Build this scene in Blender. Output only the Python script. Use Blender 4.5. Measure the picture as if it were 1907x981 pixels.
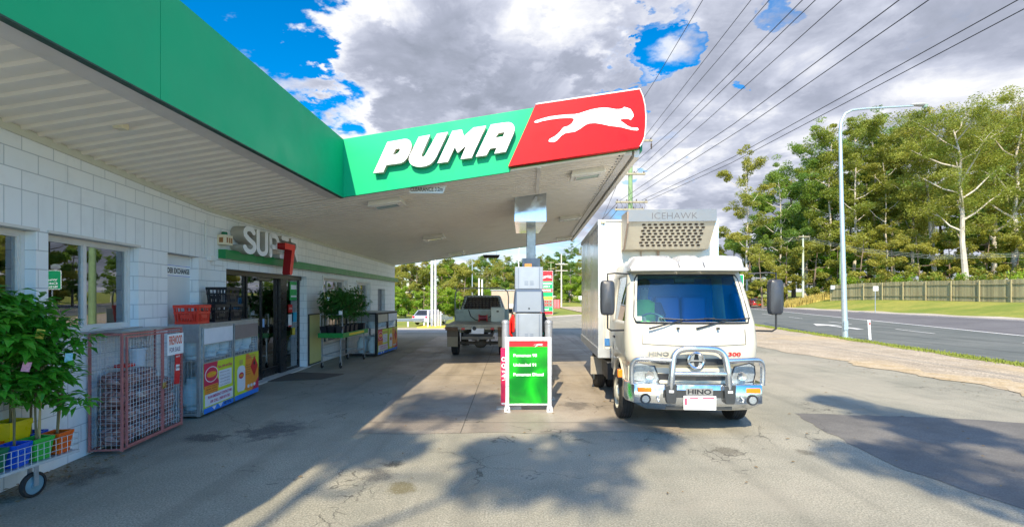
import bpy, math, random
from mathutils import Vector, Matrix
from math import sin, cos, pi, radians, sqrt
R = random.Random(7)
for o in list(bpy.data.objects): bpy.data.objects.remove(o)
scene = bpy.context.scene
COL = scene.collection

# ---------------------------------------------------------------- camera
EYE = 1.8; FPX = 900.0; CX = 953.5; HY = 553.0
cd = bpy.data.cameras.new('camera'); cam = bpy.data.objects.new('camera', cd); COL.objects.link(cam)
cam.location = (0, 0, EYE); cam.rotation_euler = (radians(90), 0, 0)
cd.sensor_width = 36; cd.lens = 36 * FPX / 1907; cd.shift_y = (HY - 490.5) / 1907
cd.clip_start = .05; cd.clip_end = 3000
scene.camera = cam

# ---------------------------------------------------------------- light
SUN_TRAVEL = Vector((.27, 1.2, -1.0)).normalized()
SUN_EL = math.asin(-SUN_TRAVEL.z); SUN_ROT = math.atan2(-SUN_TRAVEL.x, -SUN_TRAVEL.y)
sd = bpy.data.lights.new('sun', 'SUN'); sun = bpy.data.objects.new('sun', sd); COL.objects.link(sun)
sd.energy = 4.7; sd.angle = radians(.5); sd.color = (1.0, .86, .62)
sun.rotation_euler = SUN_TRAVEL.to_track_quat('-Z', 'Y').to_euler(); sun.location = (-10, -30, 40)
scene.view_settings.view_transform = 'Standard'; scene.view_settings.look = 'None'
scene.view_settings.exposure = .88; scene.view_settings.gamma = 1.0; scene.view_settings.use_curve_mapping = False

class NT:
    def __init__(s, nt): s.nt = nt; nt.nodes.clear()
    def n(s, t, **kw):
        nd = s.nt.nodes.new(t)
        for k, v in kw.items():
            if k.startswith('i_'):
                key = k[2:]
                key = int(key) if key.isdigit() else key.replace('_', ' ')
                s.set(nd.inputs[key], v)
            else: setattr(nd, k, v)
        return nd
    def set(s, inp, v):
        if isinstance(v, bpy.types.NodeSocket): s.nt.links.new(v, inp)
        elif isinstance(v, bpy.types.Node): s.nt.links.new(v.outputs[0], inp)
        else:
            if hasattr(inp.default_value, '__len__') and len(inp.default_value) == 4 and len(v) == 3: v = (*v, 1)
            inp.default_value = v
    def math(s, op, a, b=0.0, c=None, clamp=False):
        nd = s.nt.nodes.new('ShaderNodeMath'); nd.operation = op; nd.use_clamp = clamp
        s.set(nd.inputs[0], a); s.set(nd.inputs[1], b)
        if c is not None: s.set(nd.inputs[2], c)
        return nd.outputs[0]
    def vm(s, op, a, b=(0, 0, 0)):
        nd = s.nt.nodes.new('ShaderNodeVectorMath'); nd.operation = op
        s.set(nd.inputs[0], a); s.set(nd.inputs[1], b)
        return nd.outputs['Value'] if op in ('DOT_PRODUCT', 'LENGTH', 'DISTANCE') else nd.outputs[0]
    def mix(s, f, a, b, mode='MIX'):
        nd = s.nt.nodes.new('ShaderNodeMix'); nd.data_type = 'RGBA'; nd.blend_type = mode
        s.set(nd.inputs[0], f); s.set(nd.inputs[6], a); s.set(nd.inputs[7], b)
        return nd.outputs[2]
    def mr(s, v, a, b, c=0.0, d=1.0, smooth=True):
        nd = s.nt.nodes.new('ShaderNodeMapRange'); nd.interpolation_type = 'SMOOTHSTEP' if smooth else 'LINEAR'
        for k, x in zip(('Value', 'From Min', 'From Max', 'To Min', 'To Max'), (v, a, b, c, d)): s.set(nd.inputs[k], x)
        return nd.outputs[0]
    def noise(s, vec, scale, detail=4, rough=.55, dist=0.0):
        nd = s.nt.nodes.new('ShaderNodeTexNoise')
        s.set(nd.inputs['Vector'], vec); nd.inputs['Scale'].default_value = scale
        nd.inputs['Detail'].default_value = detail; nd.inputs['Roughness'].default_value = rough; nd.inputs['Distortion'].default_value = dist
        return nd.outputs[0]

def pxdir(px, py): return Vector(((px - CX) / FPX, 1, (HY - py) / FPX)).normalized()

# ---------------------------------------------------------------- world: sky and broken cloud
world = bpy.data.worlds.new('World'); scene.world = world; world.use_nodes = True
w = NT(world.node_tree)
sky = w.n('ShaderNodeTexSky', sky_type='NISHITA', sun_disc=False, sun_elevation=SUN_EL, sun_rotation=SUN_ROT, air_density=1.0, dust_density=.4, ozone_density=2.5)
d = w.n('ShaderNodeTexCoord').outputs['Generated']
sp = w.n('ShaderNodeSeparateXYZ', i_0=d)
hs = w.n('ShaderNodeHueSaturation', i_Saturation=1.55, i_Value=w.mr(sp.outputs[1], .2, -.6, .82, 1.5), i_Color=sky.outputs[0])  # sky value raised behind the viewer to add blue fill to the shade
den = w.math('ADD', w.math('MAXIMUM', sp.outputs[2], 0.0), .22)
uv = w.n('ShaderNodeCombineXYZ', i_0=w.math('DIVIDE', sp.outputs[0], den), i_1=w.math('DIVIDE', sp.outputs[1], den), i_2=w.math('MULTIPLY', sp.outputs[2], .8)).outputs[0]
n1 = w.noise(uv, 1.15, 9, .56, .25)
n2 = w.noise(w.vm('ADD', uv, (-.11, -.16, .05)), 1.15, 6, .5, .25)
n3 = w.noise(w.vm('ADD', uv, (5.3, 2.1, 1.0)), 2.7, 9, .66, .6)
wob = w.noise(uv, 3.2, 6, .6)
wob = w.math('MULTIPLY', w.math('SUBTRACT', wob, .5), .10)
def blobs(lst):
    acc = None
    for px, py, deg, wt in lst:
        dt = w.vm('DOT_PRODUCT', d, tuple(pxdir(px, py)))
        dt = w.math('ADD', dt, wob) if deg < 12 else w.math('ADD', dt, w.math('MULTIPLY', wob, 1.5))
        m = w.mr(dt, cos(radians(deg)), 1.0, 0.0, wt)
        acc = m if acc is None else w.math('ADD', acc, m)
    return acc
cover = blobs([(395, -20, 15, -.62), (455, 60, 9, -.35), (1320, 10, 5, -.34), (1560, 50, 5.5, -.40), (1172, 160, 6, -.42), (1215, 200, 4, -.3), (585, 150, 4, -.12), (1385, 440, 7, -.18), (760, 120, 22, .34), (1000, 80, 22, .34), (1500, 250, 26, .30), (1250, 330, 16, .22), (1800, 60, 20, .28), (1450, 130, 9, .15)])
back = w.mr(sp.outputs[1], .15, -.35, 0.0, .36)  # cloud cleared behind the viewer so more blue fill reaches the shade
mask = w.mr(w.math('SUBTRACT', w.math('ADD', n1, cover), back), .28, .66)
shade = w.math('ADD', w.math('MULTIPLY', w.math('SUBTRACT', n1, n2), 2.9), w.math('MULTIPLY', w.math('SUBTRACT', n3, .5), 1.25))
dark = blobs([(740, 210, 14, -.22), (880, 110, 10, -.10), (1000, 30, 16, -.14), (1385, 430, 10, -.35), (1400, 300, 9, -.08), (600, 90, 9, .22), (560, 230, 8, .3), (1030, 60, 7, .22), (640, 60, 8, .2), (1100, 200, 7, .12), (1230, 350, 8, .22), (1400, 160, 10, .12), (1750, 130, 14, -.12), (950, 160, 6, -.15), (1130, 60, 7, .12), (800, 20, 6, .15)])
sh = w.math('ADD', w.math('ADD', shade, dark), .70)
ramp = w.n('ShaderNodeValToRGB', i_Fac=sh); cr = ramp.color_ramp
cr.elements[0].position = .05; cr.elements[0].color = (.19, .21, .26, 1)
cr.elements[1].position = .95; cr.elements[1].color = (.56, .565, .585, 1)
e = cr.elements.new(.42); e.color = (.25, .27, .335, 1)
e = cr.elements.new(.68); e.color = (.36, .38, .45, 1)
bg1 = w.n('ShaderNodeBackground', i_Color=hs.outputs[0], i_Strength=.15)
sund = w.math('ADD', 1.0, w.math('MULTIPLY', w.mr(w.vm('DOT_PRODUCT', d, tuple(-SUN_TRAVEL)), -.15, .95), .6))  # cloud brightened on the unseen sun side as added fill light
bg2 = w.n('ShaderNodeBackground', i_Color=ramp.outputs[0], i_Strength=sund)
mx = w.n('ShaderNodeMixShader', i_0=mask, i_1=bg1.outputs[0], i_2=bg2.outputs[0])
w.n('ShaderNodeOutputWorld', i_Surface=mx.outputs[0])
scene.cycles.diffuse_bounces = 6
world.cycles.sampling_method = 'MANUAL'; world.cycles.sample_map_resolution = 1024

# ---------------------------------------------------------------- materials
def bsdf(name, **kw):
    m = bpy.data.materials.new(name); m.use_nodes = True; t = NT(m.node_tree)
    b = t.n('ShaderNodeBsdfPrincipled'); o = t.n('ShaderNodeOutputMaterial'); m.node_tree.links.new(b.outputs[0], o.inputs[0])
    for k, v in kw.items(): t.set(b.inputs[k.replace('_', ' ')], v)
    return m, t, b
_mc = {}
def mat(name, col, rough=.5, metal=0.0, var=.12, scale=6.0, bump=0.0, bscale=40, coat=0.0, dirt=0.0, dirtcol=(.12, .09, .06), **kw):
    if name in _mc: return _mc[name]
    m, t, b = bsdf(name, Metallic=metal, **kw)
    P = t.n('ShaderNodeTexCoord').outputs['Object']
    n = t.noise(P, scale, 5, .6)
    c = t.mix(t.math('MULTIPLY', t.mr(n, .3, .7), var), col, tuple(x * .45 for x in col))
    if dirt:
        g = t.mr(t.noise(P, scale * .45, 8, .7, .6), .52, .72, 0, dirt)
        c = t.mix(g, c, dirtcol)
    t.set(b.inputs['Base Color'], c)
    t.set(b.inputs['Roughness'], t.mr(t.noise(P, scale * 2.2, 3), .2, .8, max(rough - .08, .02), min(rough + .1, 1)))
    if coat: b.inputs['Coat Weight'].default_value = coat; b.inputs['Coat Roughness'].default_value = .04
    if bump:
        bp = t.n('ShaderNodeBump', i_Strength=.6, i_Distance=bump, i_Height=t.noise(P, bscale, 4)); t.set(b.inputs['Normal'], bp.outputs[0])
    _mc[name] = m; return m
def glass(name, tint, rough=.0, op=.0, opcol=(.05, .08, .12), fmin=.06, glc=(.95, .97, 1)):
    if name in _mc: return _mc[name]
    m = bpy.data.materials.new(name); m.use_nodes = True; t = NT(m.node_tree)
    tr = t.n('ShaderNodeBsdfTransparent', i_Color=tint); gl = t.n('ShaderNodeBsdfGlossy', i_Roughness=rough, i_Color=glc)
    df = t.n('ShaderNodeBsdfDiffuse', i_Color=opcol)
    m1 = t.n('ShaderNodeMixShader', i_0=op, i_1=tr.outputs[0], i_2=df.outputs[0])
    fr = t.math('ADD', t.n('ShaderNodeFresnel', i_IOR=1.5).outputs[0], fmin, clamp=True)
    m2 = t.n('ShaderNodeMixShader', i_0=fr, i_1=m1.outputs[0], i_2=gl.outputs[0])
    t.n('ShaderNodeOutputMaterial', i_Surface=m2.outputs[0]); _mc[name] = m; return m

WHITE = mat('white_paint', (.74, .75, .74), .45, var=.08, dirt=.25, dirtcol=(.45, .42, .36), scale=3)
TRUCKW = mat('truck_paint', (.53, .50, .42), .34, var=.10, coat=.3, dirt=.35, dirtcol=(.45, .38, .28), scale=1.6)
GREEN = mat('fascia_green', (.0, .43, .18), .45, var=.12, scale=1.0, dirt=.08, Specular_IOR_Level=.22)
GREEND = mat('stripe_green', (.005, .22, .06), .35, var=.08, scale=2)
RED = mat('fascia_red', (.70, .002, .008), .45, var=.16, scale=1.5, Specular_IOR_Level=.2)
REDP = mat('red_plastic', (.60, .012, .008), .35, var=.1)
REDC = mat('red_sign', (.62, .012, .02), .4, var=.1)
PINK = mat('pink_sign', (.75, .01, .10), .35, var=.05)
LETTER = mat('letter_white', (.86, .87, .88), .4, var=.03)
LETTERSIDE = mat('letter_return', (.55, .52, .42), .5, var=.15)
SOFFIT = mat('soffit_white', (.86, .81, .72), .38, var=.10, scale=2.2, dirt=.18, dirtcol=(.36, .32, .25))
TRIM = mat('trim_white', (.70, .67, .63), .4, var=.12, dirt=.2, dirtcol=(.35, .3, .25))
ALU = mat('aluminium', (.62, .64, .66), .34, .7, var=.06, scale=2)
POLISH = mat('polished_alloy', (.66, .68, .70), .17, .95, var=.1, scale=8)
GALV = mat('galvanised', (.46, .50, .53), .42, .7, var=.35, scale=14, dirt=.15)
PUMPG = mat('pump_grey', (.27, .31, .37), .38, .25, var=.1, scale=3, dirt=.12)
PUMPD = mat('pump_dark', (.10, .14, .22), .4, .2, var=.1)
BLACK = mat('black_plastic', (.018, .02, .024), .4, var=.2)
RUBBER = mat('rubber', (.022, .021, .02), .75, var=.4, scale=12, bump=.004, dirt=.3, dirtcol=(.12, .10, .08))
DARK = mat('dark_metal', (.03, .032, .035), .5, .3, var=.3, dirt=.3)
ALUBLK = mat('door_frame_black', (.02, .022, .026), .3, .4, var=.1)
ORANGE = mat('orange_lens', (.85, .22, .01), .2, var=.05, coat=.5)
YELLOW = mat('yellow', (.75, .55, .02), .4, var=.1)
BLUE = mat('blue', (.02, .10, .62), .4, var=.1)
CREAM = mat('cream_board', (.72, .68, .26), .45, var=.12, scale=2)
GLASS = glass('window_glass', (.80, .88, .88), fmin=.18)
DOORGLASS = glass('door_glass', (.85, .93, .93), fmin=.2)
WSCREEN = glass('windscreen_glass', (.45, .82, .92), fmin=.05, glc=(.55, .88, .95))  # tint and gloss coloured blue to deepen the reflected sky
CARGLASS = glass('car_glass', (.16, .20, .22), fmin=.08)
LENS = mat('lamp_lens', (.45, .50, .53), .12, .45, var=.7, scale=60, bump=.004, bscale=90)
PALE = mat('pale_blue_cylinder', (.50, .68, .74), .35, var=.25, scale=5, dirt=.2)
WOODY = mat('timber_brown', (.20, .11, .06), .75, var=.5, scale=10, bump=.01)
TAN = mat('dusty_tan', (.30, .25, .18), .8, var=.35, scale=5)
TRAYM = mat('tray_alloy_dusty', (.38, .36, .29), .5, .4, var=.35, scale=7, dirt=.4, dirtcol=(.2, .16, .11))

# ---------------------------------------------------------------- mesh builder
def cr(pts, k=5):
    P_ = [Vector(p) for p in pts]; out = []
    for i in range(len(P_) - 1):
        a, b_, c, d_ = P_[max(i - 1, 0)], P_[i], P_[i + 1], P_[min(i + 2, len(P_) - 1)]
        for j in range(k):
            t = j / k; out.append(.5 * ((2 * b_) + (c - a) * t + (2 * a - 5 * b_ + 4 * c - d_) * t * t + (3 * b_ - a - 3 * c + d_) * t ** 3))
    return out + [P_[-1]]
class MB:
    def __init__(s, M=None): s.v = []; s.f = []; s.M = M; s.uv = {}
    def add(s, vs, fs):
        b = len(s.v)
        for p in vs:
            p = Vector(p); s.v.append(s.M @ p if s.M is not None else p)
        for f in fs: s.f.append([b + i for i in f])
        return s
    def box(s, cx, cy, cz, sx, sy, sz, rot=None):
        vs = [Vector((x * sx / 2, y * sy / 2, z * sz / 2)) for z in (-1, 1) for y in (-1, 1) for x in (-1, 1)]
        if rot is not None: vs = [rot @ v for v in vs]
        vs = [v + Vector((cx, cy, cz)) for v in vs]
        return s.add(vs, [(0, 2, 3, 1), (4, 5, 7, 6), (0, 1, 5, 4), (2, 6, 7, 3), (0, 4, 6, 2), (1, 3, 7, 5)])
    def b2(s, x0, x1, y0, y1, z0, z1): return s.box((x0 + x1) / 2, (y0 + y1) / 2, (z0 + z1) / 2, abs(x1 - x0), abs(y1 - y0), abs(z1 - z0))
    def cyl(s, p0, p1, r0, r1=None, n=12, caps=True):
        p0 = Vector(p0); p1 = Vector(p1); r1 = r0 if r1 is None else r1
        ax = (p1 - p0).normalized(); a = ax.orthogonal().normalized(); b = ax.cross(a)
        vs = []
        for p, r in ((p0, r0), (p1, r1)):
            for i in range(n):
                t = 2 * pi * i / n + pi / n; vs.append(p + (a * cos(t) + b * sin(t)) * r)
        fs = [(i, (i + 1) % n, n + (i + 1) % n, n + i) for i in range(n)]
        if caps: fs += [tuple(range(n))[::-1], tuple(range(n, 2 * n))]
        return s.add(vs, fs)
    def tube(s, pts, r, n=8, caps=True):
        pts = [Vector(p) for p in pts]; vs = []; fs = []; k = len(pts)
        rr = r if isinstance(r, (list, tuple)) else [r] * k
        T = [(pts[min(i + 1, k - 1)] - pts[max(i - 1, 0)]).normalized() for i in range(k)]
        a = T[0].orthogonal().normalized()
        for i in range(k):
            a = (a - T[i] * a.dot(T[i])).normalized(); b = T[i].cross(a)
            for j in range(n):
                t = 2 * pi * j / n; vs.append(pts[i] + (a * cos(t) + b * sin(t)) * rr[i])
        for i in range(k - 1):
            for j in range(n):
                fs.append((i * n + j, i * n + (j + 1) % n, (i + 1) * n + (j + 1) % n, (i + 1) * n + j))
        if caps: fs += [tuple(range(n))[::-1], tuple(range((k - 1) * n, k * n))]
        return s.add(vs, fs)
    def prism(s, pts, d, close=True):          # pts: 3D ring, d: extrude vector
        d = Vector(d); n = len(pts); vs = [Vector(p) for p in pts]; vs += [v + d for v in vs]
        fs = [(i, (i + 1) % n, n + (i + 1) % n, n + i) for i in range(n)] + [tuple(range(n))[::-1], tuple(range(n, 2 * n))]
        return s.add(vs, fs)
    def lathe(s, prof, n=20, o=(0, 0, 0), axis='z', caps=True):
        vs = []; k = len(prof); o = Vector(o)
        for r, z in prof:
            for j in range(n):
                t = 2 * pi * j / n; x, y = r * cos(t), r * sin(t)
                vs.append(o + (Vector((x, y, z)) if axis == 'z' else Vector((z, x, y)) if axis == 'x' else Vector((y, z, x))))
        fs = [(i * n + j, i * n + (j + 1) % n, (i + 1) * n + (j + 1) % n, (i + 1) * n + j) for i in range(k - 1) for j in range(n)]
        if caps: fs += [tuple(range(n))[::-1], tuple(range((k - 1) * n, k * n))]
        return s.add(vs, fs)
    def quad(s, *p): return s.add(p, [tuple(range(len(p)))])
    def loft(s, rings, caps=True, closed=True):
        n = len(rings[0]); vs = [p for r in rings for p in r]; fs = []
        for i in range(len(rings) - 1):
            for j in range(n if closed else n - 1):
                fs.append((i * n + j, i * n + (j + 1) % n, (i + 1) * n + (j + 1) % n, (i + 1) * n + j))
        if caps and closed: fs += [tuple(range(n))[::-1], tuple(range((len(rings) - 1) * n, len(rings) * n))]
        return s.add(vs, fs)
    def build(s, name, m, parent=None, smooth=False, bevel=0.0, fix=True):
        me = bpy.data.meshes.new(name); me.from_pydata([tuple(v) for v in s.v], [], s.f); me.update()
        if fix and len(s.f) < 30000:
            import bmesh
            bm = bmesh.new(); bm.from_mesh(me); bmesh.ops.recalc_face_normals(bm, faces=bm.faces); bm.to_mesh(me); bm.free()
        me.materials.append(m)
        if smooth: me.shade_smooth(); me.set_sharp_from_angle(angle=radians(38))
        o = bpy.data.objects.new(name, me); COL.objects.link(o)
        if parent is not None: o.parent = parent
        if bevel:
            bv = o.modifiers.new('bevel', 'BEVEL'); bv.width = bevel; bv.segments = 2; bv.limit_method = 'ANGLE'; bv.angle_limit = radians(40)
            me.shade_smooth(); me.set_sharp_from_angle(angle=radians(50))
        return o

def tag(o, label=None, cat=None, group=None, kind=None):
    if label: o['label'] = label
    if cat: o['category'] = cat
    if group: o['group'] = group
    if kind: o['kind'] = kind
    return o
def thing(name, label, cat, loc=(0, 0, 0), rz=0.0, group=None):
    o = bpy.data.objects.new(name, None); COL.objects.link(o); o.location = loc; o.rotation_euler = (0, 0, rz); o.empty_display_size = .2
    return tag(o, label, cat, group)
def kids(o): return [c for c in COL.objects if c.parent is o]
def dup(o, loc, rz=None, label=None, scale=None):
    c = o.copy(); COL.objects.link(c); c.location = loc
    if rz is not None: c.rotation_euler = (0, 0, rz)
    if scale is not None: c.scale = scale if hasattr(scale, '__len__') else (scale,) * 3
    if label: c['label'] = label
    for ch in o.children:
        cc = ch.copy(); COL.objects.link(cc); cc.parent = c
        for g in ch.children:
            gg = g.copy(); COL.objects.link(gg); gg.parent = cc
    return c
def FR(o, x, up=(0, 0, 1)):                   # text frame: origin, reading direction, up
    x = Vector(x).normalized(); y = Vector(up); y = (y - x * y.dot(x)).normalized(); z = x.cross(y)
    M = Matrix.Identity(4)
    for i in range(3): M[i][0] = x[i]; M[i][1] = y[i]; M[i][2] = z[i]; M[i][3] = o[i]
    return M
def curve_mesh(cu, M, name, m, parent):
    tmp = bpy.data.objects.new('tmp', cu); COL.objects.link(tmp)
    dg = bpy.context.evaluated_depsgraph_get(); dg.update()
    me = bpy.data.meshes.new_from_object(tmp.evaluated_get(dg)); bpy.data.objects.remove(tmp)
    me.transform(M); me.materials.clear(); me.materials.append(m)
    o = bpy.data.objects.new(name, me); COL.objects.link(o)
    if parent is not None: o.parent = parent
    return o
def text(s, w_, h_, M, m, parent, name='lettering', ext=.001, bold=0.0, shear=0.0):
    cu = bpy.data.curves.new('t', 'FONT'); cu.body = s; cu.size = 1; cu.extrude = 0; cu.offset = bold; cu.shear = shear; cu.resolution_u = 3
    tmp = bpy.data.objects.new('tmp', cu); COL.objects.link(tmp)
    dg = bpy.context.evaluated_depsgraph_get(); dg.update(); dm = tmp.dimensions.copy()
    me = bpy.data.meshes.new_from_object(tmp.evaluated_get(dg)); bpy.data.objects.remove(tmp)
    xs = [v.co.x for v in me.vertices]; ys = [v.co.y for v in me.vertices]
    if not xs: return None
    x0, x1, y0, y1 = min(xs), max(xs), min(ys), max(ys); cx, cy = (x0 + x1) / 2, (y0 + y1) / 2
    sx = w_ / (x1 - x0); sy = (h_ / (y1 - y0)) if h_ else sx
    me.transform(M @ Matrix.Translation((0, 0, ext)) @ Matrix.Diagonal((sx, sy, 1, 1)) @ Matrix.Translation((-cx, -cy, 0)))
    me.materials.clear(); me.materials.append(m)
    o = bpy.data.objects.new(name, me); COL.objects.link(o)
    if parent is not None: o.parent = parent
    return o
def shape(polys, depth, M, name, m, parent, bevel=0.0, sidemat=None):
    cu = bpy.data.curves.new('s', 'CURVE'); cu.dimensions = '2D'; cu.fill_mode = 'BOTH'; cu.extrude = depth / 2; cu.bevel_depth = bevel; cu.bevel_resolution = 1
    for pl in polys:
        s = cu.splines.new('POLY'); s.points.add(len(pl) - 1); s.use_cyclic_u = True
        for i, p in enumerate(pl): s.points[i].co = (p[0], p[1], 0, 1)
    o = curve_mesh(cu, M, name, m, parent)
    if sidemat:
        o.data.materials.append(sidemat); nz = (M.to_3x3() @ Vector((0, 0, 1))).normalized()
        for p in o.data.polygons:
            if abs(p.normal.dot(nz)) < .6: p.material_index = 1
    return o
def P(px, py, Z): return Vector(((px - CX) / FPX * Z, Z, EYE + (HY - py) / FPX * Z))
def G(px, py): return P(px, py, FPX * EYE / (py - HY))
def lerp(a, b, t): return a + (b - a) * t
def sm(t): t = max(0, min(1, t)); return t * t * (3 - 2 * t)
def tab(T, z):
    if z <= T[0][0]: return T[0][1]
    for (a, b), (c, e_) in zip(T, T[1:]):
        if z <= c: return lerp(b, e_, (z - a) / (c - a))
    return T[-1][1]
# ---------------------------------------------------------------- ground
Nt = [(-60, 6.5), (14.5, 15.3), (35.6, 17.8), (57, 22), (80, 28.5), (120, 42), (200, 75)]
St = [(-60, 12.2), (20.5, 21.7), (57, 30.3), (80, 34.5), (120, 46.5), (200, 79)]
Ft = [(-60, 23), (29.7, 31.4), (65, 34.9), (80, 37.8), (120, 50), (200, 82)]
NN = lambda y: tab(Nt, y)
SS = lambda y: tab(St, y)
FF = lambda y: tab(Ft, y)
GG = lambda y: tab([(-60, 11), (9.3, 9.85), (18, 9.1), (30, 8.8), (60, 8.4)], y)
def H(x, y):
    z = (-.9 * sm((y - 24) / 22) - .4 * sm((y - 46) / 40)) * (1 - sm((x + 6) / 14)) + 1.3 * sm((y - 85) / 70)
    n, f = NN(y), FF(y)
    if x > n:
        t = min((x - n) / (f - n), 1); hb = 1.4 + .4 * sm((y - 39) / 22)
        z = lerp(z, .35, t)
        if x > f: z = .35 + (hb - .35) * sm((x - f) / 9) + max(0, x - f - 9) * .02
    return z
def gridsheet(name, fn, nu, nv, m, kind='structure'):
    vs = [fn(i / nu, j / nv) for j in range(nv + 1) for i in range(nu + 1)]
    fs = [(j * (nu + 1) + i, j * (nu + 1) + i + 1, (j + 1) * (nu + 1) + i + 1, (j + 1) * (nu + 1) + i) for j in range(nv) for i in range(nu)]
    b = MB(); b.add(vs, fs); o = b.build(name, m, fix=False); o.data.shade_smooth()
    return tag(o, kind=kind)
def strip(name, L, Rr, y0, y1, off, m, nx=1, step=1.0):
    nv = max(1, int((y1 - y0) / step))
    def fn(u, v):
        y = lerp(y0, y1, v); x = lerp(L(y), Rr(y), u); return (x, y, H(x, y) + off)
    return gridsheet(name, fn, nx, nv, m)

def ground_mat(name, ca, cb, speck=.5, rough=.85, spots=0.0, cracks=0.0, bump=.005, patch=None, tint=None, scale=.5, fine=64, slabs=False, tracks=0.0):
    m, t, b = bsdf(name)
    Pn = t.n('ShaderNodeTexCoord').outputs['Object']
    c = t.mix(t.mr(t.noise(Pn, scale, 7, .62, .3), .32, .68), ca, cb)
    c = t.mix(t.mr(t.noise(Pn, scale * 5, 5, .6), .45, .75, 0, .3), c, tuple(x * .7 for x in ca))
    f1 = t.noise(Pn, fine, 3, .7)
    sc_ = t.n('ShaderNodeTexVoronoi', i_Vector=Pn, i_Scale=fine * .55)
    agg = t.mr(sc_.outputs[0], .0, .45)
    c = t.mix(t.math('MULTIPLY', t.mr(f1, .42, .62), speck), c, tuple(x * .40 for x in cb))
    c = t.mix(t.math('MULTIPLY', t.mr(f1, .42, .28), speck * .55), c, tuple(min(x * 1.7, .8) for x in cb))
    if tracks:
        wv = t.n('ShaderNodeTexNoise', i_Vector=t.vm('MULTIPLY', Pn, (2.2, .12, 1)), i_Scale=1.0, i_Detail=6)
        c = t.mix(t.mr(wv.outputs[0], .5, .68, 0, tracks), c, tuple(x * .45 for x in ca))
    if tint:
        c = t.mix(t.mr(t.noise(Pn, .22, 5, .6, .5), .48, .66, 0, .8), c, tint)
    if spots:
        v = t.n('ShaderNodeTexVoronoi', i_Vector=t.vm('ADD', Pn, t.n('ShaderNodeTexNoise', i_Vector=Pn, i_Scale=6.0).outputs[1]), i_Scale=1.15, i_Randomness=1.0)
        rad = t.math('MULTIPLY', t.n('ShaderNodeSeparateColor', i_0=v.outputs[1]).outputs[0], .17)
        s1 = t.mr(t.math('SUBTRACT', v.outputs[0], t.math('MULTIPLY', rad, .6)), .01, -.05)
        c = t.mix(t.math('MULTIPLY', s1, spots), c, (.035, .032, .028))
        big = t.mr(t.noise(t.vm('ADD', Pn, (3, 9, 0)), 1.1, 9, .8, 1.2), .58, .84, 0, spots * .8)
        c = t.mix(big, c, (.05, .046, .04))
    if cracks:
        wp = t.vm('ADD', Pn, t.vm('MULTIPLY', t.n('ShaderNodeTexNoise', i_Vector=Pn, i_Scale=3.0, i_Detail=5.0).outputs[1], (.5, .5, 0)))
        v = t.n('ShaderNodeTexVoronoi', feature='DISTANCE_TO_EDGE', i_Vector=wp, i_Scale=.55)
        k = t.math('MULTIPLY', t.mr(v.outputs[0], .006, .0), t.mr(t.noise(Pn, .35, 3), .48, .58))
        v2 = t.n('ShaderNodeTexVoronoi', feature='DISTANCE_TO_EDGE', i_Vector=wp, i_Scale=5.5)
        k2 = t.math('MULTIPLY', t.mr(v2.outputs[0], .05, .01), t.mr(t.noise(t.vm('ADD', Pn, (7, 3, 0)), .6, 4), .60, .66))
        kk = t.math('MAXIMUM', k, k2)
        c = t.mix(t.math('MULTIPLY', kk, cracks), c, (.03, .027, .022))
    if slabs:
        sx = t.n('ShaderNodeSeparateXYZ', i_0=Pn)
        for ax, per, ofs in ((0, 3.1, 1.22), (1, 4.2, .35)):
            fr = t.math('ABSOLUTE', t.math('SUBTRACT', t.math('FRACT', t.math('ADD', t.math('DIVIDE', sx.outputs[ax], per), ofs)), .5))
            c = t.mix(t.mr(fr, .497, .4985, 0, .8), c, (.04, .036, .03))
    for (px_, py_, r_, col_, a_) in (patch or []):
        dd = t.vm('DISTANCE', Pn, (px_, py_, 0)); dd = t.math('ADD', dd, t.math('MULTIPLY', t.math('SUBTRACT', t.noise(Pn, 3.5, 7, .7), .5), r_ * 3.2))
        c = t.mix(t.math('MULTIPLY', t.mr(dd, r_ * 1.05, r_ * .35, 0, a_), t.mr(f1, .35, .55, .55, 1)), c, col_)
    t.set(b.inputs['Base Color'], c)
    t.set(b.inputs['Roughness'], t.mr(t.noise(Pn, 1.3, 5, .6), .3, .7, rough - .16, min(rough + .08, 1)))
    hgt = t.math('ADD', t.math('MULTIPLY', agg, .5), f1)
    bp = t.n('ShaderNodeBump', i_Strength=.5, i_Distance=bump, i_Height=hgt); t.set(b.inputs['Normal'], bp.outputs[0])
    return m
ASPH = ground_mat('asphalt_worn', (.26, .255, .205), (.39, .365, .29), .8, .85, spots=.6, cracks=.65, tint=(.34, .31, .25), tracks=.3,
    patch=[(-3.25, 6.55, .5, (.05, .052, .056), .8), (-3.9, 6.2, .3, (.04, .04, .045), .8), (-1.05, 4.55, .17, (.12, .10, .04), .8), (-1.35, 4.95, .22, (.06, .06, .06), .8), (-1.3, 5.2, .13, (.03, .03, .03), .9), (2.5, 5.7, .2, (.08, .07, .05), .7), (-5.0, 4.3, .5, (.05, .045, .035), .85), (-4.3, 4.9, .3, (.06, .05, .04), .7), (3.4, 5.6, .14, (.08, .07, .05), .7)])
SLAB = ground_mat('forecourt_slab', (.30, .255, .20), (.42, .36, .29), .35, .62, spots=.85, cracks=.7, slabs=True, tracks=.45, scale=.8, fine=90, tint=(.22, .20, .18),
    patch=[(-1.3, 6.9, .8, (.09, .08, .085), .55), (1.1, 8.0, .35, (.06, .055, .05), .7)])
NEWASPH = ground_mat('asphalt_patch', (.12, .115, .11), (.19, .18, .165), .5, .85, tint=(.24, .21, .18), scale=.9, cracks=.4)
ROADA = ground_mat('road_near_lane', (.105, .12, .115), (.155, .165, .155), .3, .8, scale=.3, fine=40, tracks=.5)
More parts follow.
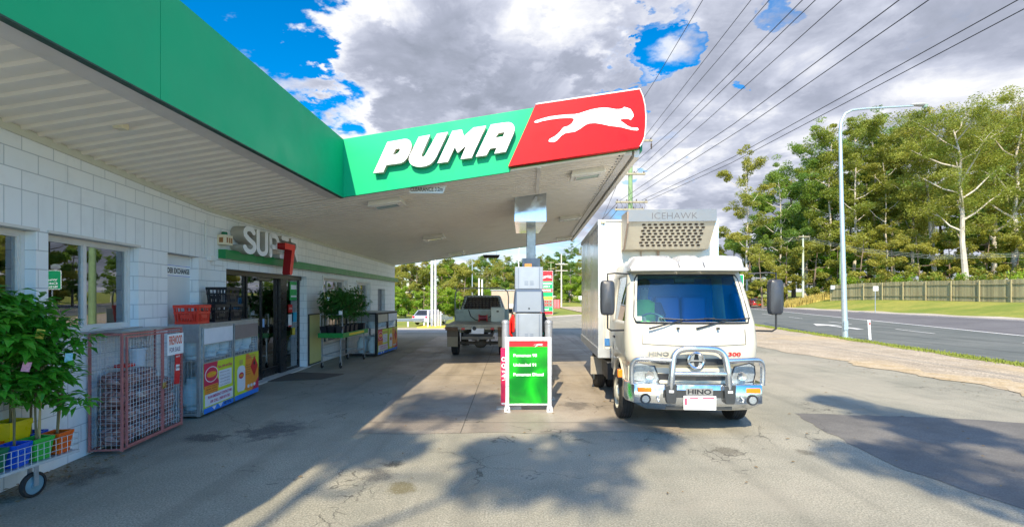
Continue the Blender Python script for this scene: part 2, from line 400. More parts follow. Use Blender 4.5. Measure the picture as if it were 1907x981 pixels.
ROADB = ground_mat('road_far_lane', (.12, .115, .125), (.16, .155, .16), .3, .85, scale=.3, fine=40, tracks=.3)
GRAVEL = ground_mat('gravel', (.40, .325, .235), (.55, .46, .345), .9, .95, bump=.02, scale=1.0, fine=26, tint=(.48, .36, .20))
PALEG = ground_mat('pale_gravel', (.42, .37, .30), (.55, .49, .41), .5, .95, bump=.01, fine=30, tracks=.3)
SAND = ground_mat('sandy_dirt', (.44, .32, .17), (.56, .46, .32), .6, .95, scale=2.5, fine=30)
def grass_mat():
    m, t, b = bsdf('grass_field', Roughness=.95)
    Pn = t.n('ShaderNodeTexCoord').outputs['Object']
    c = t.mix(t.mr(t.noise(Pn, .25, 6, .6), .35, .65), (.16, .21, .02), (.29, .28, .045))
    c = t.mix(t.mr(t.noise(Pn, 3.0, 6, .7), .4, .7, 0, .5), c, (.10, .15, .015))
    c = t.mix(t.mr(t.noise(Pn, .6, 6, .7, .5), .6, .75, 0, .6), c, (.36, .29, .12))
    t.set(b.inputs['Base Color'], c)
    bp = t.n('ShaderNodeBump', i_Strength=.8, i_Distance=.05, i_Height=t.noise(Pn, 9, 5)); t.set(b.inputs['Normal'], bp.outputs[0])
    return m
GRASS = grass_mat()
def axis(segs):
    out = []
    for a, b, s in segs:
        k = max(1, int((b - a) / s)); out += [a + (b - a) * i / k for i in range(k)]
    return out + [segs[-1][1]]
xs = axis([(-900, -120, 130), (-120, -20, 10), (-20, 62, 1.4), (62, 140, 8), (140, 900, 110)])
ys = axis([(-400, -60, 80), (-60, 20, 8), (20, 110, 1.4), (110, 260, 10), (260, 1400, 120)])
tb = MB(); nx_ = len(xs)
tb.add([(x, y, H(x, y) - .06) for y in ys for x in xs], [(j * nx_ + i, j * nx_ + i + 1, (j + 1) * nx_ + i + 1, (j + 1) * nx_ + i) for j in range(len(ys) - 1) for i in range(nx_ - 1)])
tag(tb.build('ground', GRASS, fix=False), kind='structure').data.shade_smooth()
yb = lambda x: 35 + 12 * sm((x + 3) / 7)
def fc(u, v):
    y_top = 48; x0 = -16
    x = lerp(x0, 11, u); y = lerp(-30, yb(min(x, 9)), v); x = min(x, GG(y)); return (x, y, H(x, y))
gridsheet('forecourt', fc, 27, 60, ASPH)
def fg(u, v):
    x = lerp(-16, 11, u); y = lerp(yb(min(x, 9)) - .2, yb(min(x, 9)) + 5 - 2.2 * u, v); return (x, y, H(x, y) + .012)
gridsheet('gravel_edge', fg, 27, 6, PALEG)
def fgl(u, v):
    x = lerp(-16, 1.2, u); y = lerp(24.5, yb(x) - .1, v); return (x, y, H(x, y) + .006)
gridsheet('gravel_apron', fgl, 18, 12, PALEG)
def ragged(pts, amp, step=.35):
    out = []; rn = random.Random(3)
    for a_, c_ in zip(pts, pts[1:] + pts[:1]):
        a_ = Vector(a_); c_ = Vector(c_); L_ = (c_ - a_).length; n_ = max(1, int(L_ / step)); nn_ = Vector((-(c_ - a_).y, (c_ - a_).x)).normalized()
        for k_ in range(n_): out.append(tuple(a_.lerp(c_, k_ / n_) + nn_ * rn.uniform(-amp, amp)))
    return out
sl = MB(); 
pts = [(-2.05, 6.42), (-1.2, 6.35), (-.4, 6.45), (.4, 6.38), (1.2, 6.5), (2.3, 6.4), (2.9, 12), (3.0, 22.8), (-3.4, 22.8), (-3.2, 12.0), (-2.2, 11.0)]
pts = ragged(pts, .025, .25); sl.add([(x, y, .004) for x, y in pts], [tuple(range(len(pts)))]); tag(sl.build('concrete_slab', SLAB, fix=False), kind='structure')
pa = MB(); pts = [(4.38, 7.5), (5.4, 7.36), (6.63, 7.16), (7.4, 6.85), (8.6, 6.6), (10.3, 5.6), (10.4, -3), (5.6, 1.0), (4.55, 3.4), (4.36, 4.11), (4.2, 4.6), (4.07, 5.19), (4.2, 6.4)]
pts = ragged(pts, .03, .14); pa.add([(x, y, .004) for x, y in pts], [tuple(range(len(pts)))]); tag(pa.build('asphalt_patch', NEWASPH, fix=False), kind='structure')
strip('gravel_verge', lambda y: GG(y) - .25 - .12 * sin(y * 1.7) - .1 * sin(y * 4.1), lambda y: NN(y) - 1.5, -30, 90, .008, GRAVEL, 4, .5)
strip('dirt_verge', lambda y: GG(y) - .34 - .12 * sin(y * 1.7) - .16 * sin(y * 3.1) - .06 * sin(y * 11), lambda y: GG(y) + .8 + .45 * sin(y * .9) + .2 * sin(y * 3.7) + .1 * sin(y * 9.1), -10, 13.5, .012, SAND, 2, .25)
strip('grass_verge', lambda y: NN(y) - 1.95 - .12 * sin(y * 2.3), lambda y: NN(y) - 1.35 + .07 * sin(y * 3.9), -30, 90, .016, GRASS, 1, .4)
strip('road_near_lanes', lambda y: NN(y) - 1.45, SS, -60, 200, .012, ROADA, 3)
strip('road_far_lanes', SS, lambda y: FF(y) + .4, -60, 200, .012, ROADB, 4)
strip('road_shoulder', lambda y: FF(y) + .35, lambda y: FF(y) + 1.5 + .2 * sin(y), -60, 200, .015, PALEG, 2)
LINE = mat('road_paint', (.78, .78, .76), .6, var=.25, scale=8)
strip('edge_line_marking', lambda y: NN(y) - .06, lambda y: NN(y) + .09, -60, 200, .022, LINE)
strip('centre_line_marking', lambda y: SS(y) - .08, lambda y: SS(y) + .08, -60, 200, .022, LINE)
strip('far_line_marking', lambda y: FF(y) - .4, lambda y: FF(y) - .28, -60, 200, .022, LINE)
dm = MB()
for k in range(-4, 14):
    y0 = 15 + k * 7.5
    for f0, off_ in ((.58, 0), ):
        for j in range(3):
            ya, yc = y0 + j, y0 + j + 1
            xa = lerp(NN(ya), SS(ya), f0); xc = lerp(NN(yc), SS(yc), f0)
            dm.quad((xa - .06, ya, H(xa, ya) + .024), (xa + .06, ya, H(xa, ya) + .024), (xc + .06, yc, H(xc, yc) + .024), (xc - .06, yc, H(xc, yc) + .024))
# turn arrow
for (a, b_) in (((.30, .36), (26, 29.4)), ((.25, .41), (29.4, 30.4))):
    for yy0, yy1 in ((b_[0], b_[1]),):
        xa0, xa1 = lerp(NN(yy0), SS(yy0), a[0]), lerp(NN(yy0), SS(yy0), a[1]); xm = lerp(NN(yy1), SS(yy1), .33)
        if a[0] == .30: dm.quad((xa0, yy0, H(xa0, yy0) + .025), (xa1, yy0, H(xa1, yy0) + .025), (xm + .12, yy1, H(xm, yy1) + .025), (xm - .12, yy1, H(xm, yy1) + .025))
        else: dm.add([(xa0 - .2, yy0, H(xa0, yy0) + .025), (xa1 + .2, yy0, H(xa1, yy0) + .025), (xm, yy1 + .8, H(xm, yy1) + .025)], [(0, 1, 2)])
tag(dm.build('lane_markings', LINE, fix=False), kind='structure')

# ---------------------------------------------------------------- shop and canopy geometry
K = Vector((-5.23, 8.38, 0)); dN = Vector((.13, -1, 0)).normalized(); dF = Vector((-.0094, 1, 0)).normalized()
AX = Vector((-3.08, 8.75, 0)); e1 = Vector((1, -.03, 0)).normalized(); e2 = Vector((.035, 1, 0)).normalized()
SZ0 = 3.657; SL = .143
def sof(u): return SZ0 + SL * u
def cp(u, v, z): p = AX + e1 * u + e2 * v; p.z = z; return p
def wallx(y): return K.x + (8.38 - y) * .13 if y < 8.38 else K.x - .0094 * (y - 8.38)
def uleft(v):
    u = -2
    for _ in range(4):
        p = cp(u, v, 0); u += wallx(p.y) - .02 - p.x
    return u
def wall_mat():
    m, t, b = bsdf('block_wall_paint', Roughness=.55)
    uvn = t.n('ShaderNodeUVMap', uv_map='UVMap').outputs[0]; s = t.n('ShaderNodeSeparateXYZ', i_0=uvn)
    v1 = t.vm('ADD', uvn, (.07, .01, 0)); v2 = t.vm('ADD', uvn, (.07, -2.46, 0))
    def br(v, bw, bh, off): return t.n('ShaderNodeTexBrick', offset=off, i_Vector=v, i_Scale=1.0, i_Brick_Width=bw, i_Row_Height=bh, i_Mortar_Size=.0055, i_Mortar_Smooth=.3, i_Color1=(.80, .82, .83), i_Color2=(.86, .87, .87), i_Mortar=(.52, .55, .58))
    a = br(v1, .38, .19, .5); c_ = br(v2, .19, .38, 0.0)
    band = t.math('MULTIPLY', t.math('GREATER_THAN', s.outputs[1], 2.46), t.math('LESS_THAN', s.outputs[1], 2.84))
    c = t.mix(band, a.outputs[0], c_.outputs[0]); f = t.mix(band, a.outputs[1], c_.outputs[1])
    Pn = t.n('ShaderNodeTexCoord').outputs['Object']
    c = t.mix(t.mr(t.noise(Pn, 1.2, 8, .7, .4), .5, .8, 0, .3), c, (.42, .43, .42))
    strk = t.noise(t.vm('MULTIPLY', Pn, (9, 9, .6)), 1.0, 5)
    c = t.mix(t.mr(strk, .58, .8, 0, .3), c, (.35, .35, .33))
    t.set(b.inputs['Base Color'], c)
    hg = t.math('ADD', t.math('MULTIPLY', f, -1.0), t.math('MULTIPLY', t.noise(Pn, 60, 4), .35))
    bp = t.n('ShaderNodeBump', i_Strength=.8, i_Distance=.006, i_Height=hg); t.set(b.inputs['Normal'], bp.outputs[0])
    return m
BLOCK = wall_mat()
shop = thing('shop_building', 'low white painted block shop with windows and glass entry under the green canopy', 'building', (K.x, K.y, 0))
iK = Matrix.Translation(-K)
def wall_panel(p0, dr, L, Ht, ops, name='block_wall', flip=1, u_off=0.0):
    nrm = Vector((dr.y, -dr.x, 0)) * flip
    us = sorted({0.0, L} | {o[0] for o in ops} | {o[1] for o in ops}); zs = sorted({0.0, Ht} | {o[2] for o in ops} | {o[3] for o in ops})
    b = MB(iK); uvs = []
    def q(c):          # c: four (u, z, depth)
        b.add([p0 + dr * u + Vector((0, 0, z)) - nrm * dp for u, z, dp in c], [(0, 1, 2, 3)]); uvs.extend([(u + u_off + dp, z) for u, z, dp in c])
    for u0, u1 in zip(us, us[1:]):
        for z0, z1 in zip(zs, zs[1:]):
            if any(o[0] <= u0 + 1e-6 and u1 <= o[1] + 1e-6 and o[2] <= z0 + 1e-6 and z1 <= o[3] + 1e-6 for o in ops): continue
            q([(u0, z0, 0), (u1, z0, 0), (u1, z1, 0), (u0, z1, 0)])
    for u0, u1, z0, z1, dp in ops:
        q([(u0, z0, 0), (u0, z0, dp), (u0, z1, dp), (u0, z1, 0)]); q([(u1, z0, 0), (u1, z0, dp), (u1, z1, dp), (u1, z1, 0)])
        q([(u0, z1, 0), (u1, z1, 0), (u1, z1, dp), (u0, z1, dp)])
        if z0 > 0: q([(u0, z0, 0), (u1, z0, 0), (u1, z0, dp), (u0, z0, dp)])
    q([(0, 0, 0), (0, 0, .2), (0, Ht, .2), (0, Ht, 0)]); q([(L, 0, 0), (L, 0, .2), (L, Ht, .2), (L, Ht, 0)])
    o = b.build(name, BLOCK, shop, fix=False)
    ul = o.data.uv_layers.new(name='UVMap')
    for i, uvv in enumerate(uvs): ul.data[i].uv = uvv
    return o
# near wall: u measured from the far (kink) end towards the viewer
kN = 1 / math.sqrt(1 + .13 ** 2); sN = lambda s: s / kN
REC = (sN(.392), sN(1.275), .02, 2.46, .14)
W2 = (sN(1.938), sN(3.388), 1.41, 2.46, .2)
W1 = (sN(3.537), sN(6.0), 1.41, 2.46, .2)
wall_panel(K, dN, 9.4, 3.7, [REC, W2, W1], flip=-1)
kF = 1.0
fy = lambda y: y - 8.38
ENT = (fy(8.85), fy(12.4), 0.0, 2.32, .18)
WA = (fy(13.5), fy(15.5), .45, 2.33, .18); WB = (fy(16.5), fy(18.1), 1.0, 2.3, .18); WC = (fy(19.2), fy(20.35), 1.0, 2.13, .18)
wall_panel(K, dF, 13.7, 3.7, [ENT, WA, WB, WC], flip=1)
nN = Vector((1, .13, 0)).normalized(); nF = Vector((1, .0094, 0)).normalized()
def WN(u, z, o=0.0): p = K + dN * u + nN * o; p.z = z; return p
def WF(u, z, o=0.0): p = K + dF * u + nF * o; p.z = z; return p
def slab_between(b, W, u0, u1, z0, z1, o0, o1):
    vs = [W(u, z, o) for z in (z0, z1) for o in (o0, o1) for u in (u0, u1)]
    b.add(vs, [(0, 2, 3, 1), (4, 5, 7, 6), (0, 1, 5, 4), (2, 6, 7, 3), (0, 4, 6, 2), (1, 3, 7, 5)])
def bar_frame(b, W, u0, u1, z0, z1, wdt, o0, o1, bot=True):
    slab_between(b, W, u0, u0 + wdt, z0, z1, o0, o1); slab_between(b, W, u1 - wdt, u1, z0, z1, o0, o1)
    slab_between(b, W, u0 + wdt, u1 - wdt, z1 - wdt, z1, o0, o1)
    if bot: slab_between(b, W, u0 + wdt, u1 - wdt, z0, z0 + wdt, o0, o1)
def window(W, u0, u1, z0, z1, mull=(), fr=TRIM, wd=.045, depth=.12, gl=GLASS, name='window', bot=True):
    b = MB(iK); bar_frame(b, W, u0 + .002, u1 - .002, z0 + .002, z1 - .002, wd, -depth - .05, -depth + .02, bot)
    bar_frame(b, W, u0 + wd, u1 - wd, z0 + (wd if bot else 0), z1 - wd, .02, -depth - .03, -depth + .005, bot)
    for m_ in mull: slab_between(b, W, m_ - .025, m_ + .025, z0 + wd, z1 - wd, -depth - .045, -depth + .012)
    o = b.build(name, fr, shop)
    g = MB(iK); slab_between(g, W, u0 + wd, u1 - wd, z0 + wd, z1 - wd, -depth - .022, -depth - .016); g.build('pane', gl, o)
    return o
mu = sN(2.747 - .02)
window(WN, W2[0], W2[1], W2[2], W2[3], (mu,)); window(WN, W1[0], W1[1], W1[2], W1[3], (W1[0] + .95,))
b = MB(iK); slab_between(b, WN, W2[0] - .03, W1[1], 1.375, 1.408, -.02, .035); b.build('window_sill', GALV, shop)
b = MB(iK); slab_between(b, WN, W2[0] - .02, W2[1] + .02, 2.462, 2.49, .001, .02); slab_between(b, WN, W1[0] - .02, W1[1], 2.462, 2.49, .001, .02); b.build('window_head', TRIM, shop)
b = MB(iK); slab_between(b, WN, REC[0] + .002, REC[1] - .002, .02, 2.455, -.16, -.135); b.build('infill_panel', WHITE, shop)
window(WF, WA[0], WA[1], WA[2], WA[3], (WA[0] + .62, WA[1] - .6)); window(WF, WB[0], WB[1], WB[2], WB[3], (WB[0] + .75,)); 
b = MB(iK); slab_between(b, WF, WC[0], WC[1], WC[2], WC[3], -.17, -.15); b.build('door_panel', mat('grey_panel', (.16, .18, .21), .5), shop)
b = MB(iK)
for w_ in (WA, WB): bar_frame(b, WF, w_[0] - .07, w_[1] + .07, w_[2] - .07, w_[3] + .07, .068, .001, .022)
b.build('window_surround', WHITE, shop)
# entry doors
def dframe(u0, u1, o, z1=2.30, parent=shop, name='glass_door', wd=.055, glz=.2):
    b = MB(iK); bar_frame(b, WF, u0, u1, .01, z1, wd, o - .05, o, True)
    slab_between(b, WF, u0 + wd, u1 - wd, .01 + wd, glz, o - .045, o - .005)
    ob = b.build(name, ALUBLK, parent); g = MB(iK); slab_between(g, WF, u0 + wd, u1 - wd, glz, z1 - wd, o - .028, o - .022); g.build('pane', DOORGLASS, ob); return ob
OD = -.18
D1 = dframe(fy(8.86), fy(9.82), OD, name='side_light'); D2 = dframe(fy(9.83), fy(10.48), OD + .02, name='sliding_door'); D3 = dframe(fy(10.44), fy(11.36), OD - .055, name='sliding_door')
b = MB(iK); slab_between(b, WF, fy(11.34), fy(11.64), .01, 2.30, OD - .12, OD + .012); b.build('door_post', ALUBLK, shop)
D4 = dframe(fy(11.62), fy(12.39), OD, name='side_light', wd=.05, glz=.08)
b = MB(iK); slab_between(b, WF, fy(8.86), fy(12.39), 2.225, 2.315, OD + .013, OD + .05); slab_between(b, WF, fy(10.2), fy(10.7), 2.15, 2.21, OD + .022, OD + .08); b.build('door_header', mat('bronze_header', (.09, .08, .065), .35, .5), shop)
b = MB(iK); slab_between(b, WF, fy(8.8), fy(12.5), .0, .02, -.25, .06); b.build('door_threshold', TRIM, shop)
# things seen on and behind the door glass
def sticker(W, u0, u1, z0, z1, o, m, name, label, cat, group=None, th=.004):
    b = MB(); slab_between(b, W, u0, u1, z0, z1, o, o + th); ob = b.build(name, m); return tag(ob, label, cat, group)
def wtext(W, s, u, z, o, wd, h, m, parent, sgn=1, bold=.0, name='lettering', up=None, shear=0.0):
    dr = (dF if W is WF else -dN) * sgn
    return text(s, wd, h, FR(W(u, z, o), dr, up or (0, 0, 1)), m, parent, name, .0015, bold, shear)
o_ = OD - .002
pg = sticker(WF, fy(11.84), fy(12.22), 1.72, 2.18, o_, mat('poster_green', (.02, .42, .08), .4), 'door_poster', 'green and white poster at the top of the right entry glass', 'poster')
for z0, z1 in ((1.99, 2.10), (1.80, 1.84)):
    b = MB(); slab_between(b, WF, fy(11.9), fy(12.2), z0, z1, o_ + .004, o_ + .006); b.build('poster_panel', LETTER, pg)
rp = sticker(WF, fy(11.76), fy(11.98), 1.42, 1.62, o_, REDP, 'door_sticker', 'red square sticker high on the right entry glass', 'sticker'); wtext(WF, 'OPEN', fy(11.87), 1.52, o_ + .004, .16, .05, LETTER, rp)
wp = sticker(WF, fy(11.76), fy(11.95), 1.08, 1.38, o_, LETTER, 'door_notice', 'white notice sheet with a red foot on the right entry glass', 'notice')
b = MB(); slab_between(b, WF, fy(11.76), fy(11.95), 1.08, 1.11, o_ + .004, o_ + .006); b.build('notice_foot', REDP, wp)
sticker(WF, fy(12.03), fy(12.22), 1.18, 1.42, o_, mat('cyan', (.02, .45, .7), .4), 'door_notice', 'light blue notice sheet on the right entry glass', 'notice')
ys_ = sticker(WF, fy(11.98), fy(12.13), .86, 1.04, o_, YELLOW, 'door_sticker', 'small yellow sticker low on the right entry glass', 'sticker')
sticker(WF, fy(9.93), fy(10.12), 1.17, 1.26, OD + .022, BLUE, 'door_sticker', 'small blue sticker on the left sliding door', 'sticker')
sticker(WF, fy(10.52), fy(10.7), 1.14, 1.32, OD - .052, mat('pale_blue_sticker', (.3, .5, .85), .4), 'door_sticker', 'pale blue sticker on the middle sliding door', 'sticker')
ub = thing('advert_board', 'orange advertising board with sideways lettering behind the entry glass', 'sign')
b = MB(); slab_between(b, WF, fy(10.55), fy(11.28), .3, 1.12, -.34, -.30); b.build('board', mat('board_orange', (.72, .25, .03), .45, var=.3, scale=3), ub)
text('U-HAUL', .62, .24, FR(WF(fy(11.05), .68, -.298), (0, 0, 1), -dF), mat('lettering_dark', (.06, .02, .01), .5), ub, bold=.02)
text('AUSTRALIA', .52, .10, FR(WF(fy(10.8), .62, -.298), (0, 0, 1), -dF), LETTER, ub)
bk = thing('display_stand', 'black display stand with boxes inside the shop entry', 'display stand')
b = MB(); slab_between(b, WF, fy(10.5), fy(11.4), 1.2, 1.55, -.9, -.6); slab_between(b, WF, fy(10.6), fy(11.2), 0, 1.2, -1.0, -.7); b.build('stand', BLACK, bk, bevel=.01)
for i in range(4):
    b = MB(); slab_between(b, WF, fy(10.55) + i * .2, fy(10.7) + i * .2, 1.552, 1.75 + .05 * (i % 2), -.85, -.65); b.build('carton', (YELLOW, REDP, ORANGE, WHITE)[i], bk)
# interior shell
INT = mat('interior_paint', (.30, .28, .25), .8); INTF = mat('interior_floor', (.25, .22, .2), .4)
b = MB(iK); b.b2(-13, -12.8, -1, 22.2, 0, 3.0); b.b2(-12.8, -5.45, 21.9, 22.05, 0, 3.0); b.b2(-12.8, -4.6, -1, -.85, 0, 3.0); b.b2(-12.8, -5.35, 8.35, 8.4, 0, 2.9); b.build('interior_wall', INT, shop)
b = MB(iK); b.add([(-12.8, -.85, .015), (-4.4, -.85, .015), (-5.4, 8.4, .015), (-5.5, 22, .015), (-12.8, 22, .015)], [(0, 1, 2, 3, 4)]); b.build('interior_floor', INTF, shop, fix=False)
b = MB(iK); b.add([(-13, -.9, 2.95), (-4.3, -.9, 2.95), (-5.4, 8.4, 2.95), (-5.5, 22, 2.95), (-13, 22, 2.95)], [(0, 1, 2, 3, 4)]); b.build('interior_ceiling', INT, shop, fix=False)
b = MB(iK); b.b2(-13.1, -13, -1, 22.2, 0, 4.0); b.b2(-13.1, -5.4, 22.05, 22.12, 0, 3.6); b.build('rear_wall', WHITE, shop)
# window displays
rk = thing('thong_display', 'black rack of rubber thongs hanging behind the second shop window', 'display rack')
b = MB(); slab_between(b, WN, W2[0] + .05, W2[0] + 1.15, 1.2, 1.83, -.42, -.38); b.build('backing', BLACK, rk)
for i in range(5):
    uu = W2[0] + .16 + i * .22
    b = MB()
    for k in (-.045, .045):
        ring = [WN(uu + k + .038 * cos(a) * (1.0 if sin(a) > 0 else .85), 1.63 + .14 * sin(a), -.374) for a in [2 * pi * j / 14 for j in range(14)]]
        b.prism(ring, nN * .012)
    sh = b.build('sole', (mat('thong_grey', (.5, .52, .55), .6), mat('thong_dark', (.10, .12, .16), .6), mat('thong_green', (.2, .3, .25), .6))[i % 3], rk)
    b = MB(); b.tube([WN(uu - .07, 1.6, -.355), WN(uu - .045, 1.70, -.34), WN(uu - .02, 1.6, -.355)], .006, 5); b.tube([WN(uu + .02, 1.6, -.355), WN(uu + .045, 1.70, -.34), WN(uu + .07, 1.6, -.355)], .006, 5)
    b.build('strap', (mat('strap_pink', (.7, .12, .25), .5), BLACK)[i % 2], sh)
sg = thing('sunglasses_stand', 'pale stand with rows of orange tinted sunglasses behind the window', 'display stand')
b = MB(); slab_between(b, WN, sN(3.0), sN(3.34), 1.25, 2.15, -.3, -.27); b.build('panel', mat('stand_grey', (.45, .45, .45), .5), sg)
for i in range(4):
    for k in range(2):
        b = MB(); u0 = sN(3.17) + (k - .5) * .13; ring = [WN(u0 + .05 * cos(a), 1.98 - i * .17 + .028 * sin(a), -.266) for a in [2 * pi * j / 12 for j in range(12)]]
        b.prism(ring, nN * .01); b.build('lens', mat('orange_mirror', (.75, .2, .05), .15, .5) if i % 2 else BLACK, sg)
sh = thing('goods_shelf', 'dark shelf of mixed packets inside the shop windows', 'shelf')
b = MB()
for z in (.9, 1.3, 1.7, 2.1): slab_between(b, WN, sN(1.9), sN(5.8), z, z + .03, -1.5, -1.1)
slab_between(b, WN, sN(1.9), sN(5.8), .1, 2.5, -1.55, -1.51); b.build('shelving', DARK, sh)
pc = [REDP, YELLOW, WHITE, BLUE, ORANGE, mat('poster_green', (0, 0, 0)), TAN]
for i in range(36):
    b = MB(); u0 = sN(2.0) + (i % 12) * .31 + R.random() * .1; z0 = 1.331 + (i // 12) * .4; slab_between(b, WN, u0, u0 + .12 + R.random() * .12, z0, z0 + .14 + R.random() * .15, -1.4, -1.2); b.build('packet', pc[R.randrange(7)], sh)
bs = sticker(WN, sN(3.1), sN(3.35) + .0, 1.45, 2.0, -.24, mat('bright_green_strip', (.1, .55, .1), .4), 'hanging_banner', 'narrow green hanging banner inside the second window', 'banner')
rs = sticker(WN, sN(2.2), sN(3.25), 1.93, 2.10, -.30, mat('red_banner', (.45, .03, .03), .5), 'hanging_banner', 'red banner strip across the inside of the second window', 'banner')

# ---------------------------------------------------------------- canopy
can = thing('petrol_canopy', 'large green edged canopy with ribbed white soffit over the fuel lanes', 'canopy')
b = MB()
def rib_rows(v0, v1):
    rows = []; v = v0
    while v < v1 - .001:
        rows += [(v, 0), (v + .012, .03), (v + .046, .03), (v + .058, 0)]; v += .19
    rows.append((v1, 0)); return rows
def soffit_sheet(v0, v1, ur):
    rows = rib_rows(v0, v1); vs = []
    for v, dz in rows:
        for u in (uleft(v) if cp(0, v, 0).y < 22.1 else -2.6, ur): vs.append(cp(u, v, sof(u) - dz))
    b.add(vs, [(2 * i, 2 * i + 1, 2 * i + 3, 2 * i + 2) for i in range(len(rows) - 1)])
UR = 5.39; VL = 13.3; VN = -10.05
soffit_sheet(VN, .035, -.02); soffit_sheet(.035, VL, UR - .28)
b.build('soffit', SOFFIT, can, fix=False)
# trim along the eave, cornice at wall
b = MB()
def ubar(b, u0, u1, v0, v1, z0a, z0b, z1a, z1b):   # box between u0..u1 x v0..v1 with bottom z at u0,u1 and top z
    vs = [cp(u, v, z) for v in (v0, v1) for u, z in ((u0, z0a), (u1, z0b), (u1, z1b), (u0, z1a))]
    b.add(vs, [(0, 1, 2, 3), (7, 6, 5, 4), (0, 4, 5, 1), (1, 5, 6, 2), (2, 6, 7, 3), (3, 7, 4, 0)])
ubar(b, -.24, -.03, VN, -.04, sof(-.24) - .045, sof(-.03) - .045, sof(-.24) + .02, sof(-.03) + .02)
b.build('eave_trim', TRIM, can)
b = MB()
for W, u0, u1, n_ in ((WN, 0, 9.3, nN), (WF, 0, 13.6, nF)):
    for i in range(12):
        ua, ub_ = lerp(u0, u1, i / 12), lerp(u0, u1, (i + 1) / 12)
        def zz(u): p = W(u, 0, 0); q_ = p - AX; v = q_.dot(e2); return sof((p - cp(0, v, 0)).dot(e1))
        vs = [W(u, z + zz(u), o) for u in (ua, ub_) for z, o in ((-.085, .003), (-.085, .022), (.0, .022), (.0, .003))]
        b.add(vs, [(0, 4, 5, 1), (1, 5, 6, 2), (0, 1, 2, 3), (7, 6, 5, 4)])
b.build('cornice', mat('cornice_cream', (.62, .62, .52), .5), can)
# roof skin
b = MB()
ZT = 4.45
b.add([cp(-6, VN, ZT), cp(-.03, VN, ZT), cp(-.03, 0, ZT), cp(-.03, VL, ZT), cp(-8.5, VL, ZT), cp(-8.5, VN, ZT)], [(0, 1, 2, 3, 4, 5)])
b.add([cp(-.03, 0.03, ZT), cp(UR, 0.03, ZT + .75), cp(UR, VL, ZT + .75), cp(-.03, VL, ZT)], [(0, 1, 2, 3)])
b.add([cp(-10, VN, 2.96), cp(-1.2, VN, 2.96), cp(-.03, VN, sof(0)), cp(-.03, VN, ZT), cp(-10, VN, ZT)], [(0, 1, 2, 3, 4)])
b.add([cp(-8.5, VL, 2.96), cp(-2.6, VL, sof(-2.6)), cp(UR, VL, sof(UR)), cp(UR, VL, ZT + .75), cp(-.03, VL, ZT), cp(-8.5, VL, ZT)], [(0, 1, 2, 3, 4, 5)])
b.build('roof_sheet', GALV, can, fix=False)
# fascias
FT0 = 4.65; FTS = (5.48 - 4.65) / 5.39
def fasc(name, v0, v1, seams, m=GREEN):
    b = MB()
    cuts = [v0] + seams + [v1]
    for a, c in zip(cuts, cuts[1:]): ubar(b, -.03, .03, a + .003, c - .003, 3.60, 3.60, FT0, FT0)
    return b.build(name, m, can)
fasc('eave_fascia', VN, -.0, [-7.6, -4.35])
b = MB(); ubar(b, -.035, .034, VN, -.0, 3.585, 3.585, 3.598, 3.598); ubar(b, -.02, .02, VN, 0, 3.6, 3.6, 4.6, 4.6); b.build('fascia_drip', mat('dark_gap', (.01, .06, .04), .5), can)
def px_uz(px, py, off=0.0):               # where the sight line through a pixel meets the front fascia plane
    dr = Vector(((px - CX) / FPX, 1, (HY - py) / FPX)); n = Vector((-e1.y, e1.x, 0)); q0 = AX - n * off
    t = q0.dot(n) / dr.dot(n); p = Vector((0, 0, EYE)) + dr * t; return ((p - AX).dot(e1), p.z)
FM = FR(AX + Vector((0, 0, 0)), e1)         # x along fascia, y up, z towards the viewer
def flat(poly, depth, off, name, m, parent, side=None):
    return shape([[px_uz(x, y, off + depth) for x, y in pl] for pl in poly], depth, FM @ Matrix.Translation((0, 0, off + depth / 2)), name, m, parent, sidemat=side)
uS = px_uz(992, 200)[0]; uSb = px_uz(947, 315)[0]
shape([[(0, 3.60), (uSb + .02, SZ0 + SL * uSb - .05), (uS + .02, FT0 + FTS * uS), (0, FT0)]], .05, FM @ Matrix.Translation((0, 0, -.02)), 'front_fascia', GREEN, can)
ubx = MB(); ubar(ubx, uSb - .5, UR - .05, .0, .04, sof(uSb - .5), sof(UR - .05), FT0 + FTS * 3 - .1, FT0 + FTS * UR - .1); ubx.build('fascia_backing', GREEND, can)
# right hand and far edges
b = MB(); ubar(b, UR - .02, UR + .02, .05, VL, sof(UR) - .02, sof(UR) - .02, 5.40, 5.40); b.build('side_fascia', mat('edge_green', (.01, .30, .12), .4), can)
b = MB(); ubar(b, UR - .30, UR - .16, .06, VL, sof(UR) - .09, sof(UR) - .09, sof(UR) + .02, sof(UR) + .02); b.build('gutter', TRIM, can)
b = MB(); ubar(b, UR - .12, UR - .03, .06, VL, sof(UR) - .13, sof(UR) - .13, sof(UR) + .02, sof(UR) + .02); b.build('gutter', SOFFIT, can)
b = MB()
for i in range(150): ubar(b, UR - .37, UR - .345, .1 + i * .088, .14 + i * .088, sof(UR) - .065, sof(UR) - .065, sof(UR) - .03, sof(UR) - .03)
b.build('vent_slots', BLACK, can)
b = MB(); ubar(b, 3.6, UR + .02, VL, VL + .05, sof(3.6) - .04, sof(UR) - .04, 5.3, 5.45); b.build('far_fascia', RED, can)
b = MB(); ubar(b, -2.4, 3.6, VL, VL + .05, sof(-2.4) - .04, sof(3.6) - .04, 4.6, 5.2); b.build('far_fascia', GREEN, can)
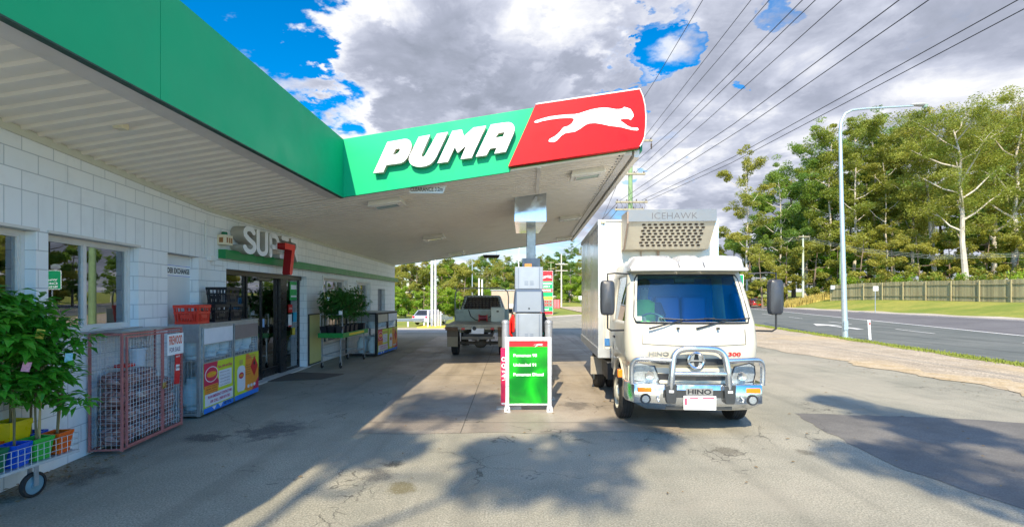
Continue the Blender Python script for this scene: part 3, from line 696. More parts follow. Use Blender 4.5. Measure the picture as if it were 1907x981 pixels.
# red end panel with curved end
zc = [(1000.0 - 5 + (355 - 355) / 6.132 - 0, 0)]
def Z2(x, y): return (940 + x / 6.132, 160 + y / 6.132)
def Z1(x, y): return (690 + x / 6.811, 220 + y / 6.811)
redp = thing('emblem_panel', 'red curved end panel of the canopy edge with a white leaping cat', 'sign')
ring = [Z2(*p) for p in [(355, 212), (1540, 37), (1575, 120), (1600, 230), (1609, 350), (1606, 470), (1594, 580), (1572, 640), (1540, 694), (40, 918)]]
uzr = [px_uz(x, y, .14) for x, y in ring]
o = shape([uzr], .13, FM @ Matrix.Translation((0, 0, .075)), 'panel', RED, redp)
# outward return along the curved end and the thin pale capping
b = MB(); pts3 = [FM @ Vector((u, z, .145)) for u, z in uzr[:2]]; b.tube(pts3, .012, 6); b.build('capping', LETTER, redp)
b = MB(); pts3 = [FM @ Vector((u + .004, z, .145)) for u, z in uzr[1:9]]; b.tube(pts3, .010, 6); b.build('capping', TRIM, redp)
b = MB(); q1 = [FM @ Vector((u, z, .0)) for u, z in uzr[1:9]]; q2 = [p + e2 * .75 + Vector((-.12, 0, 0)) for p in q1]
b.loft([q1, q2], caps=False, closed=False); b.build('end_return', RED, redp, smooth=True)
cat = [(338,408),(345,422),(370,422),(430,403),(520,385),(620,372),(720,367),(775,370),(792,382),(785,400),(765,430),(735,452),(715,462),(675,472),(655,490),(635,518),(610,545),(565,580),(515,605),(503,620),(503,638),(530,643),(570,640),(600,620),(640,575),(690,542),(750,532),(805,522),(850,498),(910,455),(935,440),(965,430),(1030,425),(1110,437),(1190,455),(1270,465),(1340,475),(1400,492),(1460,505),(1510,510),(1524,505),(1527,495),(1518,480),(1480,479),(1445,476),(1400,455),(1345,415),(1325,400),(1320,392),(1328,382),(1360,378),(1410,378),(1440,390),(1455,372),(1472,345),(1468,325),(1462,305),(1435,265),(1400,252),(1362,242),(1345,258),(1320,266),(1270,268),(1200,255),(1140,250),(1070,255),(990,270),(920,292),(850,315),(800,325),(720,328),(620,337),(520,350),(430,373),(360,395)]
flat([[Z2(*p) for p in cat]], .012, .142, 'leaping_cat', LETTER, redp)
CATUZ = [((x - 338) / 1190, -(y - 425) / 1190) for x, y in cat]
bsn = thing('canopy_lettering', 'large white slanted brand letters standing off the green front fascia', 'sign')
LP = [[[(215,303),(330,283),(430,265),(470,268),(495,282),(510,305),(520,345),(512,400),(497,440),(470,495),(430,545),(400,562),(370,573),(200,595),(160,685),(35,697)], [(318,392),(365,384),(376,396),(368,420),(352,440),(325,458),(280,467)]],
      [[(612,238),(755,213),(645,465),(645,480),(655,490),(675,488),(690,475),(845,198),(980,177),(840,480),(815,522),(785,560),(750,587),(700,608),(640,618),(580,615),(530,598),(500,570),(485,530),(490,495),(505,455),(540,385)]],
      [[(1038,165),(1158,146),(1185,232),(1305,122),(1465,97),(1280,503),(1143,520),(1215,345),(1108,440),(1090,415),(1072,362),(980,553),(848,572)]],
      [[(1528,83),(1640,66),(1720,55),(1760,54),(1785,62),(1808,80),(1822,105),(1827,140),(1820,180),(1715,425),(1572,450),(1600,376),(1515,387),(1470,470),(1335,490)], [(1622,190),(1696,178),(1700,190),(1680,235),(1582,250)]]]
for pl in LP:
    flat([[Z1(*p) for p in q] for q in pl], .10, .025, 'letter', LETTER, bsn, side=LETTERSIDE)
# columns
col_ = thing('canopy_column', 'square steel canopy column rising behind the fuel pump to a boxed head', 'column', (.47, 12.0, 0))
b = MB(); b.b2(-.11, .11, -.11, .11, 0, 4.1); b.build('post', GALV, col_, bevel=.01)
hx = MB(); z0, z1 = 3.52, 4.12
hx.add([(-.41, -1.0, z0), (.31, -1.0, z0), (.31, -1.0, 4.20), (-.41, -1.0, 4.10), (-.36, 1.3, z0 + .03), (.26, 1.3, z0 + .03), (.26, 1.3, 4.2), (-.36, 1.3, 4.1)], [(0, 1, 2, 3), (7, 6, 5, 4), (0, 4, 5, 1), (1, 5, 6, 2), (2, 6, 7, 3), (3, 7, 4, 0)])
hx.build('column_head', mat('mirror_alloy', (.58, .64, .72), .12, .95, var=.08, scale=2), col_)
b = MB(); b.b2(-.22, .22, -.16, -.12, 2.35, 2.75); b.build('bracket_plate', PUMPG, col_)
b = MB(); b.b2(-.16, .16, -.13, .13, 0, .3); b.build('base_shroud', GALV, col_)
b = MB(); uc = 3.57
for vv0 in (0.06,): ubar(b, uc - .035, uc + .035, .06, 2.2, sof(uc) - .05, sof(uc) - .05, sof(uc), sof(uc))
cdv = b.build('conduit', SOFFIT, can)
# soffit lights
def soffit_hit(px, py):
    dr = Vector(((px - CX) / FPX, 1, (HY - py) / FPX)); t = 8.0
    for _ in range(60):
        p = Vector((0, 0, EYE)) + dr * t; q_ = p - AX; v = q_.dot(e2); u = (p - cp(0, v, 0)).dot(e1); t *= 1 + (sof(u) - p.z) / (p.z) * .9
    return p, u, v
ORD = ['near left', 'second from the front on the left', 'third from the front on the left', 'near right', 'second from the front on the right', 'farthest on the right']
lab = ['large soffit floodlight hanging just behind the clearance sign', 'soffit floodlight in the middle of the left row', 'farthest soffit floodlight of the left row', 'soffit floodlight nearest the red end panel', 'soffit floodlight in the middle of the right row', 'farthest soffit floodlight of the right row']
ang = math.atan(SL)
for i, (x, y) in enumerate([(720, 372), (808, 438), (850, 468), (1092, 317), (1061, 401), (1050, 440)]):
    p, u, v = soffit_hit(x, y)
    t = thing('canopy_light', lab[i], 'light', p, math.atan2(e1.y, e1.x), 'floodlights under the canopy'); t.rotation_euler = (0, -ang, math.atan2(e1.y, e1.x))
    b = MB(); b.loft([[(sx * .30, sy * .19, -.002) for sx, sy in ((-1, -1), (1, -1), (1, 1), (-1, 1))], [(sx * .34, sy * .23, -.13) for sx, sy in ((-1, -1), (1, -1), (1, 1), (-1, 1))]]); b.build('housing', mat('lamp_case', (.82, .80, .74), .4), t, bevel=.012)
    b = MB(); b.b2(-.22, .22, -.13, .13, -.137, -.131); b.build('lens', mat('floodlight_glass', (.28, .42, .36), .12, .1, var=.3, scale=12), t)
    b = MB(); b.b2(-.25, .25, -.16, -.132, -.145, -.13); b.b2(-.25, .25, .132, .16, -.145, -.13); b.b2(-.25, -.222, -.132, .132, -.145, -.13); b.b2(.222, .25, -.132, .132, -.145, -.13); b.build('bezel', TRIM, t)
p, u, v = soffit_hit(225, 231)
t = thing('motion_sensor', 'small cream sensor box on the eave soffit above the shop windows', 'sensor', p); b = MB(); b.b2(-.05, .05, -.045, .045, -.055, .01); b.build('case', mat('cream_case', (.75, .68, .5), .5), t, bevel=.006)
# clearance signs
def clearance(px0, px1, pyc, Z, label, words=True):
    a = P(px0, pyc, Z); c = P(px1, pyc, Z); wd = (c - a).length; t = thing('clearance_sign', label, 'sign', (a + c) / 2)
    b = MB(); b.prism([(-wd / 2, 0, .075), (-wd / 2 + .07, 0, -.075), (wd / 2 - .07, 0, -.075), (wd / 2, 0, .075)], (0, .02, 0)); b.build('board', WHITE if words else DARK, t)
    b = MB(); b.cyl((-wd * .3, .01, .07), (-wd * .3, .01, .13), .004, n=5); b.cyl((wd * .3, .01, .07), (wd * .3, .01, .22), .004, n=5); b.build('hanger', DARK, t)
    if words: text('CLEARANCE 3.2m', wd * .80, .075, FR(Vector((0, -.001, 0)), (1, 0, 0)), BLACK, t, bold=.012)
clearance(757, 832, 352.5, 8.93, 'white hanging sign giving the clearance under the near canopy edge')
clearance(899, 931, 477.5, 21.6, 'dark backed hanging clearance sign at the far canopy edge', False)
# green stripe on the shop wall
b = MB(iK); cuts = [fy(8.60), 1.55, 3.9, 6.6, 9.4, fy(22.2)]
for a, c in zip(cuts, cuts[1:]): slab_between(b, WF, a + .002, c - .002, 2.49, 2.65, .002, .135)
b.build('stripe_panel', GREEND, shop)
# SUPER 7
s7 = thing('shop_name_sign', 'white block letters and a red numeral standing above the shop entry', 'sign')
def stroke(pts, r, n=8):                    # rounded flat stroke as polygon
    L_, Rr_ = [], []
    for i, p in enumerate(pts):
        a = Vector(pts[max(i - 1, 0)]); c = Vector(pts[min(i + 1, len(pts) - 1)]); tdir = (c - a).normalized(); nn = Vector((-tdir.y, tdir.x))
        L_.append(Vector(p) + nn * r); Rr_.append(Vector(p) - nn * r)
    def cap(p, a0): return [Vector(p) + Vector((cos(a0 + k * pi / n), sin(a0 + k * pi / n))) * r for k in range(1, n)]
    t1 = (Vector(pts[-1]) - Vector(pts[-2])); t0 = (Vector(pts[1]) - Vector(pts[0]))
    return [tuple(q) for q in L_ + list(reversed(cap(pts[-1], math.atan2(t1.y, t1.x) - pi / 2))) + Rr_[::-1] + list(reversed(cap(pts[0], math.atan2(t0.y, t0.x) + pi / 2)))]
def arc(cx, cy, r, a0, a1, n=8, ry=None): return [(cx + r * cos(radians(lerp(a0, a1, i / n))), cy + (ry or r) * sin(radians(lerp(a0, a1, i / n)))) for i in range(n + 1)]
SM = FR(WF(fy(8.75), 2.62, .02), dF)
S_ = stroke(arc(.24, .385, .115, 20, 180, 8, .09) + [(.13, .34), (.2, .285), (.29, .235)] + arc(.24, .15, .13, 30, -160, 10, .11), .048)
U_ = stroke([(.50, .46), (.50, .16)] + arc(.62, .15, .12, 180, 360, 10, .11) + [(.74, .16), (.74, .46)], .045)
P1 = stroke([(.93, .04), (.93, .46)], .045); P2 = stroke([(.95, .455)] + arc(1.06, .34, .11, 88, -88, 10, .115) + [(.95, .225)], .045)
E1 = stroke([(1.40, .46), (1.62, .46)], .045); E2 = stroke([(1.40, .06), (1.62, .06)], .045)
R1 = stroke([(1.82, .46)] + arc(1.98, .345, .11, 88, -60, 10, .115) + [(1.98, .22), (2.1, .04)], .045)
depth = .24
def fit(pl, a, c, x0, x1): return [(lerp(a, c, (x - x0) / (x1 - x0)), y) for x, y in pl]
for pl in ([fit(S_, .19, .64, .07, .40)], [fit(U_, .67, 1.13, .455, .785)], [fit(P1, 1.18, 1.30, .885, .975)], [fit(P2, 1.20, 1.62, .905, 1.215)], [fit(E1, 1.71, 2.06, 1.355, 1.665)], [fit(E2, 1.62, 1.97, 1.355, 1.665)], [fit(R1, 2.16, 2.55, 1.775, 2.145)]):
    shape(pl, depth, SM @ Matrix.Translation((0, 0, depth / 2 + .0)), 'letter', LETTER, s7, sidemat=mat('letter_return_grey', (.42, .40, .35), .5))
S7 = [(1.50, .33), (1.98, .33), (2.0, .30), (1.86, -.30), (1.82, -.335), (1.76, -.335), (1.72, -.30), (1.83, .20), (1.50, .20)]
shape([S7], .16, SM @ Matrix.Translation((0, 0, .25 + .08)), 'numeral', mat('numeral_red', (.85, .02, .015), .35, var=.03), s7, sidemat=mat('numeral_side_shade', (.30, .005, .008), .5))  # sides get a darker red, painting their shade into the colour
# little wall items
t = thing('alarm_siren', 'cream alarm box with green strobe on the wall left of the sign letters', 'alarm', WF(fy(8.66), 2.82, 0.0), 0)
b = MB(); b.b2(.002, .16, -.09, .13, -.09, .09); b.build('case', mat('cream_case', (0, 0, 0)), t, bevel=.008)
b = MB(); b.lathe([(.05, .092), (.05, .13), (.04, .145), (.0, .147)], 12, (.08, .0, 0), caps=False); b.build('strobe', mat('strobe_green', (.02, .18, .09), .2), t, smooth=True)
b = MB()
for dy in (-.05, .02, .08): b.b2(.16, .165, dy - .018, dy + .018, -.05, .04)
b.b2(.04, .11, -.094, -.09, -.05, .04)
b.build('louvre', mat('amber_louvre', (.32, .14, .04), .4), t)
t = thing('junction_box', 'small white junction box under the alarm on the shop wall', 'junction box', WN(.02, 2.47, 0)); b = MB(); b.b2(.005, .08, -.1, .06, -.045, .045); b.build('case', WHITE, t, bevel=.006)
es = tag(MB().build('exchange_sign', WHITE) if False else thing('exchange_sign', 'white sign with black lettering and blue lines in the wall recess', 'sign'))
b = MB(); slab_between(b, WN, sN(.40), sN(1.45), 2.12, 2.30, -.133, -.128); b.build('board', LETTER, es)
wtext(WN, 'CYLINDER EXCHANGE', sN(.855), 2.21, -.127, .86, .085, BLACK, es, bold=.03)
b = MB(); slab_between(b, WN, sN(.40), sN(1.27), 2.285, 2.292, -.1275, -.1265); slab_between(b, WN, sN(.40), sN(1.27), 2.128, 2.135, -.1275, -.1265); b.build('rule', BLUE, es)
cb = thing('notice_board', 'blank yellow cream board framed in black beside the shop entry', 'board')
b = MB(); slab_between(b, WF, fy(12.5), fy(13.32), .06, 1.33, .003, .02); b.build('panel', CREAM, cb)
b = MB(); bar_frame(b, WF, fy(12.47), fy(13.35), .03, 1.36, .03, .003, .035); b.build('frame', BLACK, cb)
mt = MB(); a = [G(478, 712), G(600, 706), G(640, 697), G(560, 694), G(500, 701)]
mt.prism([(p.x, p.y, .006) for p in a], (0, 0, .012)); tag(mt.build('door_mat', mat('mat_brown', (.10, .085, .07), .9, scale=20, bump=.004)), 'worn dark door mat lying outside the shop entry', 'mat')
# ---------------------------------------------------------------- leaves and plants
def leaf_mat(name, c1, c2, rough=.4, trans=.25, yel=None, sc=2.0):
    m = bpy.data.materials.new(name); m.use_nodes = True; t = NT(m.node_tree)
    gi = t.n('ShaderNodeNewGeometry'); oi = t.n('ShaderNodeObjectInfo'); Pn = t.n('ShaderNodeTexCoord').outputs['Object']
    c = t.mix(gi.outputs['Random Per Island'], c1, c2)
    c = t.mix(t.mr(t.noise(t.vm('ADD', Pn, oi.outputs['Location']), sc, 3), .35, .65, 0, .55), c, yel or tuple(x * 1.6 for x in c2))
    c = t.mix(t.math('MULTIPLY', oi.outputs['Random'], .35), c, tuple(x * .55 for x in c1))
    b = t.n('ShaderNodeBsdfPrincipled', i_Base_Color=c, i_Roughness=rough); tr = t.n('ShaderNodeBsdfTranslucent', i_Color=t.mix(.5, c, yel or c2))
    mx = t.n('ShaderNodeMixShader', i_0=trans, i_1=b.outputs[0], i_2=tr.outputs[0]); t.n('ShaderNodeOutputMaterial', i_Surface=mx.outputs[0]); return m
CITRUS = leaf_mat('glossy_leaf', (.02, .19, .015), (.07, .38, .03), .28, .35, (.16, .48, .04), 4)
DARKLEAF = leaf_mat('dark_leaf', (.02, .12, .03), (.05, .22, .04), .35, .3, (.10, .28, .04), 4)
BAMBOO = mat('bamboo_cane', (.48, .34, .14), .6, var=.4, scale=20)
STEM = mat('plant_stem', (.16, .14, .06), .7, var=.3)
SOIL = mat('potting_soil', (.05, .03, .018), .95, var=.5, scale=30, bump=.01)
def leafy(b, c, rx, rz, n, L, rnd, wr=.5):
    for _ in range(n):
        a = rnd.random() * 2 * pi; rr = rnd.random() ** .45; el = rnd.uniform(-1, 1)
        p = Vector(c) + Vector((rx * rr * cos(a) * sqrt(1 - el * el * .8), rx * rr * sin(a) * sqrt(1 - el * el * .8), rz * el * rr))
        dr = Vector((cos(a) + rnd.uniform(-.6, .6), sin(a) + rnd.uniform(-.6, .6), rnd.uniform(-.7, .5))).normalized()
        sd = dr.cross(Vector((rnd.uniform(-.4, .4), rnd.uniform(-.4, .4), 1))).normalized(); up = sd.cross(dr); l = L * rnd.uniform(.65, 1.25); w_ = l * wr
        m1 = p + dr * l * .4 - up * .0; tip = p + dr * l - up * l * .22
        b.add([p, m1 + sd * w_ * .5 + up * l * .06, m1, m1 - sd * w_ * .5 + up * l * .06, tip], [(0, 1, 2), (0, 2, 3), (1, 4, 2), (2, 4, 3)])
def pot(parent, m, w0, w1, h, square=True):
    b = MB(); n = 4 if square else 16; rot = pi / 4 if square else 0
    def ring(r, z): return [Vector((r * cos(rot + 2 * pi * i / n), r * sin(rot + 2 * pi * i / n), z)) for i in range(n)]
    k = sqrt(2) if square else 1
    b.loft([ring(w0 * k / 2, 0), ring(w1 * k / 2, h * .86), ring(w1 * k / 2 + .006, h * .86), ring(w1 * k / 2 + .008, h), ring(w1 * k / 2 - .006, h), ring(w1 * k / 2 - .010, h - .04), ring(w0 * k / 2 - .01, h - .05)], caps=False)
    b.add(ring(w0 * k / 2, 0), [tuple(range(n))])
    b.build('pot', m, parent, smooth=not square)
    s = MB(); s.add(ring(w1 * k / 2 - .011, h - .035), [tuple(range(n))]); s.build('soil', SOIL, parent)
def cart_plant(loc, m, seed, label, ht=1.25, w0=.13, w1=.17, h=.20, tag_col=None, crown=(.16, .36), leaves=230, L=.085, cane=1, lm=CITRUS, grp='potted young trees on the near trolley', z_sp=None):
    rnd = random.Random(seed); t = thing('potted_tree', label, 'potted plant', loc, rnd.uniform(-.15, .15), grp)
    pot(t, m, w0, w1, h)
    for k in range(cane):
        b = MB(); b.cyl((.02 * k - .01, .02, h - .05), (.03 + rnd.uniform(-.05, .05), .02 + rnd.uniform(-.04, .04), h + (ht - h) * rnd.uniform(.55, .72)), .009, .006, n=7); b.build('cane', BAMBOO, t, smooth=True)
    b = MB(); top = Vector((rnd.uniform(-.05, .05), rnd.uniform(-.05, .05), ht * .82))
    b.tube([(0, 0, h - .05), (rnd.uniform(-.02, .02), .0, h + .25), tuple(top * .8 + Vector((0, 0, .05))), tuple(top)], [.009, .008, .006, .003], 6)
    for k in range(6):
        z = lerp(h + .3, ht * .8, k / 6); a = rnd.random() * 6.3; b.tube([(0, 0, z), (crown[0] * .6 * cos(a), crown[0] * .6 * sin(a), z + .1), (crown[0] * cos(a), crown[0] * sin(a), z + .15)], [.004, .003, .002], 4)
    b.build('stem', STEM, t)
    b = MB(); nc = 11
    for k in range(nc):
        a = k * 2.4 + rnd.uniform(-.5, .5); q = crown[0] * rnd.uniform(.25, 1.0) * (1 if k < nc - 2 else .3); zc = ht - 2 * crown[1] * (1 - (k + .5) / nc) + rnd.uniform(-.06, .06)
        rr_ = crown[0] * rnd.uniform(.38, .68); leafy(b, (q * cos(a), q * sin(a), zc), rr_, rr_ * .8, int(leaves * 1.25 / nc), L, rnd)
    b.build('foliage', lm, t, fix=False)
    if tag_col:
        b = MB(); zc = ht - crown[1] * rnd.uniform(.5, 1.5); b.box(crown[0] * .9, -crown[0] * .6, zc, .055, .002, .085, Matrix.Rotation(rnd.uniform(-.5, .5), 3, 'Y') @ Matrix.Rotation(.7, 3, 'Z')); b.build('plant_tag', tag_col, t)
    return t
# near trolley
WIREW = mat('white_wire', (.55, .57, .58), .4, .3, var=.15)
tr = thing('plant_trolley', 'low white wire sided nursery trolley full of young trees by the shop wall', 'trolley', (-4.27, 4.76, 0), -.06)
# local: y negative runs toward the viewer, x negative to the wall
zd = .30; Lt = 1.75; Wt = .50
b = MB(); b.b2(-.012, .012, -Lt, 0, zd - .02, zd + .005); b.b2(-Wt, 0, -.012, .012, zd - .02, zd + .005); b.b2(-Wt - .012, -Wt + .012, -Lt, 0, zd - .02, zd + .005); b.b2(-Wt + .012, -.012, -Lt, -.014, zd - .012, zd); b.build('bed', WIREW, tr)
b = MB()
def wire(b, p, q, r=.0028): b.cyl(p, q, r, n=4, caps=False)
for i in range(int(Lt / .055) + 1):
    y = -i * .055
    wire(b, (0, y, zd), (0, y, zd + .17)); wire(b, (-Wt, y, zd), (-Wt, y, zd + .17))
for i in range(9): wire(b, (-i * Wt / 8, 0, zd), (-i * Wt / 8, 0, zd + .17))
for z in (.06, .115, .17):
    for x in (0, -Wt): wire(b, (x, 0, zd + z), (x, -Lt, zd + z), .003)
    wire(b, (0, 0, zd + z), (-Wt, 0, zd + z), .003)
b.build('wire_side', WIREW, tr)
for y in (-.40, -1.45):
    for x in (-.03, -Wt + .03):
        b = MB(); b.lathe([(.085, -.022), (.105, -.02), (.112, -.008), (.112, .008), (.105, .02), (.085, .022)], 24, (x, y, .112), 'x', caps=False); wh = b.build('wheel', RUBBER, tr, smooth=True)
        b = MB(); b.lathe([(.0, -.014), (.03, -.02), (.03, -.016), (.086, -.012), (.086, .012), (.03, .016), (.03, .024), (.0, .022)], 24, (x, y, .112), 'x', caps=False); b.build('rim', mat('rim_blue_grey', (.22, .36, .42), .4, .3), wh, smooth=True)
        b = MB(); b.lathe([(0, -.03), (.014, -.03), (.014, .03), (0, .03)], 10, (x, y, .112), 'x', caps=False); b.build('hub', mat('rusty_hub', (.35, .20, .10), .6), wh)
        b = MB(); b.b2(x - .035, x - .028, y - .02, y + .02, .10, .285); b.b2(x + .028, x + .035, y - .02, y + .02, .10, .285); b.b2(x - .035, x + .035, y - .03, y + .03, .276, .284); b.build('fork', GALV, wh)
PG = mat('pot_dark_green', (.01, .16, .06), .35); PB = mat('pot_blue', (.01, .09, .60), .3); PL = mat('pot_lime', (.04, .42, .05), .3); PO = mat('pot_orange', (.80, .13, .01), .3); PY = mat('pot_yellow', (.85, .62, .01), .3)
TAGM = [mat('tag_pink', (.8, .35, .45), .5, var=.5, scale=60), mat('tag_yellow', (.8, .65, .1), .5, var=.5, scale=60), mat('tag_blue', (.3, .6, .7), .5, var=.5, scale=60)]
def tl(x, y): return tr.matrix_basis @ Vector((x, y, zd + .006))
tr_m = Matrix.Translation(tr.location) @ Matrix.Rotation(-.06, 4, 'Z')
def tl(x, y, z=.306): return tr_m @ Vector((x, y, z))
specs = [(-.11, -.11, PO, 'orange', 1.30, TAGM[2]), (-.11, -.30, PL, 'lime green', 1.42, TAGM[1]), (-.11, -.49, PB, 'bright blue', 1.52, TAGM[0]), (-.11, -.69, PG, 'dark green', 1.58, None), (-.11, -.88, PG, 'dark green', 1.50, TAGM[2]), (-.11, -1.08, PO, 'orange', 1.45, None),
         (-.36, -.13, PB, 'blue', 1.35, None), (-.36, -.52, PO, 'orange', 1.55, TAGM[1]), (-.36, -.72, PY, 'yellow', 1.6, None), (-.36, -.95, PG, 'dark green', 1.6, None)]
names = ['at the far front corner of the near trolley', 'between the orange and the blue pots', 'between the lime and the dark green pots', 'beside the blue pot on the near trolley', 'at the front near the left photo edge', 'nearest the viewer on the near trolley', 'at the back corner behind the orange pot', 'at the back behind the blue pot', 'low behind the dark green pots', 'at the back near the left photo edge']
for i, (x, y, m_, cn, ht, tg) in enumerate(specs):
    cart_plant(tl(x, y), m_, 20 + i, 'citrus tree in %s pot %s' % (cn, names[i]), ht, crown=(.22, .42), leaves=400, L=.115, tag_col=tg, cane=1 + (i % 2))
t = cart_plant(tl(-.33, -.33, .306), PY, 61, 'citrus tree in tall yellow pot standing behind the lime pot', 1.32, w0=.15, w1=.20, h=.36, crown=(.22, .38), leaves=320, L=.115, cane=1)

# ---------------------------------------------------------------- firewood cage
WMESH = mat('mesh_wire', (.62, .64, .68), .45, .3, var=.1)
def mesh_panel(b, p0, p1, z0, z1, step=.05, r=.0025):
    p0 = Vector(p0); p1 = Vector(p1); L = (p1 - p0).length; n = int(L / step)
    for i in range(1, n):
        p = p0.lerp(p1, i / n); b.cyl((p.x, p.y, z0), (p.x, p.y, z1), r, n=3, caps=False)
    m_ = int((z1 - z0) / step)
    for j in range(1, m_):
        z = lerp(z0, z1, j / m_); b.cyl((p0.x, p0.y, z), (p1.x, p1.y, z), r, n=3, caps=False)
RUSTP = mat('red_oxide_frame', (.50, .17, .16), .5, var=.3, scale=9, dirt=.3)
FL = Vector((-4.48, 5.55, 0)); FRr = Vector((-4.60, 6.72, 0)); fa = math.atan2(FRr.x - FL.x, FRr.y - FL.y)
cg = thing('firewood_cage', 'red framed wire mesh cage of firewood bags between trolley and gas bottle cage', 'cage', FL, -fa)
CLn = (FRr - FL).length; CD = .34; CH = 1.385
b = MB()
def fbar(b, x0, x1, y0, y1, z0, z1): b.b2(x0, x1, y0, y1, z0, z1)
for x in (0, -CD):
    for y in (0, CLn): b.b2(x - .011, x + .011, y - .011, y + .011, .03, CH)
for z in (.05, CH - .016):
    for x in (0, -CD): b.b2(x - .010, x + .010, .011, CLn - .011, z - .010, z + .010)
    for y in (0, CLn): b.b2(-CD + .011, -.011, y - .010, y + .010, z - .010, z + .010)
b.build('frame', RUSTP, cg)
ydiv = CLn * .60
for a_, c_ in ((.03, ydiv - .005), (ydiv + .005, CLn - .03)):
    b = MB(); b.b2(.018, .036, a_, a_ + .018, .07, CH - .04); b.b2(.018, .036, c_ - .018, c_, .07, CH - .04); b.b2(.018, .036, a_ + .018, c_ - .018, .07, .088); b.b2(.018, .036, a_ + .018, c_ - .018, CH - .058, CH - .04); dr_ = b.build('door', RUSTP, cg)
    b = MB(); mesh_panel(b, (.026, a_ + .02, 0), (.026, c_ - .02, 0), .1, CH - .07); b.build('wire_mesh', WMESH, dr_)
for p, q in (((0, 0, 0), (-CD, 0, 0)), ((0, CLn, 0), (-CD, CLn, 0)), ((-CD, 0, 0), (-CD, CLn, 0))):
    b = MB(); mesh_panel(b, p, q, .05, CH - .02, .05); b.build('wire_mesh', WMESH, cg)
b = MB(); b.b2(-CD - .04, -.0, .0, CLn + .01, CH + .004, CH + .012); b.build('lid', GALV, cg)
b = MB(); b.b2(.042, .062, ydiv - .03, ydiv + .03, .62, .70); lk = b.build('padlock', mat('brass', (.5, .36, .12), .3, .8), cg, bevel=.006)
b = MB(); b.tube([(.052, ydiv - .018, .69), (.052, ydiv - .018, .73), (.052, ydiv, .75), (.052, ydiv + .018, .73), (.052, ydiv + .018, .69)], .005, 6); b.build('shackle', GALV, lk, smooth=True)
cgm = Matrix.Translation(FL) @ Matrix.Rotation(-fa, 4, 'Z')
def log_bag_mat():
    m, t, b = bsdf('bagged_logs', Roughness=.25)
    Pn = t.n('ShaderNodeTexCoord').outputs['Object']
    v = t.n('ShaderNodeTexVoronoi', i_Vector=t.vm('MULTIPLY', Pn, (9, 9, 12)), i_Scale=1.0); v2 = t.n('ShaderNodeTexVoronoi', feature='DISTANCE_TO_EDGE', i_Vector=t.vm('MULTIPLY', Pn, (9, 9, 12)), i_Scale=1.0)
    c = t.mix(t.n('ShaderNodeSeparateColor', i_0=v.outputs[1]).outputs[0], (.34, .15, .13), (.52, .30, .27))
    c = t.mix(t.mr(v2.outputs[0], .09, .0), c, (.16, .07, .07))
    fold = t.noise(t.vm('MULTIPLY', Pn, (6, 6, 3)), 1.6, 7, .75, 1.6)
    pl = t.mr(fold, .55, .66); c = t.mix(t.math('MULTIPLY', pl, .4), c, (.55, .52, .62))  # pale flecks paint the plastic's highlights into the colour
    t.set(b.inputs['Base Color'], c); b.inputs['Coat Weight'].default_value = .8; b.inputs['Coat Roughness'].default_value = .12
    bp = t.n('ShaderNodeBump', i_Strength=.9, i_Distance=.03, i_Height=t.math('ADD', t.mr(v2.outputs[0], 0, .2), fold)); t.set(b.inputs['Normal'], bp.outputs[0])
    return m
BAGM = log_bag_mat(); PLAST = mat('clear_wrap', (.50, .53, .62), .12, var=.4, scale=18, coat=1.0, bump=.01, bscale=12)
def bag(seed, sx, sy, sz):
    rnd = random.Random(seed); rings = []; n = 20; ph = [rnd.random() * 6 for _ in range(6)]
    for i in range(11):
        t_ = -1 + 2 * i / 10; r = (1 - abs(t_) ** 3.2) ** .45
        rg = []
        for j in range(n):
            a = 2 * pi * j / n; k = 1 + .07 * sin(3 * a + ph[0] + 3 * t_) + .05 * sin(7 * a + ph[1] + 5 * t_) + .03 * sin(11 * a + ph[2])
            cx_ = abs(cos(a)) ** .7 * (1 if cos(a) > 0 else -1); cy_ = abs(sin(a)) ** .7 * (1 if sin(a) > 0 else -1)
            rg.append(Vector((sx / 2 * r * k * cx_, sy / 2 * (t_ + .05 * sin(a * 2 + ph[3])), sz / 2 * (1 + r * k * cy_))))
        rings.append(rg)
    b = MB(); b.loft(rings); return b
protos = []
k = 0
rowz = .055
for row in range(4):
    for c_ in range(3):
        if row == 3 and c_ == 2: continue
        ln = CLn / 3 - .02; y = CLn * (c_ + .5) / 3 + R.uniform(-.02, .02); hh = .235 if row < 3 else .20
        p = cgm @ Vector((-CD / 2 + R.uniform(-.01, .01), y, rowz + row * .218))
        pos = ['at the open mesh end', 'in the middle', 'at the gas cage end'][c_]; lev = ['on the cage floor', 'in the second layer', 'in the third layer', 'on top of the pile'][row]
        t = thing('firewood_bag', 'clear plastic bag of cut firewood %s, %s' % (lev, pos), 'firewood bag', p, -fa + R.uniform(-.12, .12), 'bags of firewood in the cage')
        bag(row * 3 + c_, CD - .05, ln, hh).build('logs', BAGM, t, smooth=True)
        ph = R.random()
pb = MB(cgm); pb.b2(-.25, -.12, .25, .42, .955, .99); tag(pb.build('red_packet', REDP), 'flat red packet lying on top of the firewood bags', 'packet')
pb = thing('white_bucket', 'small white bucket standing at the back of the firewood cage', 'bucket', cgm @ Vector((-.22, .62, .93)))
b = MB(); b.lathe([(.0, 0), (.075, 0), (.09, .2), (.098, .2), (.098, .225), (.0, .23)], 18, caps=False); b.build('body', mat('bucket_white', (.6, .68, .75), .4), pb, smooth=True)
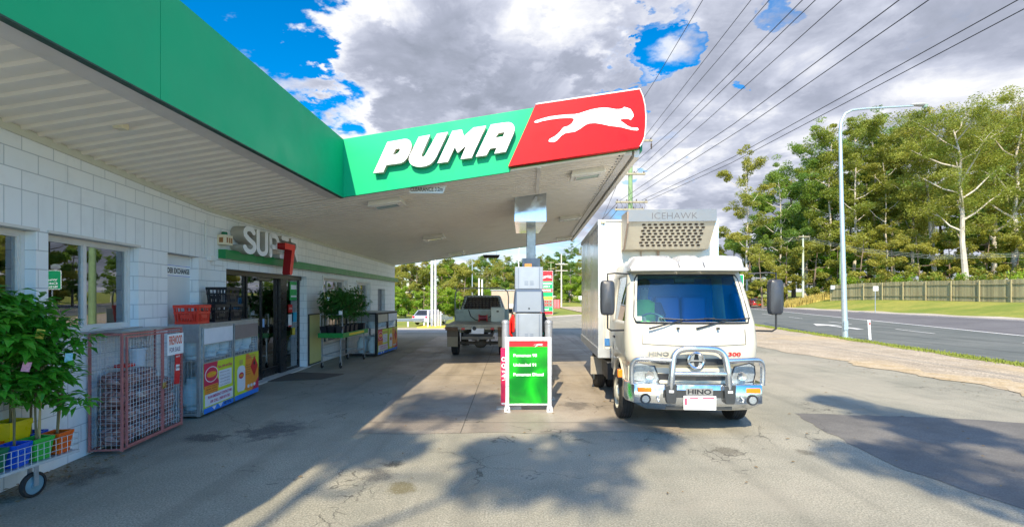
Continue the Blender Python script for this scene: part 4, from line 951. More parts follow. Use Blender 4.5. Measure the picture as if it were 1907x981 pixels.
# signs on the cage door
def CGp(x, y, z): return cgm @ Vector((x, y, z))
dcg = (cgm.to_3x3() @ Vector((0, 1, 0)))
fs = thing('firewood_sign', 'white sign with shaded lettering wired to the firewood cage door', 'sign')
b = MB(cgm); b.b2(.045, .049, CLn * .66, CLn * .97, 1.03, 1.31); b.build('board', LETTER, fs)
text('FIREWOOD', .30, .12, FR(CGp(.050, CLn * .815, 1.225), dcg), mat('flame_orange', (.75, .16, .08), .5), fs, bold=.03)
text('FOR SALE', .24, .06, FR(CGp(.050, CLn * .80, 1.10), dcg), mat('lettering_purple', (.10, .03, .12), .5), fs, bold=.01)
ps = thing('price_card', 'narrow red price card hanging askew under the firewood sign', 'price card')
b = MB(cgm @ Matrix.Translation((.053, CLn * .84, .83)) @ Matrix.Rotation(-.08, 4, 'X')); b.b2(0, .003, -.062, .062, -.2, .2); b.build('card', REDC, ps)
b = MB(cgm @ Matrix.Translation((.053, CLn * .84, .83)) @ Matrix.Rotation(-.08, 4, 'X')); b.b2(.0035, .005, -.042, .042, -.02, .06); b.build('label_patch', LETTER, ps)
text('$14.95', .08, .035, FR(CGp(.060, CLn * .84, .85), dcg), BLACK, ps, bold=.02)
text('MARKED', .09, .02, FR(CGp(.058, CLn * .845, 1.0), dcg), LETTER, ps, bold=.02)

# ---------------------------------------------------------------- gas bottle cages
def gas_bottle_proto():
    t = thing('gas_bottle', '', 'gas bottle')
    b = MB(); b.lathe([(.0, .03), (.09, .035), (.13, .06), (.15, .11), (.15, .30), (.13, .37), (.09, .405), (.03, .42), (0, .42)], 20, caps=False); b.build('tank', PALE, t, smooth=True)
    b = MB(); b.lathe([(.11, 0), (.115, 0), (.115, .05), (.11, .05)], 20, caps=False); b.build('foot_ring', PALE, t, smooth=True)
    b = MB(); b.lathe([(.095, .39), (.10, .39), (.10, .47), (.095, .47)], 20, caps=False); b.build('collar', PALE, t, smooth=True)
    b = MB(); b.cyl((0, 0, .41), (0, 0, .455), .018, n=8); b.cyl((0, -.03, .445), (0, .03, .445), .010, n=8); b.build('valve', mat('brass', (0, 0, 0)), t, smooth=True)
    return t
bottle = gas_bottle_proto(); first_bottle = [True]
def put_bottle(p, label, grp):
    if first_bottle[0]: first_bottle[0] = False; o = bottle; o.location = p; o['label'] = label
    else: o = dup(bottle, p, R.random() * 6, label)
    o['group'] = grp; return o
POSTER_W = mat('poster_white', (.74, .74, .78), .4); POSTER_O = mat('poster_orange', (.85, .30, .03), .4, var=.15, scale=1.5); POSTER_G = mat('poster_yellow_green', (.62, .70, .03), .4); POSTER_R = mat('poster_magenta', (.60, .02, .08), .4); POSTER_B = mat('poster_blue', (.02, .20, .72), .4); TEXTM = mat('text_magenta', (.62, .02, .16), .5); TEXTD = mat('text_dark', (.10, .02, .05), .5)
def gas_cage(a, c, depth, label, where, seedv, Ht=1.38, boards=(POSTER_W, mat('brown_board', (.26, .20, .18), .6)), frm=GALV):
    fa_ = math.atan2(c.x - a.x, c.y - a.y); L = (c - a).length
    M = Matrix.Translation((a.x, a.y, 0)) @ Matrix.Rotation(-fa_, 4, 'Z')
    t = thing('gas_bottle_cage', label, 'cage', (a.x, a.y, 0), -fa_)
    b = MB(); D = depth
    for x in (0, -D):
        for y in (0, L): b.b2(x - .022, x + .022, y - .022, y + .022, .03, Ht)
    b.b2(-.012, .018, L / 2 - .022, L / 2 + .022, .05, Ht)
    for z in (.06, Ht - .02):
        for x in (0, -D): b.b2(x - .02, x + .02, .022, L - .022, z - .02, z + .02)
        for y in (0, L): b.b2(-D + .022, -.022, y - .02, y + .02, z - .02, z + .02)
    b.build('frame', frm, t)
    b = MB(); b.b2(-D - .04, .03, -.03, L + .03, Ht + .002, Ht + .02); b.build('lid', GALV, t)
    b = MB(); b.b2(-D + .02, -.02, -.004, .004, Ht - .26, Ht - .04); b.build('side_plate', GALV, t)
    for z in (.10, .86):
        if z < .95: b = MB(); b.b2(-D + .02, -.03, .02, L - .02, z - .012, z); b.build('shelf', GALV, t)
    for p, q in (((0, 0, 0), (-D, 0, 0)), ((0, L, 0), (-D, L, 0)), ((-D, 0, 0), (-D, L, 0))):
        b = MB(); mesh_panel(b, p, q, .06, Ht - .03, .05); b.build('wire_mesh', WMESH, t)
    dy = Vector((sin(fa_), cos(fa_), 0))
    for i in range(2):
        y0, y1 = (.03, L / 2 - .025) if i == 0 else (L / 2 + .025, L - .03)
        b = MB(); b.b2(.024, .046, y0, y0 + .025, .08, Ht - .03); b.b2(.024, .046, y1 - .025, y1, .08, Ht - .03)
        for z in (.08, .79, Ht - .055, Ht - .30): b.b2(.024, .046, y0 + .025, y1 - .025, z, z + .025)
        dr_ = b.build('door', frm, t)
        b = MB(); mesh_panel(b, (.03, y0 + .01, 0), (.03, y1 - .01, 0), .81, Ht - .29, .045); b.build('wire_mesh', WMESH, dr_)
        b = MB(); b.b2(.047, .052, y0 + .02, y1 - .02, Ht - .29, Ht - .055); b.build('blank_board', boards[i], dr_)
        b = MB(); b.b2(.047, .051, y0, y1, .05, .80); b.build('poster', (POSTER_G), dr_)
        w_ = y1 - y0; X = .052
        def pp(x0, x1, z0, z1, m_, o=0.0, nm='poster_print'):
            b = MB(); b.b2(X + o, X + .001 + o, y0 + w_ * x0, y0 + w_ * x1, z0, z1); return b.build(nm, m_, dr_)
        def pt(s, x, z, wd, h, m_, o=.003, bold=.02): return text(s, w_ * wd, h, Matrix.Rotation(0, 4, 'Z') @ FR(Vector((X + o, y0 + w_ * x, z)), (0, 1, 0)), m_, dr_, bold=bold)
        def poly(pts, m_, o=.001, d=.001): b = MB(); b.prism([(X + o, y0 + w_ * x, z) for x, z in pts], (d, 0, 0)); return b.build('poster_print', m_, dr_)
        pp(0, 1, .05, .13, POSTER_B)
        if i == 0:
            poly([(.0, .42), (.0, .80), (.45, .80), (.38, .60), (.55, .42)], POSTER_R, 0)
            pp(.02, .45, .28, .46, POSTER_O, .001)
            poly([(.24 + .21 * cos(a_), .62 + .12 * sin(a_)) for a_ in [2 * pi * j / 24 for j in range(24)]], POSTER_W, .002)
            poly([(.24 + .19 * cos(a_), .62 + .108 * sin(a_)) for a_ in [2 * pi * j / 24 for j in range(24)]], POSTER_R, .0035)
            poly([(.24 + .16 * cos(a_), .62 + .045 * sin(a_)) for a_ in [2 * pi * j / 16 for j in range(16)]], POSTER_O, .005)
            pt('Swap n Go' if False else 'gas swap', .24, .62, .24, .04, YELLOW, .0075)
            pt('Fast, Safe and Easy', .70, .70, .50, .055, TEXTM)
            pp(.48, .93, .38, .64, POSTER_W, .001)
            for kx in range(5): pt(('Quick and easy', 'Gas when you need it', 'Tested bottles', 'Correctly filled', 'Open all hours')[kx], .68, .605 - kx * .05, .34, .016, TEXTD, .004, .01)
            for kx in range(4): pt(('- Certified Quality and', 'Safe LPG', '- Fast, simple exchange', '- No waiting')[kx], .24, .44 - kx * .035, .34, .016, TEXTD, .004, .01)
            pp(.03, .97, .15, .33, POSTER_W, .003)
            pt('IN AN EMERGENCY CONTACT \'000\'', .52, .28, .80, .045, TEXTM, .006); pt('OR ELGAS 1800 819 783'.replace('ELGAS', 'CALL'), .52, .205, .66, .045, TEXTM, .006)
            poly([(.25, .12), (.40, .12), (.33, .065)], POSTER_W, .002); poly([(.46, .13), (.62, .13), (.54, .06)], POSTER_W, .002); pt('LTC' if False else 'ETL', .80, .10, .26, .04, BLACK, .003)
        else:
            poly([(.35, .2), (.45, .80), (1.0, .80), (1.0, .13), (.55, .13)], POSTER_O, 0)
            poly([(.55, .80), (1.0, .80), (1.0, .50)], POSTER_G, .001); poly([(.70, .13), (1.0, .13), (1.0, .33)], POSTER_R, .001)
            poly([(.09, .22), (.09, .55), (.13, .60), (.20, .62), (.30, .62), (.37, .60), (.41, .55), (.41, .22), (.37, .18), (.13, .18)], POSTER_W, .002)
            poly([(.25 + .10 * cos(a_), .45 + .055 * sin(a_)) for a_ in [2 * pi * j / 16 for j in range(16)]], POSTER_R, .004); poly([(.25 + .08 * cos(a_), .45 + .022 * sin(a_)) for a_ in [2 * pi * j / 16 for j in range(16)]], POSTER_O, .0055)
            poly([(.18, .64), (.32, .64), (.32, .72), (.18, .72)], mat('valve_print', (.5, .45, .1)), .002)
            poly([(.80, .74), (.97, .55), (.80, .36), (.64, .55)], REDC, .003)
            poly([(.80, .66), (.85, .60), (.80, .56), (.75, .60)], BLACK, .005)
            pt('Quality and Safety on', .66, .755, .46, .028, TEXTM, .004); pt('ALL LPG Properties', .66, .715, .46, .028, TEXTM, .004)
            for kx in range(5): pt(('Ask for', 'Tested and', 'certified gas', 'bottles for your', 'barbecue')[kx], .53, .60 - kx * .04, .2, .016, TEXTD, .004, .01)
            for kx in range(3): poly([(.55 + .13 * kx + .05 * cos(a_), .22 + .03 * sin(a_)) for a_ in [2 * pi * j / 12 for j in range(12)]], POSTER_W, .003)
    b = MB(); b.tube([(.05, L / 2 - .05, .93), (.085, L / 2 - .05, .93), (.085, L / 2 - .05, 1.02), (.05, L / 2 - .05, 1.02)], .006, 5); b.build('handle', GALV, t)
    nb = max(3, int((L - .08) / .33)); rr = 2 if D > .6 else 1
    for lv, z in enumerate((.105, .545, .86)):
        for j in range(nb):
            for q_ in range(rr):
                x = -.175 - q_ * .33; y = .19 + j * (L - .36) / max(1, nb - 1)
                if lv == 1: continue
                zz_ = z if lv == 0 else .862
                put_bottle(M @ Vector((x, y, zz_)), 'gas bottle %s of the %s cage, %s from near end%s' % ('on the floor' if lv == 0 else 'on the top shelf', where, ['first', 'second', 'third', 'fourth', 'fifth', 'sixth'][j], ', back row' if q_ else ''), 'gas bottles in the %s cage' % where)
    return t, M
near_gas, GM = gas_cage(Vector((-4.645, 7.17, 0)), Vector((-4.78, 9.03, 0)), .42, 'galvanised cage of gas bottles with two posters left of the shop entry', 'near', 1)
far_gas, GM2 = gas_cage(Vector((-4.11, 14.6, 0)), Vector((-3.96, 16.5, 0)), .92, 'dark framed cage of gas bottles at the far end of the shop wall', 'far', 2, 1.32, (mat('cream_board2', (.55, .48, .36), .5), POSTER_W), DARK)

# ---------------------------------------------------------------- crates on the near gas cage
def crate(loc, rz, m, label, sx=.36, sy=.36, sz=.28):
    t = thing('milk_crate', label, 'crate', loc, rz, 'plastic crates on the near gas cage')
    b = MB(); k = .88
    b.b2(-sx / 2 * k, sx / 2 * k, -sy / 2 * k, sy / 2 * k, 0, .012)
    for z0, z1 in ((sz - .045, sz), (.0, .035)):
        kk = 1 if z0 > .1 else .9; X, Y = sx / 2 * kk, sy / 2 * kk
        b.b2(-X, X, -Y, -Y + .012, z0, z1); b.b2(-X, X, Y - .012, Y, z0, z1); b.b2(-X, -X + .012, -Y + .012, Y - .012, z0, z1); b.b2(X - .012, X, -Y + .012, Y - .012, z0, z1)
    b.build('rim', m, t)
    for sd in range(4):
        b = MB(Matrix.Rotation(sd * pi / 2, 4, 'Z'))
        for j in range(9):
            x = -sx / 2 + sx * (j + .5) / 9; tp = sz - .045 if j in (0, 1, 7, 8, 4) else sz * .62
            b.add([Vector((x * .9 - .008, -sx / 2 * .9, .03)), Vector((x * .9 + .008, -sx / 2 * .9, .03)), Vector((x + .008, -sx / 2 * lerp(.9, 1, tp / sz), tp)), Vector((x - .008, -sx / 2 * lerp(.9, 1, tp / sz), tp))] + [Vector((x * .9 - .008, -sx / 2 * .9 + .008, .03)), Vector((x * .9 + .008, -sx / 2 * .9 + .008, .03)), Vector((x + .008, -sx / 2 * lerp(.9, 1, tp / sz) + .008, tp)), Vector((x - .008, -sx / 2 * lerp(.9, 1, tp / sz) + .008, tp))], [(0, 1, 2, 3), (7, 6, 5, 4), (0, 4, 5, 1), (1, 5, 6, 2), (2, 6, 7, 3), (3, 7, 4, 0)])
        b.b2(-sx / 2 * .95, sx / 2 * .95, -sx / 2 * .955, -sx / 2 * .955 + .008, sz * .55, sz * .65); b.b2(-.07, .07, -sx / 2 * .94, -sx / 2 * .94 + .008, sz * .3, sz * .5)
        b.build('slatted_side', m, t)
    return t
REDCR = mat('crate_red', (.68, .04, .02), .4); BLKCR = mat('crate_black', (.012, .014, .02), .4)
zc_ = 1.402
crate(GM @ Vector((-.16, .12, zc_)), .1, REDCR, 'red plastic crate standing left of the black crates')
crate(GM @ Vector((-.18, .70, zc_)), -.05, BLKCR, 'black plastic crate standing next to the red crate')
crate(GM @ Vector((-.16, 1.12, zc_)), .02, BLKCR, 'black plastic crate at the door end under another black crate')
crate(GM @ Vector((-.15, .98, zc_ + .283)), -.04, BLKCR, 'black plastic crate stacked on top of the two others')

# ---------------------------------------------------------------- far trolley of plants
t2 = thing('plant_trolley', 'tall galvanised trolley with green edged deck of black potted plants', 'trolley', (-4.585, 12.27, 0), -.03)
b = MB(); W2_ = .24
for x in (-W2_, W2_):
    for y in (0, 1.75): b.b2(x - .016, x + .016, y - .016, y + .016, .18, .80)
    b.b2(x - .012, x + .012, .016, 1.734, .30, .325)
for y in (0, 1.75): b.b2(-W2_ + .016, W2_ - .016, y - .012, y + .012, .30, .325)
b.b2(W2_ + .03, W2_ + .055, -.012, .012, .72, 1.36); b.b2(W2_ + .016, W2_ + .03, -.012, .012, .72, .75)
b.b2(-W2_ - .05, -W2_ - .03, -.012, .012, .8, 1.38); b.b2(-W2_ - .03, W2_ + .03, -.01, .01, 1.345, 1.36)
b.build('frame', GALV, t2)
b = MB(); b.b2(-.31, .31, -.06, 1.85, .80, .815); b.build('deck', GALV, t2)
b = MB(); b.b2(-.32, .32, -.075, -.06, .77, .89); b.b2(.31, .325, -.06, 1.85, .77, .89); b.b2(-.325, -.31, -.06, 1.85, .77, .89); b.build('edge_board', mat('edge_board_green', (.02, .26, .05), .4), t2)
b = MB(); b.b2(.326, .329, .35, 1.5, .80, .86); b.build('label_strip', YELLOW, t2)
b = MB(); b.b2(.20, .29, -.03, -.015, 1.36, 1.47); b.build('price_holder', LETTER, t2)
for x in (-W2_, W2_):
    for y in (0, 1.75):
        b = MB(); b.lathe([(.0, -.018), (.06, -.018), (.07, -.012), (.07, .012), (.06, .018), (.0, .018)], 18, (x, y, .07), 'x', caps=False); wh = b.build('castor', RUBBER, t2, smooth=True)
        b = MB(); b.b2(x - .028, x - .022, y - .02, y + .02, .06, .178); b.b2(x + .022, x + .028, y - .02, y + .02, .06, .178); b.b2(x - .028, x + .028, y - .02, y + .02, .17, .178); b.build('fork', GALV, wh)
k = 0
for yy in range(6):
    for xx in range(3):
        if (yy, xx) in ((5, 0), (4, 2), (3, 1)): continue
        m2 = Matrix.Translation((-4.585, 12.27, 0)) @ Matrix.Rotation(-.03, 4, 'Z')
        cart_plant(m2 @ Vector((-.20 + xx * .2, .06 + yy * .32, .816)), BLKCR, 200 + k, 'black potted shrub in %s row of the far trolley, %s place' % (['first', 'second', 'third', 'fourth', 'fifth', 'sixth'][yy], ['wall', 'middle', 'lane'][xx]), 1.02 + .12 * R.random() + (.12 if yy == 3 else 0), w0=.14, w1=.17, h=.24, crown=(.17, .29), leaves=230, L=.11, cane=0, lm=DARKLEAF, grp='potted shrubs on the far trolley', tag_col=LETTER if k % 3 == 0 else None)
        k += 1
# ---------------------------------------------------------------- pump, bollards, poster stand
pump = thing('fuel_pump', 'tall grey fuel pump seen end on behind the green poster stand', 'fuel pump', (.32, 8.95, 0))
pump.location.x = (985 - CX) / FPX * 9.0
b = MB(); b.b2(-.36, .36, -.12, 1.35, 0, .14); b.build('plinth', mat('plinth_concrete', (.34, .32, .28), .8, bump=.004), pump, bevel=.02)
b = MB(); b.b2(-.245, .245, 0, 1.1, .14, 1.50); b.build('cabinet', PUMPG, pump, bevel=.008)
b = MB(); b.b2(-.18, .18, -.006, .001, .2, 1.48); b.build('door_panel', mat('pump_panel', (.32, .36, .42), .35, .3), pump)
b = MB(); b.add([(-.265, -.02, 1.52), (.265, -.02, 1.52), (.30, .06, 1.52), (.30, 1.1, 1.52), (-.30, 1.1, 1.52), (-.30, .06, 1.52), (-.235, -.02, 1.94), (.235, -.02, 1.94), (.265, .05, 1.90), (.265, 1.1, 1.90), (-.265, 1.1, 1.90), (-.265, .05, 1.90)], [(0, 1, 7, 6), (1, 2, 8, 7), (2, 3, 9, 8), (3, 4, 10, 9), (4, 5, 11, 10), (5, 0, 6, 11), (5, 4, 3, 2, 1, 0), (6, 7, 8, 9, 10, 11)]); b.build('display_head', PUMPD, pump)
b = MB(); b.b2(-.225, .225, -.03, -.021, 1.53, 1.90); hp = b.build('head_panel', PUMPG, pump)
b = MB(); b.cyl((0, -.036, 1.59), (0, -.03, 1.59), .016, n=12); b.build('lock', BLACK, hp)
b = MB(); b.b2(-.26, .26, .0, 1.1, 1.945, 2.36); b.build('upper_cabinet', PUMPG, pump, bevel=.008)
b = MB(); b.b2(-.185, .185, -.006, -.001, 1.96, 2.34); b.build('upper_panel', mat('pump_panel', (0, 0, 0)), pump)
b = MB()
for cx_ in (-.05, .05):
    for i in range(4): b.b2(cx_ - .035, cx_ + .035, -.0085, -.0063, 2.02 + i * .022, 2.026 + i * .022)
    for i in range(12): b.b2(cx_ - .03, cx_ + .03, -.0085, -.0063, .80 + i * .028, .808 + i * .028)
b.build('vent_slots', PUMPD, pump)
b = MB()
for x in (-.191, .191): b.b2(x - .003, x + .003, -.0075, -.0063, 1.96, 2.34); b.b2(x - .003, x + .003, -.0075, -.0063, .2, 1.48)
b.b2(-.225, .225, -.0325, -.0305, 1.905, 1.912); b.build('panel_gap', PUMPD, pump)
for sx, mm, nm in ((-1, REDP, 'red'), (1, BLACK, 'black')):
    for k in range(2):
        y = .25 + k * .5; b = MB(); b.box(sx * .29, y, 1.30, .06, .09, .34); nz = b.build('nozzle_boot', mm if k == 0 else mat('nozzle_green', (.02, .35, .2), .4), pump, bevel=.02)
        b = MB(); b.tube([(sx * .30, y, 1.42), (sx * .36, y, 1.30), (sx * .36, y, 1.12), (sx * .31, y, 1.05)], [.03, .035, .03, .018], 8); b.build('nozzle', mm if k == 0 else mat('nozzle_green', (0, 0, 0)), nz, smooth=True)
        b = MB(); b.tube([(sx * .31, y, 1.05), (sx * .36, y + .02, .75), (sx * .38, y + .06, .45), (sx * .36, y + .12, .40), (sx * .33, y + .14, .8), (sx * .31, y + .14, 1.5)], .017, 8); b.build('hose', BLACK, pump, smooth=True)
b = MB(); b.b2(-.08, .05, .02, .08, 2.362, 2.42); b.build('number_plate', mat('rust_orange_plate', (.55, .22, .05), .5), pump)
def bollard(px, lab):
    x = (px - CX) / FPX * 8.55; t = thing('bollard', lab, 'bollard', (x, 8.55, 0), 0, 'bollards guarding the fuel pump')
    b = MB(); b.lathe([(.066, 0), (.066, 1.33), (.07, 1.335), (.07, 1.36), (.06, 1.385), (.03, 1.4), (0, 1.402)], 20, caps=False); b.build('post', mat('bollard_silver', (.40, .42, .46), .4, .4, var=.25, dirt=.3), t, smooth=True)
    b = MB(); b.b2(-.1, .1, -.1, .1, 0, .02); b.build('base_plate', GALV, t)
bollard(941.5, 'tall silver bollard left of the fuel pump'); bollard(1022, 'tall silver bollard right of the fuel pump')
sx0 = (941 - CX) / FPX * 7.6; sx1 = (1027 - CX) / FPX * 7.6; cxs = (sx0 + sx1) / 2; ws = sx1 - sx0
st = thing('poster_stand', 'aluminium framed stand with green fuel poster in front of the pump', 'sign', (cxs, 7.62, 0), .015)
h0, h1 = .10, 1.17
b = MB(); b.b2(-ws / 2, -ws / 2 + .06, -.03, .03, .03, h1); b.b2(ws / 2 - .06, ws / 2, -.03, .03, .03, h1); b.b2(-ws / 2 + .06, ws / 2 - .06, -.03, .03, h1 - .06, h1); b.b2(-ws / 2 + .06, ws / 2 - .06, -.02, .02, .10, .125); b.build('frame', mat('stand_silver', (.72, .73, .76), .3, .4, var=.06), st, bevel=.004)
for s_ in (-1, 1):
    b = MB(); b.prism([(s_ * (ws / 2 - .03) - .05, -.06, .0), (s_ * (ws / 2 - .03) + .05, -.06, .0), (s_ * (ws / 2 - .03) + .04, -.06, .085), (s_ * (ws / 2 - .03) - .04, -.06, .085)], (0, .14, 0)); ft = b.build('foot', mat('stand_silver', (0, 0, 0)), st)
    b = MB(); b.prism([(s_ * (ws / 2 - .03) - .014, -.063, .03), (s_ * (ws / 2 - .03) + .014, -.063, .03), (s_ * (ws / 2 - .03), -.063, .06)], (0, .002, 0)); b.build('foot_mark', BLACK, ft)
pgm, pt_, pb_ = bsdf('poster_leaf_green', Roughness=.22)
cc = pt_.mix(pt_.mr(pt_.noise(pt_.n('ShaderNodeTexCoord').outputs['Object'], 2.2, 3, .4, .8), .35, .68), (.0, .15, .012), (.008, .46, .015)); pt_.set(pb_.inputs['Base Color'], cc)
b = MB(); b.b2(-ws / 2 + .062, ws / 2 - .062, -.012, .012, .126, 1.02); b.build('poster', pgm, st)
b = MB(); b.b2(-ws / 2 + .062, ws / 2 - .062, -.013, .012, 1.022, 1.108); rb = b.build('poster_header', REDC, st)
shape([[(x * .15 + .08, y * .15 + 1.045) for x, y in CATUZ]], .002, FR(Vector((0, -.0155, 0)), (1, 0, 0)), 'leaping_cat', LETTER, rb)
for s_, z, wd in (('Pumamax 98', .885, .37), ('Unleaded 91', .735, .355), ('Pumamax Diesel', .585, .475)):
    text(s_, wd, .05, FR(Vector((-ws / 2 + .128 + wd / 2, -.0125, z)), (1, 0, 0)), LETTER, st, bold=.03)
pk = thing('flyer_board', 'narrow hot pink board with white lettering behind the stand', 'sign', ((942 - CX) / FPX * 7.8, 7.8, 0))
b = MB(); b.b2(-.08, .30, -.005, .005, .06, .98); b.build('board', PINK, pk)
for s_, z, wd, h_ in (('CERTIFIED', .80, .34, .075), ('QUALITY', .69, .34, .085), ('TROUBLE FREE', .60, .34, .035), ('400', .53, .2, .07)):
    text(s_, wd, h_, FR(Vector((-.07 + wd / 2, -.0055, z)), (1, 0, 0)), LETTER, pk, bold=.03)
b = MB(); b.tube([(-.06, -.008, .46), (.05, -.008, .485), (.2, -.008, .49)], .008, 6); b.b2(-.07, .1, -.008, -.0055, .07, .10); b.build('lettering', LETTER, pk)
b = MB(); b.b2(-.02, .02, .006, .03, 0, .6); b.b2(-.15, .25, -.06, .1, 0, .02); b.build('support', GALV, pk)

# ---------------------------------------------------------------- vehicles
def wheel(parent, x, y, r, w_, rimm, side, nm='wheel', lugs=6, dual=False):
    s = side
    b = MB(); b.lathe([(r * .62, -w_ / 2), (r * .9, -w_ / 2), (r * .985, -w_ * .42), (r, -w_ * .3), (r, w_ * .3), (r * .985, w_ * .42), (r * .9, w_ / 2), (r * .62, w_ / 2)], 36, (x, y, r), 'x', caps=False)
    o = b.build(nm, RUBBER, parent, smooth=True)
    b = MB()
    for k in (-.28, -.1, .1, .28):
        b.lathe([(r + .0005, w_ * k - .006), (r + .0025, w_ * k), (r + .0005, w_ * k + .006)], 36, (x, y, r), 'x', caps=False)
    b.build('tread_groove', BLACK, o)
    b = MB(); xo = w_ / 2 * s
    b.lathe([(r * .63, xo), (r * .6, xo - .01 * s), (r * .55, xo - .05 * s), (r * .30, xo - .03 * s), (r * .27, xo + .01 * s), (r * .12, xo + .03 * s), (0, xo + .03 * s)], 28, (x, y, r), 'x', caps=False); ri = b.build('rim', rimm, o, smooth=True)
    b = MB()
    for k in range(lugs):
        a = 2 * pi * k / lugs; cy, cz = y + r * .43 * cos(a), r + r * .43 * sin(a); b.cyl((x + xo - .035 * s, cy, cz), (x + xo - .030 * s, cy, cz), r * .07, n=8)
    b.build('rim_hole', BLACK, ri)
    return o
TW = -.06
truck = thing('refrigerated_truck', 'white refrigerated box truck with alloy bull bar parked beside the pump', 'truck', (2.42, 6.28, 0), -.055)
def cabring(z, yf, hw, rc, bow, yr=1.85):
    pts = []; n = 10
    for i in range(n + 1):
        x = lerp(-(hw - rc), hw - rc, i / n); pts.append((x, yf + bow * (x / hw) ** 2, z))
    yc = yf + bow * ((hw - rc) / hw) ** 2
    for k in range(1, 5):
        a = -pi / 2 + k * pi / 8; pts.append((hw - rc + rc * cos(a), yc + rc + rc * sin(a), z))
    for y in (yc + rc + .05, lerp(yc + rc + .05, 1.38, .5), 1.38, yr - .05): pts.append((hw, y, z))
    pts += [(hw - .06, yr, z), (-hw + .06, yr, z)]
    for y in (yr - .05, 1.38, lerp(yc + rc + .05, 1.38, .5), yc + rc + .05): pts.append((-hw, y, z))
    for k in range(0, 4):
        a = pi + k * pi / 8; pts.append((-(hw - rc) + rc * cos(a), yc + rc + rc * sin(a), z))
    return [Vector(p) for p in pts]
RG = [(.86, .17, .84, .16, .10), (1.0, .14, .86, .16, .10), (1.17, .13, .87, .16, .11), (1.40, .17, .865, .15, .12), (1.46, .195, .86, .13, .12), (1.78, .33, .825, .12, .12), (2.10, .48, .785, .12, .12), (2.16, .51, .775, .12, .12), (2.28, .62, .74, .18, .12), (2.34, .78, .66, .25, .10), (2.365, 1.0, .5, .2, .05)]
rings = [cabring(*r) for r in RG]; nr = len(rings[0])
def seg_class(j):          # j -> edge j..j+1
    if j < 10: return 'F'
    if j < 14: return 'C'
    if j in (15, 16): return 'S'
    if nr - 4 - 3 <= j + 1 <= nr - 4 - 1: pass
    return 'X'
xs_ = [(rings[0][j] + rings[0][(j + 1) % nr]) / 2 for j in range(nr)]
b = MB(); gW = MB(); gS = MB()
base = []
allv = [p for r in rings for p in r]; fs = []; wf = []; sf = []
for i in range(len(rings) - 1):
    for j in range(nr):
        f = (i * nr + j, i * nr + (j + 1) % nr, (i + 1) * nr + (j + 1) % nr, (i + 1) * nr + j)
        mid = xs_[j]; zin = 1.45 < (RG[i][0] + RG[i + 1][0]) / 2 < 2.12 and RG[i][0] >= 1.46
        isF = j < 10; isS = abs(mid.x) > .83 and .42 < mid.y < 1.36
        if zin and isF: wf.append(f)
        elif zin and isS: sf.append(f)
        elif (RG[i][0] < 1.17) and abs(mid.x) > .83 and .5 < mid.y < 1.3 and False: pass
        else: fs.append(f)
fs.append(tuple(range((len(rings) - 1) * nr, len(rings) * nr)))
b.add(allv, fs)
cabm = b.build('cab', TRUCKW, truck, smooth=True, fix=False)
so = cabm.modifiers.new('solid', 'SOLIDIFY'); so.thickness = .03; so.offset = 0
def sub(faces, name, m, off):
    used = sorted({i for f in faces for i in f}); mp = {k: n for n, k in enumerate(used)}
    b = MB(); b.add([allv[k] for k in used], [tuple(mp[i] for i in f) for f in faces]); return b.build(name, m, truck, smooth=True, fix=False)
sub(wf, 'windscreen', WSCREEN, 0)
for sg_ in (-1, 1): sub([f for f in sf if allv[f[0]].x * sg_ > 0], 'side_window', CARGLASS, 0)
# windscreen rubber
def ring_pt(z, x):
    for a, c in zip(RG, RG[1:]):
        if a[0] <= z <= c[0]:
            t = (z - a[0]) / (c[0] - a[0]); yf = lerp(a[1], c[1], t); hw = lerp(a[2], c[2], t); rc = lerp(a[3], c[3], t); bow = lerp(a[4], c[4], t)
            xx = max(-(hw - rc * .6), min(hw - rc * .6, x * hw)); e_ = max(0, abs(xx) - (hw - rc)); return Vector((xx, yf + bow * (xx / hw) ** 2 + e_ * .3 - .02, z))
edge = [ring_pt(1.45, x) for x in [-.86 + .172 * i for i in range(11)]] + [ring_pt(z, .9) for z in (1.52, 1.7, 1.9, 2.05)] + [ring_pt(2.11, x) for x in [.86 - .172 * i for i in range(11)]] + [ring_pt(z, -.9) for z in (2.05, 1.9, 1.7, 1.52)]
b = MB(); b.tube(edge + [edge[0]], .014, 6, caps=False); b.build('windscreen_seal', BLACK, truck, smooth=True)
# lower nose: grille panel with headlights
b = MB(); b.loft([[Vector((x, y + .02, z)) for x, y in ((-.84, .36), (-.80, .22), (-.5, .14), (0, .11), (.5, .14), (.80, .22), (.84, .36), (.84, .62), (-.84, .62))] for z in (.58, .859)]); b.build('nose_panel', TRUCKW, truck, smooth=True)
b = MB(); b.loft([[Vector((x * k, y - .012 * k, z)) for x, y in ((-.5, .16), (0, .115), (.5, .16), (.5, .19), (-.5, .19))] for z, k in ((.70, .95), (.78, 1.0))]); b.build('lower_grille', BLACK, truck)
b = MB(); b.loft([[Vector((x * k, y - .015, z)) for x, y in ((-.60, .175), (-.3, .132), (0, .12), (.3, .132), (.60, .175), (.6, .25), (-.6, .25))] for z, k in ((.90, .72), (.93, .92), (.985, 1.0))]); b.build('upper_grille', mat('grille_charcoal', (.05, .055, .06), .35, .3), truck)
em = MB(); em.lathe([(.085, -.012), (.10, -.02), (.115, -.012), (.115, .0), (.085, .0)], 28, (0, .085, .965), 'y', caps=False)
eo = em.build('emblem', POLISH, truck, smooth=True)
b = MB(); b.b2(-.085, .085, .072, .082, .955, .975); b.build('emblem_bar', POLISH, eo)
